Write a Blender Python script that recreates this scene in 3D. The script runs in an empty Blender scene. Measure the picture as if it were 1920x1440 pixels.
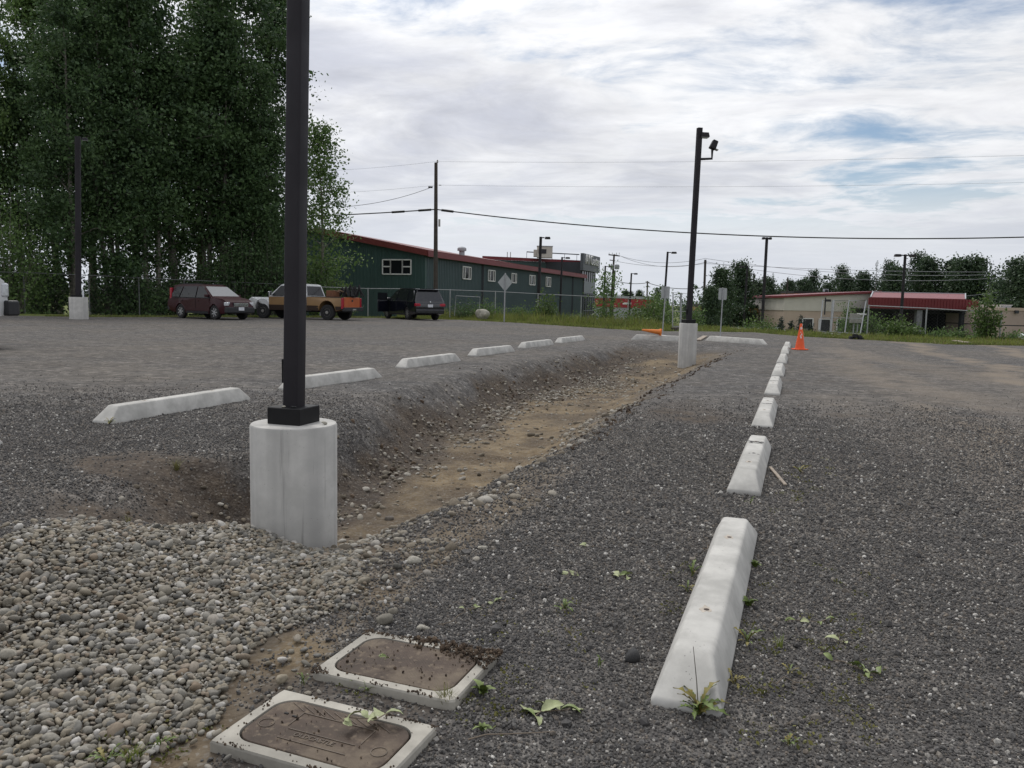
import bpy, bmesh, math, random
import numpy as np
from mathutils import Vector, Matrix, Euler

random.seed(7)
RNG = np.random.default_rng(11)
scene = bpy.context.scene
R = math.radians

# ------------------------------------------------------------------ camera
CAM_H, CAM_PITCH, CAM_ROLL, CAM_F = 1.17, 5.9, 1.2, 1500.0      # f in pixels of a 1920 px wide frame
_p, _r = R(CAM_PITCH), R(CAM_ROLL)
cF = np.array([0, math.cos(_p), -math.sin(_p)])
_R0 = np.array([1.0, 0, 0]); _U0 = np.cross(_R0, cF)
cR = math.cos(_r) * _R0 + math.sin(_r) * _U0
cU = math.cos(_r) * _U0 - math.sin(_r) * _R0
cC = np.array([0, 0, CAM_H])
cam_data = bpy.data.cameras.new('camera')
cam = bpy.data.objects.new('camera', cam_data)
scene.collection.objects.link(cam)
cam_data.sensor_width = 36.0
cam_data.lens = CAM_F / 1920 * 36.0
cam_data.clip_start = 0.05
cam_data.clip_end = 6000
M = Matrix.Identity(4)
for i in range(3):
    M[i][0], M[i][1], M[i][2], M[i][3] = cR[i], cU[i], -cF[i], cC[i]
cam.matrix_world = M
scene.camera = cam

# ------------------------------------------------------------------ world, sun, exposure
SUN_AZ, SUN_EL = R(-22), R(52)            # azimuth from +Y towards +X
sun_dir = Vector((math.sin(SUN_AZ) * math.cos(SUN_EL), math.cos(SUN_AZ) * math.cos(SUN_EL), math.sin(SUN_EL)))
SUN_STRENGTH, SUN_ANGLE = 1.75, R(20)
CLOUD_STRENGTH, SKY_STRENGTH = 1.12, 0.09
scene.view_settings.view_transform = 'Standard'
scene.view_settings.look = 'None'
scene.view_settings.exposure = 0.0
scene.view_settings.gamma = 1.0
scene.view_settings.use_curve_mapping = False


class NT:
    """small helper round a node tree"""
    def __init__(s, tree): s.t = tree; s.n = tree.nodes; s.l = tree.links
    def add(s, typ, ins=None, **kw):
        nd = s.n.new(typ)
        for k, v in kw.items(): setattr(nd, k, v)
        for k, v in (ins or {}).items(): s.set(nd, k, v)
        return nd
    def set(s, nd, k, v):
        sock = nd.inputs[k]
        if isinstance(v, bpy.types.NodeSocket): s.l.new(v, sock)
        else: sock.default_value = v
    def math(s, op, a, b=None, c=None, clamp=False):
        nd = s.n.new('ShaderNodeMath'); nd.operation = op; nd.use_clamp = clamp
        for i, v in enumerate((a, b, c)):
            if v is not None: s.set(nd, i, v)
        return nd.outputs[0]
    def vmath(s, op, a, b=None, out=0):
        nd = s.n.new('ShaderNodeVectorMath'); nd.operation = op
        for i, v in enumerate((a, b)):
            if v is not None: s.set(nd, i, v)
        return nd.outputs[out]
    def mix(s, f, a, b, blend='MIX'):
        nd = s.n.new('ShaderNodeMix'); nd.data_type = 'RGBA'; nd.blend_type = blend
        s.set(nd, 0, f); s.set(nd, 6, a); s.set(nd, 7, b)
        return nd.outputs[2]
    def ramp(s, f, stops, interp='LINEAR'):
        nd = s.n.new('ShaderNodeValToRGB'); cr = nd.color_ramp; cr.interpolation = interp
        while len(cr.elements) < len(stops): cr.elements.new(0.5)
        for e, (p, c) in zip(cr.elements, stops):
            e.position = p
            e.color = (c, c, c, 1) if isinstance(c, (int, float)) else (*c[:3], 1)
        s.set(nd, 0, f)
        return nd.outputs[0]
    def noise(s, vec, scale, detail=4, rough=0.55, dist=0.0, out=0, dim='3D'):
        nd = s.n.new('ShaderNodeTexNoise'); nd.noise_dimensions = dim
        if vec is not None: s.l.new(vec, nd.inputs['Vector'])
        nd.inputs['Scale'].default_value = scale; nd.inputs['Detail'].default_value = detail
        nd.inputs['Roughness'].default_value = rough; nd.inputs['Distortion'].default_value = dist
        return nd.outputs[out]
    def vor(s, vec, scale, out='Distance', feature='F1', rand=1.0):
        nd = s.n.new('ShaderNodeTexVoronoi'); nd.feature = feature
        if vec is not None: s.l.new(vec, nd.inputs['Vector'])
        nd.inputs['Scale'].default_value = scale; nd.inputs['Randomness'].default_value = rand
        return nd.outputs[out]
    def smooth(s, v, a, b, lo=0.0, hi=1.0):
        nd = s.n.new('ShaderNodeMapRange'); nd.interpolation_type = 'SMOOTHSTEP'
        s.set(nd, 0, v)
        for i, x in enumerate((a, b, lo, hi)): nd.inputs[i + 1].default_value = x
        return nd.outputs[0]


def C4(c): return (c[0], c[1], c[2], 1.0)


world = bpy.data.worlds.new('World'); scene.world = world; world.use_nodes = True
wt = NT(world.node_tree); wt.n.clear()
geo = wt.add('ShaderNodeTexCoord').outputs['Generated']
sky = wt.add('ShaderNodeTexSky', sky_type='NISHITA', sun_disc=False)
sky.sun_elevation = SUN_EL; sky.sun_rotation = SUN_AZ
sky.air_density = 1.0; sky.dust_density = 0.6; sky.ozone_density = 1.5
dirn = wt.vmath('NORMALIZE', geo)
sep = wt.add('ShaderNodeSeparateXYZ', {0: dirn})
zz = wt.math('MAXIMUM', sep.outputs[2], 0.0)
den = wt.math('ADD', zz, 0.045)
cu = wt.math('DIVIDE', sep.outputs[0], den); cv = wt.math('DIVIDE', sep.outputs[1], den)
plane = wt.add('ShaderNodeCombineXYZ', {0: cu, 1: cv, 2: 0.0}).outputs[0]
warp = wt.noise(plane, 0.45, 3, 0.5, out=1)
plane_w = wt.vmath('ADD', plane, wt.vmath('SCALE', wt.vmath('SUBTRACT', warp, (0.5, 0.5, 0.5))))
for nd in wt.n:
    if nd.type == 'VECT_MATH' and nd.operation == 'SCALE': nd.inputs['Scale'].default_value = 1.6
off = wt.vmath('ADD', plane_w, (-6.4, 14.1, 0.0))
big = wt.noise(off, 0.34, 3, 0.5)                 # large sheets
mid = wt.noise(off, 1.1, 7, 0.6)                  # puffs
fine = wt.noise(off, 3.2, 6, 0.62)
dens = wt.math('ADD', wt.math('ADD', wt.math('MULTIPLY', big, 0.55), wt.math('MULTIPLY', mid, 0.36)), wt.math('MULTIPLY', fine, 0.13))
cover = wt.smooth(dens, 0.408, 0.520)
# thickness: thick sheets are greyer, thin ones white
grey = wt.smooth(wt.math('ADD', wt.math('MULTIPLY', big, 0.62), wt.math('MULTIPLY', mid, 0.38)), 0.44, 0.62)
sdot = wt.vmath('DOT_PRODUCT', dirn, tuple(sun_dir), out=1)
glow = wt.math('POWER', wt.math('MAXIMUM', sdot, 0.0), 5.0)
bright = wt.math('ADD', wt.math('MULTIPLY', glow, 0.55), 0.86)
cloud_c = wt.mix(grey, (0.98, 0.985, 1.0, 1), (0.55, 0.57, 0.64, 1))
tex = wt.smooth(wt.math('ADD', wt.math('MULTIPLY', mid, 0.5), wt.math('MULTIPLY', fine, 0.5)), 0.36, 0.64, 0.87, 1.06)
cloud_c = wt.mix(1.0, cloud_c, wt.add('ShaderNodeCombineColor', {0: tex, 1: tex, 2: tex}).outputs[0], 'MULTIPLY')
hz = wt.smooth(sep.outputs[2], 0.0, 0.22)
cloud_c = wt.mix(hz, (0.70, 0.735, 0.80, 1), cloud_c)
cover2 = wt.math('MAXIMUM', cover, wt.smooth(sep.outputs[2], 0.17, 0.06))
b_sky = wt.add('ShaderNodeBackground', {0: sky.outputs[0], 1: SKY_STRENGTH})
b_cl = wt.add('ShaderNodeBackground', {0: cloud_c, 1: wt.math('MULTIPLY', bright, CLOUD_STRENGTH)})
wmix = wt.add('ShaderNodeMixShader', {0: cover2, 1: b_sky.outputs[0], 2: b_cl.outputs[0]})
wt.add('ShaderNodeOutputWorld', {0: wmix.outputs[0]})
world.cycles.sampling_method = 'MANUAL'; world.cycles.sample_map_resolution = 512

sd = bpy.data.lights.new('sun', 'SUN'); sd.energy = SUN_STRENGTH; sd.angle = SUN_ANGLE; sd.color = (1.0, 0.96, 0.9)
sun = bpy.data.objects.new('sun', sd); scene.collection.objects.link(sun)
sun.rotation_euler = sun_dir.to_track_quat('Z', 'Y').to_euler()

scene.cycles.use_denoising = True
scene.cycles.max_bounces = 6
scene.cycles.transparent_max_bounces = 12

# ------------------------------------------------------------------ geometry of the place
ROW = R(19.4)                                     # direction of the rows of wheel stops, and of the green building
Uv = np.array([math.sin(ROW), math.cos(ROW), 0.0])
Vv = np.array([math.cos(ROW), -math.sin(ROW), 0.0])


def ray(px, py): return cF + cR * (px - 960) / CAM_F - cU * (py - 720) / CAM_F
def G(px, py, z=0.0):
    d = ray(px, py); return cC + d * ((z - CAM_H) / d[2])
def AT(px, py, Y):
    d = ray(px, py); return cC + d * (Y / d[1])
def PIX(P):
    v = np.asarray(P, float) - cC; w = v @ cF
    return 960 + CAM_F * (v @ cR) / w, 720 - CAM_F * (v @ cU) / w
def ST(s, t, z=0.0): return Uv * s + Vv * t + np.array([0, 0, z])


def vnoise(x, y, seed=0):
    x = np.asarray(x, float); y = np.asarray(y, float)
    xi = np.floor(x).astype(np.int64); yi = np.floor(y).astype(np.int64)
    fx = x - xi; fy = y - yi
    fx = fx * fx * (3 - 2 * fx); fy = fy * fy * (3 - 2 * fy)
    def h(a, b):
        n = (a * 374761393 + b * 668265263 + seed * 974634777) & 0x7fffffff
        n = ((n ^ (n >> 13)) * 1274126177) & 0x7fffffff
        return ((n ^ (n >> 16)) & 0xffff) / 65535.0
    return (h(xi, yi) * (1 - fx) + h(xi + 1, yi) * fx) * (1 - fy) + (h(xi, yi + 1) * (1 - fx) + h(xi + 1, yi + 1) * fx) * fy


def fbm(x, y, seed=0, oct=4, gain=0.5):
    v = 0; a = 1.0; tot = 0
    for o in range(oct):
        v = v + a * vnoise(np.asarray(x) * 2 ** o + 17 * o, np.asarray(y) * 2 ** o - 9 * o, seed + o); tot += a; a *= gain
    return v / tot - 0.5


def sstep(v, a, b):
    q = np.clip((np.asarray(v, float) - a) / (b - a), 0, 1); return q * q * (3 - 2 * q)


# lot edge: far boundary of the gravel, Y as a function of X
EDGE_X = np.array([-400, -30, -20.5, -16, -8, -3.2, 1, 5.4, 10.8, 11.9, 13.8, 15, 18, 400])
EDGE_Y = np.array([36, 36, 38, 43, 49, 48.5, 42.5, 35.5, 36.5, 32, 30.2, 28, 28.2, 29])
def edge_y(x): return np.interp(x, EDGE_X, EDGE_Y)

S_R = [-3, 1.6, 2.1, 3.2, 4.0, 8.0, 14.0, 21.0, 23.5]; T_R = [-1.40, -1.42, -1.45, -1.56, -1.65, -1.65, -1.68, -1.42, -1.35]
S_L = [-3, 2.6, 3.6, 4.4, 4.9, 7.2, 9.2, 12.8, 17.3, 23]; T_L = [-3.9, -3.9, -4.0, -4.1, -3.8, -4.4, -4.8, -5.2, -5.0, -4.6]


def ditch(s, t):
    """depth factor 0..1 of the swale and the position across it, q=0 left edge .. 1 right edge"""
    wob = fbm(s * 0.7, t * 0.7, 5, 3) * 0.42; wob2 = fbm(s * 1.5, t * 0.9, 15, 4) * 0.42
    tl = np.interp(s, S_L, T_L) + wob; tr = np.interp(s, S_R, T_R) + wob2
    q = (t - tl) / (tr - tl)
    prof = sstep(q, 0.0, 0.27) * (1 - sstep(q, 0.62, 1.02))
    ends = sstep(s, 2.5, 4.9) * (1 - sstep(s, 17.5, 23.5))
    return prof, q, ends


def ground_z(x, y, detail=True):
    x = np.asarray(x, float); y = np.asarray(y, float)
    s = x * Uv[0] + y * Uv[1]; t = x * Vv[0] + y * Vv[1]
    prof, q, ends = ditch(s, t)
    depth = 0.46 * ends + 0.05 * (1 - sstep(s, 22.5, 24.0)) * sstep(s, -3, -2.0)
    z = -depth * prof
    # little scarp where the digger cut the right hand edge
    z = z - 0.05 * sstep(q, 1.03, 0.97) * sstep(q, 0.80, 0.93) * ends * sstep(s, 6.0, 8.5)
    # mound of cobbles dumped at the near end
    ms = s - 2.35; mt = t + 3.0
    z = z + 0.21 * np.exp(-(ms / 0.95) ** 2 - (mt / 0.72) ** 2)
    # earth heaped up at the far end of the swale
    z = z + 0.13 * np.exp(-((s - 23.3) / 1.1) ** 2 - ((t + 4.1) / 1.0) ** 2) + 0.07 * np.exp(-((s - 24.3) / .8) ** 2 - ((t + 2.2) / 1.2) ** 2)
    # stones banked up against the left of the near lamp base
    z = z + 0.10 * np.exp(-((x + 1.36) / 0.30) ** 2 - ((y - 3.98) / 0.34) ** 2)
    if detail:
        near = 1 - sstep(np.hypot(x, y), 20, 34)
        rough = 0.35 + (1.3 * prof + 1.6 * np.exp(-((q - .18) / .16) ** 2)) * ends
        z = z + near * (fbm(x * 2.2, y * 2.2, 21, 3) * 0.035 * rough + fbm(x * 9, y * 9, 31, 3) * 0.022 * rough)
    z = z + fbm(x * 0.16, y * 0.16, 41, 2) * 0.05 * sstep(np.hypot(x, y), 6, 16)
    z = z - 2.2 * sstep(y, edge_y(x) + 3.0, edge_y(x) + 36.0)
    return z
def gz(x, y): return float(ground_z(np.array([x]), np.array([y]))[0])
def on_ground(P, sink=0.0): return np.array([P[0], P[1], gz(P[0], P[1]) - sink])


# ------------------------------------------------------------------ objects
col = scene.collection


def link(o, parent=None):
    col.objects.link(o)
    if parent is not None: o.parent = parent
    return o


def tag(o, label=None, cat=None, group=None, kind=None):
    if label: o['label'] = label
    if cat: o['category'] = cat
    if group: o['group'] = group
    if kind: o['kind'] = kind
    return o


def thing(name, label, cat, loc=(0, 0, 0), rz=0.0, group=None, rot=None):
    o = bpy.data.objects.new(name, None); link(o)
    o.empty_display_size = 0.2
    o.location = tuple(float(v) for v in loc)
    o.rotation_euler = rot if rot is not None else (0, 0, rz)
    return tag(o, label, cat, group)


def copy_tree(o, parent=None):
    c = o.copy(); col.objects.link(c)
    if parent is not None: c.parent = parent
    for ch in list(o.children): copy_tree(ch, c)
    return c


def dup(o, loc, rz, label, group=None, scale=None):
    c = copy_tree(o); c.location = tuple(float(v) for v in loc); c.rotation_euler = (0, 0, rz)
    if scale is not None: c.scale = scale if hasattr(scale, '__len__') else (scale,) * 3
    c['label'] = label
    if group: c['group'] = group
    return c


class MB:
    def __init__(s): s.v = []; s.f = []; s.mi = []
    def add(s, vs, fs, m=0):
        k = len(s.v); s.v += [tuple(float(c) for c in p) for p in vs]; s.f += [tuple(i + k for i in f) for f in fs]; s.mi += [m] * len(fs); return s
    def box(s, c, size, rz=0.0, m=0, taper=1.0, rot=None):
        hx, hy, hz = (d / 2 for d in size)
        pts = []
        for z, k in ((-hz, 1.0), (hz, taper)):
            for x, y in ((-hx, -hy), (hx, -hy), (hx, hy), (-hx, hy)): pts.append(Vector((x * k, y * k, z)))
        mat = rot if rot is not None else Matrix.Rotation(rz, 3, 'Z')
        pts = [mat @ p + Vector(c) for p in pts]
        return s.add(pts, [(3, 2, 1, 0), (4, 5, 6, 7), (0, 1, 5, 4), (1, 2, 6, 5), (2, 3, 7, 6), (3, 0, 4, 7)], m)
    def bar(s, a, b, w, h=None, m=0, up=(0, 0, 1)):
        a = Vector(a); b = Vector(b); d = (b - a).normalized(); u = Vector(up)
        if abs(d.dot(u)) > 0.98: u = Vector((0, 1, 0))
        x = d.cross(u).normalized(); y = x.cross(d).normalized(); h = h or w
        pts = []
        for p in (a, b):
            for i, j in ((-1, -1), (1, -1), (1, 1), (-1, 1)): pts.append(p + x * i * w / 2 + y * j * h / 2)
        return s.add(pts, [(0, 1, 2, 3), (7, 6, 5, 4), (0, 4, 5, 1), (1, 5, 6, 2), (2, 6, 7, 3), (3, 7, 4, 0)], m)
    def tube(s, path, r, n=8, m=0, caps=True):
        path = [Vector(p) for p in path]; rr = r if hasattr(r, '__len__') else [r] * len(path)
        pts = []; prev = None
        for i, p in enumerate(path):
            d = (path[min(i + 1, len(path) - 1)] - path[max(i - 1, 0)]).normalized()
            if prev is None:
                u = Vector((0, 0, 1)) if abs(d.z) < 0.9 else Vector((1, 0, 0))
                x = d.cross(u).normalized()
            else:
                x = (prev - d * prev.dot(d)).normalized()
            prev = x; y = d.cross(x)
            for k in range(n):
                a = 2 * math.pi * k / n
                pts.append(p + (x * math.cos(a) + y * math.sin(a)) * rr[i])
        fs = []
        for i in range(len(path) - 1):
            for k in range(n):
                k2 = (k + 1) % n
                fs.append((i * n + k, i * n + k2, (i + 1) * n + k2, (i + 1) * n + k))
        if caps:
            fs.append(tuple(range(n - 1, -1, -1))); fs.append(tuple((len(path) - 1) * n + k for k in range(n)))
        return s.add(pts, fs, m)
    def lathe(s, prof, n=32, m=0, c=(0, 0, 0)):
        pts = []; fs = []
        for r, z in prof:
            for k in range(n):
                a = 2 * math.pi * k / n; pts.append((c[0] + r * math.cos(a), c[1] + r * math.sin(a), c[2] + z))
        for i in range(len(prof) - 1):
            for k in range(n):
                k2 = (k + 1) % n; fs.append((i * n + k, i * n + k2, (i + 1) * n + k2, (i + 1) * n + k))
        fs.append(tuple(range(n - 1, -1, -1))); fs.append(tuple((len(prof) - 1) * n + k for k in range(n)))
        return s.add(pts, fs, m)
    def prism(s, poly, z0, z1, m=0):
        n = len(poly)
        pts = [(p[0], p[1], z0) for p in poly] + [(p[0], p[1], z1) for p in poly]
        fs = [tuple(range(n - 1, -1, -1)), tuple(range(n, 2 * n))] + [(i, (i + 1) % n, n + (i + 1) % n, n + i) for i in range(n)]
        return s.add(pts, fs, m)
    def build(s, name, mats, parent=None, smooth=False, bevel=0.0, seg=2, angle=0.6, loc=None):
        me = bpy.data.meshes.new(name); me.from_pydata(s.v, [], s.f)
        mats = mats if isinstance(mats, (list, tuple)) else [mats]
        for mt in mats: me.materials.append(mt)
        if len(mats) > 1:
            for p, k in zip(me.polygons, s.mi): p.material_index = k
        if bevel > 0:
            bm = bmesh.new(); bm.from_mesh(me)
            es = [e for e in bm.edges if len(e.link_faces) == 2 and e.calc_face_angle(0) > angle]
            bmesh.ops.bevel(bm, geom=es, offset=bevel, segments=seg, affect='EDGES', profile=0.5, clamp_overlap=True)
            bm.normal_update(); bm.to_mesh(me); bm.free()
        if smooth:
            for p in me.polygons: p.use_smooth = True
            try: me.set_sharp_from_angle(angle=R(38))
            except Exception: pass
        me.update()
        o = bpy.data.objects.new(name, me); link(o, parent)
        if loc is not None: o.location = tuple(float(c) for c in loc)
        return o


def np_mesh(name, verts, faces, mats, parent=None, smooth=False, attrs=None):
    """verts (N,3), faces (M,k) numpy"""
    me = bpy.data.meshes.new(name)
    verts = np.asarray(verts, np.float32); faces = np.asarray(faces, np.int32)
    k = faces.shape[1]
    me.vertices.add(len(verts)); me.vertices.foreach_set('co', verts.ravel())
    me.loops.add(faces.size); me.loops.foreach_set('vertex_index', faces.ravel())
    me.polygons.add(len(faces)); me.polygons.foreach_set('loop_start', np.arange(0, faces.size, k, dtype=np.int32))
    try: me.polygons.foreach_set('loop_total', np.full(len(faces), k, np.int32))
    except Exception: pass
    if smooth: me.polygons.foreach_set('use_smooth', np.ones(len(faces), bool))
    for an, av in (attrs or {}).items():
        a = me.attributes.new(an, 'FLOAT', 'POINT'); a.data.foreach_set('value', np.asarray(av, np.float32))
    me.update(calc_edges=True); me.validate()
    for mt in (mats if isinstance(mats, (list, tuple)) else [mats]): me.materials.append(mt)
    o = bpy.data.objects.new(name, me); link(o, parent)
    return o


# ------------------------------------------------------------------ materials
def new_mat(name):
    m = bpy.data.materials.new(name); m.use_nodes = True
    nt = NT(m.node_tree); nt.n.clear()
    out = nt.add('ShaderNodeOutputMaterial')
    b = nt.add('ShaderNodeBsdfPrincipled')
    nt.l.new(b.outputs[0], out.inputs[0])
    return m, nt, b, out


def simple(name, c, rough=0.6, metal=0.0, var=0.12, vscale=6.0, bump=0.0, bscale=60.0, spec=0.5, coat=0.0):
    m, nt, b, out = new_mat(name)
    P = nt.add('ShaderNodeTexCoord').outputs['Object']
    nz = nt.noise(P, vscale, 5, 0.6)
    lo = tuple(x * (1 - var) for x in c); hi = tuple(min(1, x * (1 + var)) for x in c)
    nt.set(b, 'Base Color', nt.ramp(nz, [(0.3, lo), (0.7, hi)]))
    nt.set(b, 'Roughness', nt.smooth(nt.noise(P, vscale * 2.3, 3), 0.3, 0.7, max(0.02, rough - 0.07), min(1, rough + 0.07)))
    b.inputs['Metallic'].default_value = metal; b.inputs['Specular IOR Level'].default_value = spec
    b.inputs['Coat Weight'].default_value = coat; b.inputs['Coat Roughness'].default_value = 0.06
    if bump > 0:
        bp = nt.add('ShaderNodeBump', {'Height': nt.noise(P, bscale, 4, 0.6), 'Strength': bump, 'Distance': 0.01})
        nt.l.new(bp.outputs[0], b.inputs['Normal'])
    return m


def concrete_mat(name, base=(0.52, 0.515, 0.50), streak=0.0, grime=0.25):
    m, nt, b, out = new_mat(name)
    P = nt.add('ShaderNodeTexCoord').outputs['Object']
    oi = nt.add('ShaderNodeObjectInfo').outputs['Random']
    Pw = nt.vmath('ADD', P, nt.add('ShaderNodeCombineXYZ', {0: nt.math('MULTIPLY', oi, 37.0), 1: oi, 2: oi}).outputs[0])
    n1 = nt.noise(Pw, 5.0, 6, 0.62); n2 = nt.noise(Pw, 28.0, 4, 0.6)
    c = nt.mix(nt.smooth(n1, 0.3, 0.72), C4([x * (1 - grime) for x in base]), C4(base))
    c = nt.mix(nt.smooth(n2, 0.55, 0.75, 0, 0.28), c, C4([x * 0.72 for x in base]))
    pit = nt.vor(Pw, 60.0); pitm = nt.smooth(pit, 0.16, 0.08)
    rare = nt.smooth(nt.noise(Pw, 9.0, 2), 0.50, 0.62)
    pitm = nt.math('MULTIPLY', pitm, rare)
    c = nt.mix(nt.math('MULTIPLY', pitm, 0.7), c, (0.13, 0.125, 0.12, 1))
    if streak > 0:
        st = nt.noise(nt.vmath('MULTIPLY', Pw, (26.0, 26.0, 0.9)), 1.0, 4, 0.65)
        c = nt.mix(nt.smooth(st, 0.60, 0.70, 0, streak), c, (0.2, 0.195, 0.185, 1))
        st2 = nt.noise(nt.vmath('MULTIPLY', Pw, (9.0, 9.0, 0.35)), 1.0, 2, 0.5)
        c = nt.mix(nt.smooth(st2, 0.35, 0.6, 0.5, 0.0), c, (0.33, 0.325, 0.315, 1))
    nt.l.new(c, b.inputs['Base Color'])
    b.inputs['Roughness'].default_value = 0.85; b.inputs['Specular IOR Level'].default_value = 0.25
    h = nt.math('SUBTRACT', nt.math('MULTIPLY', n2, 0.4), nt.math('MULTIPLY', pitm, 0.8))
    bp = nt.add('ShaderNodeBump', {'Height': h, 'Strength': 0.35, 'Distance': 0.004})
    nt.l.new(bp.outputs[0], b.inputs['Normal'])
    return m


def stone_mat(name, stops, wet=0.0, rough=0.75, var=0.25):
    m, nt, b, out = new_mat(name)
    oi = nt.add('ShaderNodeObjectInfo').outputs['Random']
    P = nt.add('ShaderNodeTexCoord').outputs['Object']
    c = nt.ramp(oi, stops)
    nz = nt.noise(P, 2.2, 4, 0.6)
    c = nt.mix(1.0, c, nt.ramp(nz, [(0.3, 1 - var), (0.7, 1 + var * 0.6)]), 'MULTIPLY')
    nt.l.new(c, b.inputs['Base Color'])
    b.inputs['Roughness'].default_value = rough; b.inputs['Specular IOR Level'].default_value = 0.3
    return m


def leaf_mat(name, dark, light, trans=0.25, yellow=None):
    m, nt, b, out = new_mat(name)
    g = nt.add('ShaderNodeNewGeometry')
    rnd = g.outputs['Random Per Island']
    P = nt.add('ShaderNodeTexCoord').outputs['Object']
    cl = nt.noise(P, 0.55, 3, 0.6)
    f = nt.math('ADD', nt.math('MULTIPLY', rnd, 0.55), nt.math('MULTIPLY', nt.smooth(cl, 0.3, 0.7), 0.45))
    stops = [(0.1, dark), (0.85, light)]
    if yellow: stops.append((0.985, yellow))
    c = nt.ramp(f, stops)
    nt.l.new(c, b.inputs['Base Color'])
    b.inputs['Roughness'].default_value = 0.55; b.inputs['Specular IOR Level'].default_value = 0.35
    tr = nt.add('ShaderNodeBsdfTranslucent', {0: c})
    mx = nt.add('ShaderNodeMixShader', {0: trans, 1: b.outputs[0], 2: tr.outputs[0]})
    nt.l.new(mx.outputs[0], out.inputs[0])
    return m


def paint(name, c, rough=0.3, coat=0.6, metal=0.0):
    return simple(name, c, rough, metal, var=0.06, vscale=3.0, coat=coat)


MT = {}
MT['concrete'] = concrete_mat('cast_concrete', (0.55, 0.54, 0.51), grime=0.34)
MT['concrete_base'] = concrete_mat('formed_concrete', (0.54, 0.53, 0.505), streak=0.6, grime=0.22)
MT['concrete_collar'] = concrete_mat('rough_concrete', (0.47, 0.445, 0.39), grime=0.45)
MT['pole'] = simple('dark_bronze_paint', (0.020, 0.018, 0.022), 0.55, 0.0, 0.25, 2.0, 0.05, 220, spec=0.25)
MT['pole_base'] = simple('black_paint', (0.008, 0.008, 0.009), 0.55, 0.0, 0.2, 4.0, 0.05, 220, spec=0.25)
MT['lens'] = simple('lamp_glass', (0.35, 0.36, 0.36), 0.2, 0.0, 0.05)
MT['galv'] = simple('galvanised_steel', (0.34, 0.35, 0.36), 0.5, 0.5, 0.12, 9.0)
MT['mesh_wire'] = simple('weathered_fence_wire', (0.13, 0.135, 0.14), 0.6, 0.3, 0.12, 9.0)
MT['sign_back'] = simple('bare_aluminium', (0.36, 0.38, 0.38), 0.5, 0.4, 0.1, 9.0)
MT['white'] = simple('white_paint', (0.72, 0.72, 0.70), 0.55, 0.0, 0.08)
MT['orange'] = simple('orange_plastic', (0.80, 0.105, 0.02), 0.5, 0.0, 0.12, 5.0)
MT['orange_old'] = simple('faded_orange_plastic', (0.70, 0.20, 0.03), 0.55, 0.0, 0.2, 9.0)
MT['wood'] = simple('weathered_wood', (0.30, 0.25, 0.20), 0.8, 0.0, 0.3, 14.0, 0.3, 50)
MT['pole_wood'] = simple('creosoted_wood', (0.055, 0.045, 0.038), 0.85, 0.0, 0.3, 5.0)
MT['bark'] = simple('grey_bark', (0.17, 0.157, 0.135), 0.9, 0.0, 0.5, 5.0, 0.5, 22)
MT['wire'] = simple('black_cable', (0.02, 0.02, 0.022), 0.6)
MT['wire_thin'] = simple('grey_wire', (0.30, 0.31, 0.33), 0.5)
MT['rubber'] = simple('tyre_rubber', (0.016, 0.016, 0.017), 0.85)
MT['rim'] = simple('alloy', (0.42, 0.42, 0.43), 0.35, 0.7, 0.1)
MT['rim_old'] = simple('dull_steel', (0.32, 0.31, 0.29), 0.5, 0.5, 0.2)
MT['glass'] = simple('dark_window_glass', (0.012, 0.014, 0.017), 0.08, 0.0, 0.02, spec=0.35)
MT['chrome'] = simple('chrome', (0.62, 0.63, 0.65), 0.15, 0.95, 0.04)
MT['red_lens'] = simple('red_lens', (0.35, 0.012, 0.03), 0.18, 0.0, 0.05)
MT['clear_lens'] = simple('headlight_lens', (0.55, 0.57, 0.6), 0.12, 0.3, 0.2, 20)
MT['black_plastic'] = simple('black_plastic', (0.02, 0.021, 0.024), 0.6)
MT['plate'] = simple('plate_white', (0.62, 0.64, 0.68), 0.5)

# ================================================================== GROUND
def lines(segs):
    out = [segs[0][0]]
    for a, b, st in segs:
        n = max(1, int(round((b - a) / st))); out += list(np.linspace(a, b, n + 1)[1:])
    return np.array(out)


def grow(x0, st, lim, k=1.22):
    o = []; x = x0
    while abs(x) < lim: st *= k; x += st; o.append(x)
    return o


sl = lines([(-4, 0.4, 0.4), (0.4, 9, 0.045), (9, 25, 0.12), (25, 62, 0.7)])
sl = np.concatenate([np.array(grow(-4, -1, 300, 1.4))[::-1], sl, grow(62, 1.0, 2600)])
tl_ = lines([(-36, -7, 0.8), (-7, 2.2, 0.05), (2.2, 16, 0.6)])
tl_ = np.concatenate([np.array(grow(-36, -1.0, 2000))[::-1], tl_, grow(16, 1.0, 2000)])
SS, TT = np.meshgrid(sl, tl_, indexing='ij')
GX = SS * Uv[0] + TT * Vv[0]; GY = SS * Uv[1] + TT * Vv[1]
GZ = ground_z(GX, GY)
ns_, nt_ = SS.shape
idx = np.arange(ns_ * nt_).reshape(ns_, nt_)
faces = np.stack([idx[:-1, :-1].ravel(), idx[:-1, 1:].ravel(), idx[1:, 1:].ravel(), idx[1:, :-1].ravel()], 1)[:, ::-1]


def poly_mask(px, py, poly):
    px = np.asarray(px); py = np.asarray(py); inside = np.zeros(px.shape, bool)
    n = len(poly)
    for i in range(n):
        x1, y1 = poly[i]; x2, y2 = poly[(i + 1) % n]
        c = ((y1 > py) != (y2 > py)) & (px < (x2 - x1) * (py - y1) / (y2 - y1 + 1e-12) + x1)
        inside ^= c
    return inside


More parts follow.
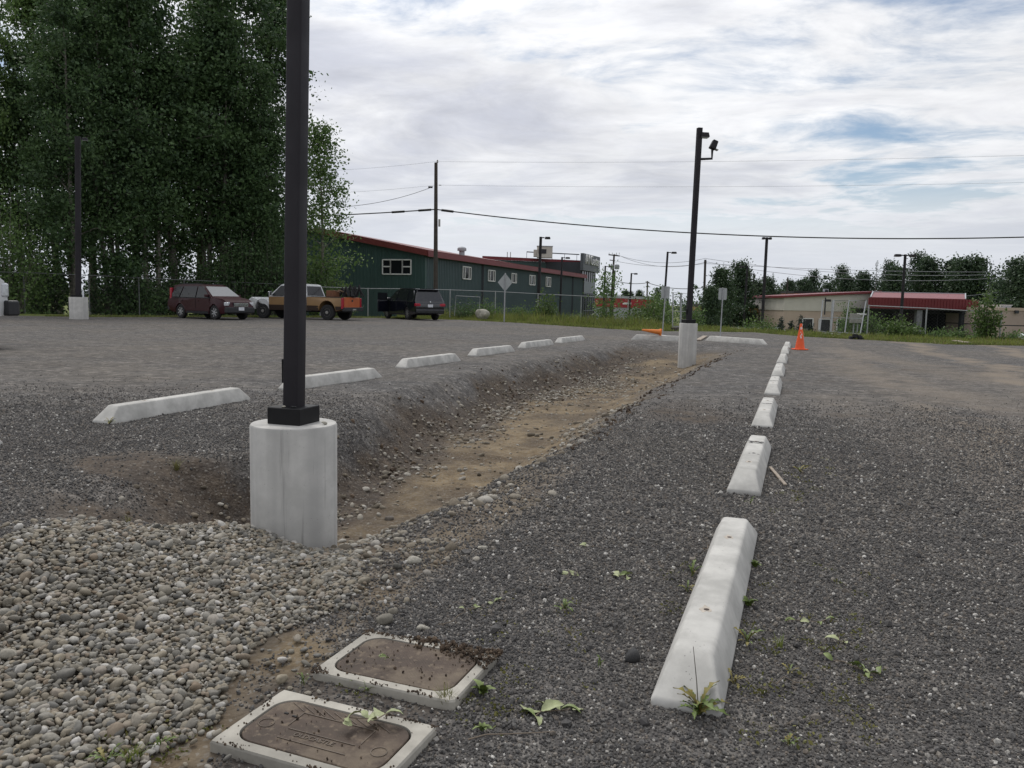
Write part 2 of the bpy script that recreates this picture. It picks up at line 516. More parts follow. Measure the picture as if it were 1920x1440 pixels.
PILE_PX = [(-420, 1180), (-300, 1040), (0, 1035), (95, 1000), (200, 985), (300, 985), (390, 955), (470, 960), (560, 985), (625, 1005), (665, 1035), (690, 1070),
           (670, 1100), (625, 1140), (555, 1205), (470, 1275), (380, 1340), (290, 1390), (215, 1440), (120, 1520), (-420, 1560)]
PILE = [tuple(G(px, py, .10 if px < 450 and py < 1050 else (-.06 if px > 450 else 0.02))[:2]) for px, py in PILE_PX]


def dist_poly(x, y, poly):
    """signed distance (positive inside)"""
    d = np.full(np.shape(x), 1e9)
    for i in range(len(poly)):
        x1, y1 = poly[i]; x2, y2 = poly[(i + 1) % len(poly)]
        dx, dy = x2 - x1, y2 - y1
        q = np.clip(((x - x1) * dx + (y - y1) * dy) / (dx * dx + dy * dy + 1e-12), 0, 1)
        d = np.minimum(d, np.hypot(x - x1 - q * dx, y - y1 - q * dy))
    return np.where(poly_mask(x, y, poly), d, -d)


TRACKS = [[tuple(G(*p)[:2]) for p in tr] for tr in ([(2050, 830), (1915, 778), (1750, 737), (1640, 702), (1565, 676)], [(2050, 755), (1915, 722), (1750, 690), (1620, 668), (1540, 652)], [(2100, 1000), (1900, 905), (1700, 820), (1560, 745)])]


def track_mask(x, y):
    m = np.zeros(np.shape(x))
    nz = fbm(x * .9, y * .9, 141, 4); n4 = fbm(x * 3.5, y * 3.5, 142, 3)
    for tr, w, k in zip(TRACKS, (.62, .75, .5), (1.0, .9, .5)):
        d = np.full(np.shape(x), 1e9)
        for (x1, y1), (x2, y2) in zip(tr[:-1], tr[1:]):
            dx, dy = x2 - x1, y2 - y1; q = np.clip(((x - x1) * dx + (y - y1) * dy) / (dx * dx + dy * dy), 0, 1)
            d = np.minimum(d, np.hypot(x - x1 - q * dx, y - y1 - q * dy))
        m = np.maximum(m, k * (1 - sstep(d + nz * .7, w * .25, w * 1.3)) * np.clip(.75 + 1.6 * n4, 0, 1))
    return m


def zones(x, y):
    """dirt (bare brown soil), sand (pale fines), grass, pile: 0..1 each"""
    s = x * Uv[0] + y * Uv[1]; t = x * Vv[0] + y * Vv[1]
    prof, q, ends = ditch(s, t)
    n1 = fbm(x * 1.1, y * 1.1, 61, 4); n2 = fbm(x * 3.1, y * 3.1, 71, 3)
    dirt = sstep(prof + n1 * 1.0 + n2 * 0.5, 0.20, 0.60) * sstep(ends, 0.0, .35)
    # the trodden strip of pale earth along the bottom
    sand = sstep(q + n1 * 0.35, 0.30, 0.42) * (1 - sstep(q + n1 * 0.25, 0.84, 0.97)) * sstep(ends, .1, .5) * sstep(s, 3.6, 4.6) * np.clip(0.78 + 1.5 * n2 + 1.0 * n1, 0, 1)
    # spilled fines beside the cobbles and the vaults
    m = sstep(t + n1 * 0.3, -1.80, -1.58) * (1 - sstep(t + n1 * 0.3, -1.44, -1.30)) * (1 - sstep(s, 2.5, 3.3)) * np.clip(.80 + 2.0 * n2, 0, .95)
    mid = sstep(s, 1.4, 1.6) * (1 - sstep(s, 2.02, 2.1)) * sstep(t, -1.5, -1.4) * (1 - sstep(t, -0.95, -0.8)) * 0.3
    m = m + 0.55 * sstep(t + n1 * 0.3, -1.95, -1.7) * (1 - sstep(t, -1.45, -1.3)) * sstep(s, 2.8, 3.4) * (1 - sstep(s, 4.6, 6.0))
    sand = np.clip(np.maximum(sand, m), 0, 1)
    dirt = np.clip(np.maximum(dirt, mid * 2), 0, 1)
    # brown scrape on the bank to the left of the near lamp base
    dirt = np.clip(dirt + sstep(0.8 - np.hypot((s - 4.35) / 0.75, (t + 3.75) / 1.15) + n1 * 0.9 + n2 * .4, 0.0, 0.45), 0, 1)
    # brown patches on the gravel
    dirt = np.clip(dirt + 0.55 * sstep(0.85 - np.hypot((s - 9.0) / 1.3, (t + 1.0) / 0.75) + n1, 0, 0.6), 0, 1)
    ye = edge_y(x) + 1.6 * n1
    grass = sstep(y, ye - 0.2, ye + 0.9) * sstep(n2 + 0.3, -0.2, 0.2)
    pile = sstep(dist_poly(x, y, PILE) + n2 * 0.25, -0.04, 0.06)
    return dirt, sand, grass, pile


zd, zs, zg, zp = zones(GX.ravel(), GY.ravel())


def ground_mat():
    m, nt, b, out = new_mat('gravel_lot')
    P = nt.add('ShaderNodeNewGeometry').outputs['Position']
    def attr(n): return nt.add('ShaderNodeAttribute', attribute_name=n).outputs['Fac']
    # crushed stone: each voronoi cell is one grain
    def grains(scale):
        v = nt.add('ShaderNodeTexVoronoi'); nt.l.new(P, v.inputs['Vector']); v.inputs['Scale'].default_value = scale
        sp = nt.add('ShaderNodeSeparateColor', {0: v.outputs['Color']})
        return v.outputs['Distance'], sp.outputs[0], sp.outputs[1]
    d1, r1, r1b = grains(75.0); d2, r2, r2b = grains(30.0); d3, r3, r3b = grains(26.0)
    col1 = nt.ramp(r1, [(0.0, (0.050, 0.050, 0.054)), (0.5, (0.088, 0.087, 0.090)), (0.82, (0.135, 0.13, 0.125)), (0.93, (0.22, 0.21, 0.20)), (0.98, (0.42, 0.41, 0.39))])
    col2 = nt.ramp(r2, [(0.0, (0.060, 0.060, 0.064)), (0.6, (0.10, 0.098, 0.098)), (0.9, (0.19, 0.185, 0.175)), (0.97, (0.42, 0.41, 0.39))])
    c = nt.mix(0.45, col1, col2); c = nt.mix(1.0, c, (0.90, 0.88, 0.86, 1), 'MULTIPLY')
    light = nt.math('MULTIPLY', nt.smooth(r3, 0.93, 0.96), nt.smooth(d3, 0.016, 0.010))
    c = nt.mix(light, c, (0.5, 0.49, 0.46, 1))
    L1 = nt.noise(P, 0.21, 5, 0.6); L2 = nt.noise(P, 1.3, 4, 0.6)
    c = nt.mix(nt.smooth(L1, 0.40, 0.66, 0.0, 0.62), c, (0.155, 0.135, 0.112, 1))
    c = nt.mix(nt.smooth(L2, 0.52, 0.75, 0.0, 0.30), c, (0.12, 0.10, 0.082, 1))
    c = nt.mix(nt.smooth(L2, 0.48, 0.25, 0.0, 0.45), c, (0.05, 0.05, 0.054, 1))
    sw = nt.noise(nt.vmath('MULTIPLY', P, (0.25, 1.6, 1.0)), 1.0, 6, 0.65)
    c = nt.mix(nt.smooth(sw, 0.36, 0.66, 0.0, 0.5), c, (0.15, 0.137, 0.122, 1))
    c = nt.mix(nt.smooth(nt.noise(P, 5.0, 5, 0.7), 0.38, 0.62, 0.45, 0.0), c, (0.048, 0.046, 0.047, 1))
    d4, r4, r4b = grains(13.0); d5, r5, r5b = grains(5.5)
    c = nt.mix(0.8, c, nt.mix(1.0, c, nt.ramp(nt.math('ADD', nt.math('MULTIPLY', r4, .6), nt.math('MULTIPLY', r5, .4)), [(0.15, 0.66), (0.55, 1.0), (0.85, 1.42)]), 'MULTIPLY'))
    # wheel tracks sweeping across the right hand drive
    sp = nt.add('ShaderNodeSeparateXYZ', {0: P})
    tr = nt.math('ADD', nt.math('MULTIPLY', sp.outputs[0], Vv[0]), nt.math('MULTIPLY', sp.outputs[1], Vv[1]))
    band = nt.math('SINE', nt.math('ADD', nt.math('MULTIPLY', tr, 2.6), nt.math('MULTIPLY', L1, 9.0)))
    trk = nt.math('MULTIPLY', nt.smooth(band, 0.35, 1.0), nt.smooth(tr, 0.9, 2.0))
    trk = nt.math('MULTIPLY', trk, nt.smooth(L2, 0.3, 0.6))
    c = nt.mix(nt.math('MULTIPLY', trk, 0.85), c, (0.215, 0.178, 0.138, 1))
    nd = nt.noise(P, 6.0, 6, 0.65)
    dirt = nt.ramp(nd, [(0.25, (0.026, 0.019, 0.013)), (0.5, (0.060, 0.043, 0.028)), (0.75, (0.125, 0.092, 0.060))])
    dirt = nt.mix(0.25, dirt, col1)
    sand = nt.ramp(nt.noise(P, 9.0, 6, 0.68), [(0.25, (0.085, 0.062, 0.038)), (0.5, (0.180, 0.136, 0.083)), (0.78, (0.285, 0.228, 0.15))])
    sand = nt.mix(nt.smooth(nt.noise(P, 1.6, 5, 0.65), 0.44, 0.66, 0.0, 0.75), sand, (0.072, 0.053, 0.037, 1))
    sand = nt.mix(nt.smooth(r1, 0.80, 0.86, 0, 0.6), sand, (0.20, 0.18, 0.15, 1))
    grs = nt.ramp(nt.noise(P, 3.0, 5, 0.6), [(0.3, (0.065, 0.092, 0.022)), (0.55, (0.125, 0.15, 0.036)), (0.8, (0.20, 0.18, 0.07))])
    c = nt.mix(nt.math('MULTIPLY', attr('track'), .62), c, nt.mix(0.35, (0.235, 0.192, 0.145, 1), col1))
    c = nt.mix(attr('dirt'), c, dirt); c = nt.mix(attr('sand'), c, sand)
    c = nt.mix(nt.math('MULTIPLY', attr('pile'), 0.9), c, (0.075, 0.062, 0.048, 1)); c = nt.mix(attr('grass'), c, grs)
    nt.l.new(c, b.inputs['Base Color'])
    b.inputs['Roughness'].default_value = 0.92; b.inputs['Specular IOR Level'].default_value = 0.18
    h = nt.math('ADD', nt.math('MULTIPLY', nt.math('SUBTRACT', 1.0, d1), 0.35), nt.math('MULTIPLY', nt.math('SUBTRACT', 1.0, d2), 0.8))
    h = nt.math('ADD', h, nt.math('MULTIPLY', nd, 1.2))
    bp = nt.add('ShaderNodeBump', {'Height': h, 'Strength': 0.8, 'Distance': 0.012})
    nt.l.new(bp.outputs[0], b.inputs['Normal'])
    return m


MT['ground'] = ground_mat()
ground = np_mesh('ground', np.stack([GX.ravel(), GY.ravel(), GZ.ravel()], 1), faces, MT['ground'], smooth=True,
                 attrs=dict(track=track_mask(GX.ravel(), GY.ravel()), dirt=zd, sand=zs, grass=zg, pile=zp))
tag(ground, 'dark grey gravel parking lot with a shallow brown drainage swale', None, None, 'structure')


# ------------------------------------------------------------------ stones
def stone_mesh(name, seed, sub, flat, jag, mat, smooth=True):
    bm = bmesh.new(); bmesh.ops.create_icosphere(bm, subdivisions=sub, radius=1.0)
    rg = random.Random(seed)
    ax = [Vector((rg.gauss(0, 1), rg.gauss(0, 1), rg.gauss(0, 1))).normalized() for _ in range(7)]
    am = [rg.uniform(-jag, jag) for _ in ax]; cut = [rg.uniform(0.62, 0.95) for _ in ax]
    sx, sy = rg.uniform(0.85, 1.25), rg.uniform(0.7, 0.95)
    for v in bm.verts:
        p = v.co.normalized(); k = 1.0
        for a, q, c in zip(ax, am, cut):
            d = p.dot(a); k += q * max(0, d) ** 2
            if d > c: k *= c / d
        v.co = Vector((p.x * k * sx, p.y * k * sy, p.z * k * flat))
    me = bpy.data.meshes.new(name); bm.to_mesh(me); bm.free(); me.materials.append(mat)
    if smooth:
        for p in me.polygons: p.use_smooth = True
    return me


MT['cobble'] = stone_mat('river_cobble', [(0.0, (0.085, 0.083, 0.076)), (0.2, (0.19, 0.174, 0.142)), (0.4, (0.275, 0.238, 0.178)), (0.55, (0.145, 0.141, 0.13)),
                                         (0.7, (0.31, 0.29, 0.245)), (0.82, (0.20, 0.155, 0.11)), (0.93, (0.36, 0.345, 0.31)), (1.0, (0.48, 0.46, 0.43))])
MT['gravel'] = stone_mat('crushed_basalt', [(0.0, (0.064, 0.061, 0.060)), (0.45, (0.108, 0.104, 0.100)), (0.74, (0.152, 0.145, 0.137)), (0.88, (0.178, 0.152, 0.126)), (0.955, (0.29, 0.275, 0.25)), (1.0, (0.60, 0.58, 0.54))], rough=0.85)
MT['swale_stone'] = stone_mat('muddy_stone', [(0.0, (0.10, 0.085, 0.065)), (0.35, (0.20, 0.17, 0.13)), (0.65, (0.29, 0.265, 0.22)), (0.9, (0.40, 0.38, 0.34)), (1.0, (0.07, 0.055, 0.045))], rough=0.9)
MT['clod'] = stone_mat('earth_clod', [(0.0, (0.035, 0.025, 0.018)), (0.5, (0.075, 0.053, 0.037)), (1.0, (0.13, 0.095, 0.065))], rough=0.95)
MT['rock_dark'] = simple('dark_rock', (0.035, 0.035, 0.036), 0.8, 0, 0.3, 12, 0.4, 60)
MT['rock_pale'] = simple('pale_rock', (0.36, 0.34, 0.29), 0.85, 0, 0.3, 3, 0.4, 12)
COBBLES = [stone_mesh('cobble_shape', 100 + i, 2, (0.5, 0.62, 0.55, 0.7, 0.58)[i], 0.18, MT['cobble']) for i in range(5)]
GRAVELS = [stone_mesh('grain_shape', 200 + i, 1, (0.65, 0.8, 0.72, 0.6)[i], 0.38, MT['gravel'], False) for i in range(4)]
SWALES = [stone_mesh('swale_stone_shape', 300 + i, 2, (0.55, 0.7, 0.62)[i], 0.25, MT['swale_stone']) for i in range(3)]
CLODS = [stone_mesh('clod_shape', 400 + i, 1, (0.7, 0.8, 0.62)[i], 0.4, MT['clod'], False) for i in range(3)]


def scatter(name, pts, eul, scl, idx, meshes, parent=None):
    """one object whose geometry nodes put a stone of MESHES on each point"""
    me = bpy.data.meshes.new(name); n = len(pts)
    me.vertices.add(n); me.vertices.foreach_set('co', np.asarray(pts, np.float32).ravel())
    a = me.attributes.new('rot', 'FLOAT_VECTOR', 'POINT'); a.data.foreach_set('vector', np.asarray(eul, np.float32).ravel())
    a = me.attributes.new('scl', 'FLOAT_VECTOR', 'POINT'); a.data.foreach_set('vector', np.asarray(scl, np.float32).ravel())
    a = me.attributes.new('pick', 'INT', 'POINT'); a.data.foreach_set('value', np.asarray(idx, np.int32))
    o = bpy.data.objects.new(name, me); link(o, parent); o['kind'] = 'stuff'
    ng = bpy.data.node_groups.new(name + '_nodes', 'GeometryNodeTree')
    ng.interface.new_socket('Geometry', in_out='INPUT', socket_type='NodeSocketGeometry')
    ng.interface.new_socket('Geometry', in_out='OUTPUT', socket_type='NodeSocketGeometry')
    nt = NT(ng)
    gi = nt.add('NodeGroupInput'); go = nt.add('NodeGroupOutput')
    jn = nt.add('GeometryNodeJoinGeometry')
    for k, m in enumerate(meshes):
        po = bpy.data.objects.new(name + '_piece', m)
        oi = nt.add('GeometryNodeObjectInfo'); oi.inputs['Object'].default_value = po; oi.inputs['As Instance'].default_value = True
        nt.l.new(oi.outputs['Geometry'], jn.inputs[0])
    def na(nm, typ):
        nd = nt.add('GeometryNodeInputNamedAttribute', data_type=typ); nd.inputs['Name'].default_value = nm; return nd.outputs['Attribute']
    er = nt.add('FunctionNodeEulerToRotation'); nt.l.new(na('rot', 'FLOAT_VECTOR'), er.inputs[0])
    ip = nt.add('GeometryNodeInstanceOnPoints')
    nt.l.new(gi.outputs[0], ip.inputs['Points']); nt.l.new(jn.outputs[0], ip.inputs['Instance'])
    ip.inputs['Pick Instance'].default_value = True
    nt.l.new(na('pick', 'INT'), ip.inputs['Instance Index']); nt.l.new(er.outputs[0], ip.inputs['Rotation']); nt.l.new(na('scl', 'FLOAT_VECTOR'), ip.inputs['Scale'])
    nt.l.new(ip.outputs[0], go.inputs[0])
    md = o.modifiers.new('scatter', 'NODES'); md.node_group = ng
    return o


def jitter_grid(x0, x1, y0, y1, sp, rng):
    gx, gy = np.meshgrid(np.arange(x0, x1, sp), np.arange(y0, y1, sp))
    gx = gx.ravel() + rng.uniform(-0.5, 0.5, gx.size) * sp; gy = gy.ravel() + rng.uniform(-0.5, 0.5, gy.size) * sp
    return gx, gy


def in_view(x, y, z, margin=60):
    P = np.stack([x, y, z], 1) - cC; w = P @ cF
    u = 960 + CAM_F * (P @ cR) / np.maximum(w, 1e-3); v = 720 - CAM_F * (P @ cU) / np.maximum(w, 1e-3)
    return (w > 0.3) & (u > -margin) & (u < 1920 + margin) & (v < 1440 + margin * 2) & (v > 0)


# footprints kept free of stones: vaults
VAULT_SPECS = []      # centre, size, rotation


def vault_frame(px_corners, z):
    c = [G(x, y, z)[:2] for x, y in px_corners]           # near-left, far-left, far-right
    a = c[1] - c[0]; bb = c[2] - c[1]
    dl = a / np.linalg.norm(a); ang = math.atan2(dl[0], dl[1])
    L = np.linalg.norm(a); W = float(bb @ np.array([math.cos(ang), -math.sin(ang)]))
    ctr = c[0] + a / 2 + np.array([math.cos(ang), -math.sin(ang)]) * W / 2
    return ctr, L, W, ang


VTOP = 0.030
VAULTS = [vault_frame([(392, 1388), (531, 1292), (826, 1355)], VTOP), vault_frame([(583, 1258), (691, 1181), (921, 1240)], VTOP)]


def in_vault(x, y, grow_=0.0):
    k = np.zeros(np.shape(x), bool)
    for ctr, L, W, a in VAULTS:
        dx = x - ctr[0]; dy = y - ctr[1]
        u = dx * math.cos(a) - dy * math.sin(a); v = dx * math.sin(a) + dy * math.cos(a)
        k |= (np.abs(u) < W / 2 + grow_) & (np.abs(v) < L / 2 + grow_)
    return k


# --- the dumped cobbles: the 300 that show largest are objects, the rest one mass
rg = np.random.default_rng(5)
xs, ys, rr_, layer = [], [], [], []
for lay, sp in ((0, 0.0170), (1, 0.0225), (2, 0.055)):
    gx, gy = jitter_grid(-3.6, 0.6, 1.2, 5.4, sp, rg)
    d = dist_poly(gx, gy, PILE) + fbm(gx * 3, gy * 3, 91, 3) * 0.3
    keep = (d > -0.03) if lay < 2 else (d > 0.05)
    keep |= (d > -0.35) & (rg.random(gx.size) < 0.05 * (d > -0.35))
    keep &= ~in_vault(gx, gy, 0.02)
    gx, gy = gx[keep], gy[keep]
    base = (0.0095, 0.0108, 0.0140)[lay]
    xs.append(gx); ys.append(gy); rr_.append(np.clip(base * rg.lognormal(0, 0.33, gx.size), 0.006, 0.042)); layer.append(np.full(gx.size, lay))
xs = np.concatenate(xs); ys = np.concatenate(ys); rr_ = np.concatenate(rr_); layer = np.concatenate(layer)
zs_ = ground_z(xs, ys) + np.array([0.002, 0.010, 0.015])[layer] + rg.uniform(0, 0.007, xs.size)
vis = in_view(xs, ys, zs_)
xs, ys, zs_, rr_, layer = (a[vis] for a in (xs, ys, zs_, rr_, layer))
eul = np.stack([rg.normal(0, 0.38, xs.size), rg.normal(0, 0.38, xs.size), rg.uniform(0, 6.28, xs.size)], 1)
pick = rg.integers(0, 5, xs.size)
strict = in_view(xs, ys, zs_, -25)
score = rr_ / np.hypot(xs, ys) * np.where(layer >= 1, 1.0, 0.2) * strict * (dist_poly(xs, ys, PILE) > 0)
order = np.argsort(-score); top = order[:300]; rest = order[300:]
pile = thing('cobble_pile', 'spread heap of rounded grey and tan river cobbles by the near lamp base', 'cobble pile', (-1.4, 3.0, 0))
pile_loc = np.array(pile.location)
for i in top:
    o = bpy.data.objects.new('cobble', COBBLES[pick[i]]); link(o, pile)
    o.location = tuple(float(v) for v in (np.array([xs[i], ys[i], zs_[i]]) - pile_loc)); o.rotation_euler = tuple(float(v) for v in eul[i]); o.scale = (float(rr_[i]),) * 3
scatter('cobble_mass', np.stack([xs, ys, zs_], 1)[rest] - pile_loc, eul[rest], np.repeat(rr_[rest, None], 3, 1), pick[rest], COBBLES, pile)

# --- crushed gravel in front of the camera, thinning out with distance
gxs, gys, grs = [], [], []
for x0, x1, y0, y1, sp, rad, f0, f1 in ((-2.9, 3.1, 1.5, 4.6, 0.0096, 0.0050, 2.8, 4.6), (-6.2, 6.6, 2.8, 10.5, 0.0170, 0.0074, 5.5, 10.5), (-9, 10, 5.0, 13, 0.085, 0.0080, 7.0, 12.5), (-2.5, 4.8, 1.5, 7.0, 0.11, 0.0105, 5, 7)):
    gx, gy = jitter_grid(x0, x1, y0, y1, sp, rg)
    r = rad * rg.lognormal(0, 0.32, gx.size)
    k = in_view(gx, gy, np.zeros(gx.size), 30); gx, gy, r = gx[k], gy[k], r[k]
    k = rg.random(gx.size) > sstep(gy + 0.5 * fbm(gx * .7, gy * .7, 7, 2), f0, f1)
    if sp == 0.0170: k &= rg.random(gx.size) < .35 + .65 * sstep(gy, 2.8, 4.0)
    gx, gy, r = gx[k], gy[k], r[k]
    d_, s_, g_, p_ = zones(gx, gy)
    k = (rg.random(gx.size) > np.clip(d_ * 0.92 + s_ * 0.93 + p_ * 1.2 + .8 * track_mask(gx, gy), 0, 1)) & ~in_vault(gx, gy, -0.010)
    gxs.append(gx[k]); gys.append(gy[k]); grs.append(r[k])
gxs = np.concatenate(gxs); gys = np.concatenate(gys); grs = np.clip(np.concatenate(grs), 0.003, 0.03)
gzs = ground_z(gxs, gys) + grs * 0.25
n = gxs.size; print('gravel grains', n, 'cobbles', len(xs))
gv = scatter('gravel', np.stack([gxs, gys, gzs], 1), rg.uniform(0, 6.28, (n, 3)), np.repeat(grs[:, None], 3, 1), rg.integers(0, 4, n), GRAVELS)
tag(gv, 'crushed dark basalt gravel covering the parking lot surface')

# --- stones and clods in the swale
sx_, tx_ = jitter_grid(2.6, 23.5, -5.6, -1.1, 0.052, rg)
x = sx_ * Uv[0] + tx_ * Vv[0]; y = sx_ * Uv[1] + tx_ * Vv[1]
prof, q, ends = ditch(sx_, tx_)
nn = fbm(x * 0.9, y * 0.9, 111, 3); n3 = fbm(x * 3.0, y * 3.0, 112, 2)
stripL = np.exp(-((q - 0.29 + nn * 0.25) / 0.10) ** 2); stripR = np.exp(-((q - 0.80 + nn * 0.2) / 0.10) ** 2) * (sx_ < 11)
near = (sx_ < 4.9) * np.exp(-((q - 0.72) / 0.3) ** 2) * 1.25
far = np.exp(-((sx_ - 15.5) / 2.6) ** 2) * np.exp(-((q - 0.42) / 0.2) ** 2) * 0.6
dn = np.clip((0.75 * stripL + 0.9 * stripR + near + far) * ends * (0.75 + 2.6 * n3) + 0.06 * prof * ends, 0, 1)
k = (rg.random(x.size) < dn) & ~(dist_poly(x, y, PILE) > 0.05)
x, y = x[k], y[k]; r = np.clip(0.017 * rg.lognormal(0, 0.4, x.size), 0.007, 0.05); z = ground_z(x, y) + r * 0.15
n = x.size
ss_ = scatter('swale_gravel', np.stack([x, y, z], 1), np.stack([rg.normal(0, .3, n), rg.normal(0, .3, n), rg.uniform(0, 6.28, n)], 1), np.repeat(r[:, None], 3, 1), rg.integers(0, 3, n), SWALES)
tag(ss_, 'muddy rounded stones lying along the bottom of the swale')
sx_, tx_ = jitter_grid(2.4, 23.0, -5.6, -1.2, 0.06, rg)
x = sx_ * Uv[0] + tx_ * Vv[0]; y = sx_ * Uv[1] + tx_ * Vv[1]
prof, q, ends = ditch(sx_, tx_)
dn = (0.16 * np.exp(-((q - 0.22) / 0.14) ** 2) + 0.6 * np.exp(-((q - 0.97) / 0.04) ** 2) * (sx_ > 6) + 0.35 * np.exp(-((q - 0.75) / 0.1) ** 2) * (sx_ < 5.2)) * ends
k = (rg.random(x.size) < dn) & ~(dist_poly(x, y, PILE) > 0.0)
x, y = x[k], y[k]; r = np.clip(0.013 * rg.lognormal(0, 0.5, x.size), 0.005, 0.045); z = ground_z(x, y) + r * 0.1; n = x.size
cl_ = scatter('dirt', np.stack([x, y, z], 1), rg.uniform(0, 6.28, (n, 3)), np.repeat(r[:, None], 3, 1), rg.integers(0, 3, n), CLODS)
tag(cl_, 'dark crumbled earth clods on the banks of the swale')


# ================================================================== VAULTS (concrete collars with brown lids)
MT['lid'] = None
def lid_mat():
    m, nt, b, out = new_mat('brown_composite_lid')
    P = nt.add('ShaderNodeTexCoord').outputs['Object']
    n1 = nt.noise(P, 9, 6, 0.65); n2 = nt.noise(P, 45, 4, 0.6)
    c = nt.ramp(n1, [(0.3, (0.040, 0.028, 0.020)), (0.52, (0.072, 0.050, 0.036)), (0.75, (0.120, 0.090, 0.064))])
    c = nt.mix(nt.smooth(n2, 0.52, 0.70, 0, 0.7), c, (0.17, 0.13, 0.09, 1))
    c = nt.mix(nt.smooth(nt.noise(P, 4.5, 5, 0.7), 0.48, 0.66, 0, 0.55), c, (0.15, 0.118, 0.082, 1))
    nt.l.new(c, b.inputs['Base Color']); b.inputs['Roughness'].default_value = 0.72; b.inputs['Specular IOR Level'].default_value = 0.35
    ck = nt.add('ShaderNodeTexWave', wave_type='BANDS', bands_direction='DIAGONAL'); nt.l.new(P, ck.inputs['Vector']); ck.inputs['Scale'].default_value = 55; ck.inputs['Distortion'].default_value = 0.2
    bp = nt.add('ShaderNodeBump', {'Height': nt.math('ADD', nt.math('MULTIPLY', ck.outputs['Fac'], 0.35), n2), 'Strength': 0.3, 'Distance': 0.003})
    nt.l.new(bp.outputs[0], b.inputs['Normal'])
    return m
MT['lid'] = lid_mat()
MT['lid_mark'] = simple('worn_lid_edge', (0.115, 0.09, 0.068), 0.7, 0, 0.3, 20)


def rrect(w, l, r, n=7):
    pts = []
    for cx, cy, a0 in ((w / 2 - r, l / 2 - r, 0), (-w / 2 + r, l / 2 - r, 90), (-w / 2 + r, -l / 2 + r, 180), (w / 2 - r, -l / 2 + r, 270)):
        for i in range(n + 1):
            a = R(a0 + 90 * i / n); pts.append((cx + r * math.cos(a), cy + r * math.sin(a)))
    return pts


def text_mesh(s, size, depth, mat, name, parent, loc, rot, align='CENTER', squash=1.0):
    cu_ = bpy.data.curves.new(name, 'FONT'); cu_.body = s; cu_.size = size; cu_.extrude = depth; cu_.align_x = align; cu_.align_y = 'CENTER'
    o = bpy.data.objects.new(name, cu_); link(o)
    dg = bpy.context.evaluated_depsgraph_get(); me = bpy.data.meshes.new_from_object(o.evaluated_get(dg)); me.name = name
    bpy.data.objects.remove(o); bpy.data.curves.remove(cu_)
    me.materials.clear(); me.materials.append(mat)
    t = bpy.data.objects.new(name, me); link(t, parent); t.location = loc; t.rotation_euler = rot; t.scale = (squash, 1, 1)
    return t


def make_vault(spec, label, pattern):
    ctr, L, W, a = spec
    top = VTOP
    v = thing('utility_vault', label, 'utility box', (ctr[0], ctr[1], 0), -a, 'buried utility vaults')
    z0 = -0.12
    # collar: outer rectangle, inner rounded opening with a seat for the lid
    ow, ol = W, L; b_ = 0.034
    iw, il, r = W - 2 * b_, L - 2 * b_, 0.062
    inner = rrect(iw, il, r, 7)
    outer = []
    for (x_, y_) in inner:
        k = max(abs(x_) / (ow / 2), abs(y_) / (ol / 2)); outer.append((x_ / k, y_ / k))
    n = len(inner); pts = []
    for ring, z in ((outer, z0), (outer, top - 0.006), ([(x_ * 0.985, y_ * 0.985) for x_, y_ in outer], top), (inner, top), (inner, top - 0.03)):
        pts += [(x_, y_, z) for x_, y_ in ring]
    fs = []
    for k in range(4):
        for i in range(n):
            j = (i + 1) % n; fs.append((k * n + i, k * n + j, (k + 1) * n + j, (k + 1) * n + i))
    MB().add(pts, fs).build('collar', MT['concrete_collar'], v)
    lid = MB().prism(rrect(iw - 0.012, il - 0.012, r - 0.006, 7), top - 0.03, top - 0.001).build('lid', MT['lid'], v, bevel=0.002, seg=1)
    zt = top + 0.0004
    if pattern:
        m = MB()
        fw, fl = iw * 0.52, il * 0.30
        for (x0, y0), (x1, y1) in (((-fw / 2, fl * .9), (fw / 2, fl * .9)), ((-fw / 2, -fl * .1), (-fw / 2, fl * .9)), ((fw / 2, -fl * .1), (fw / 2, fl * .9)),
                                   ((-fw / 2 + 0.01, -fl * .28), (fw / 2 - 0.01, -fl * .28)), ((-fw / 2 + 0.01, -fl * .95), (fw / 2 - 0.01, -fl * .95))):
            m.bar((x0, y0, zt), (x1, y1, zt), 0.0022, 0.0016)
        for i in range(9):
            x_ = -iw * 0.40 + i * 0.034
            m.bar((x_, il * 0.42, zt), (x_ + 0.055, il * 0.30, zt), 0.0018, 0.0014)
        for sx in (-1, 1):
            for k in range(16):
                a0 = 2 * math.pi * k / 16; a1 = 2 * math.pi * (k + 1) / 16; cx = sx * iw * 0.40; rr = 0.021
                m.bar((cx + rr * math.cos(a0), -0.02 + rr * math.sin(a0), zt), (cx + rr * math.cos(a1), -0.02 + rr * math.sin(a1), zt), 0.0016, 0.0014)
        m.build('raised_border', MT['lid_mark'], lid)
        text_mesh('OLDCASTLE', 0.024, 0.0007, MT['lid_mark'], 'lettering', lid, (-0.01, -il * 0.165, zt), (0, 0, 0), squash=0.95)
        MB().box((-iw * 0.36, il * 0.18, zt - 0.001), (0.012, 0.006, 0.004)).box((-iw * 0.29, il * 0.16, zt - 0.001), (0.014, 0.006, 0.004)).build('pick_hole', MT['pole_base'], lid)
    return v


vault_a = make_vault(VAULTS[0], 'nearer of two brown vault lids in concrete collars, with raised lettering', True)
vault_b = make_vault(VAULTS[1], 'farther vault lid, half buried under dirt and small stones', False)

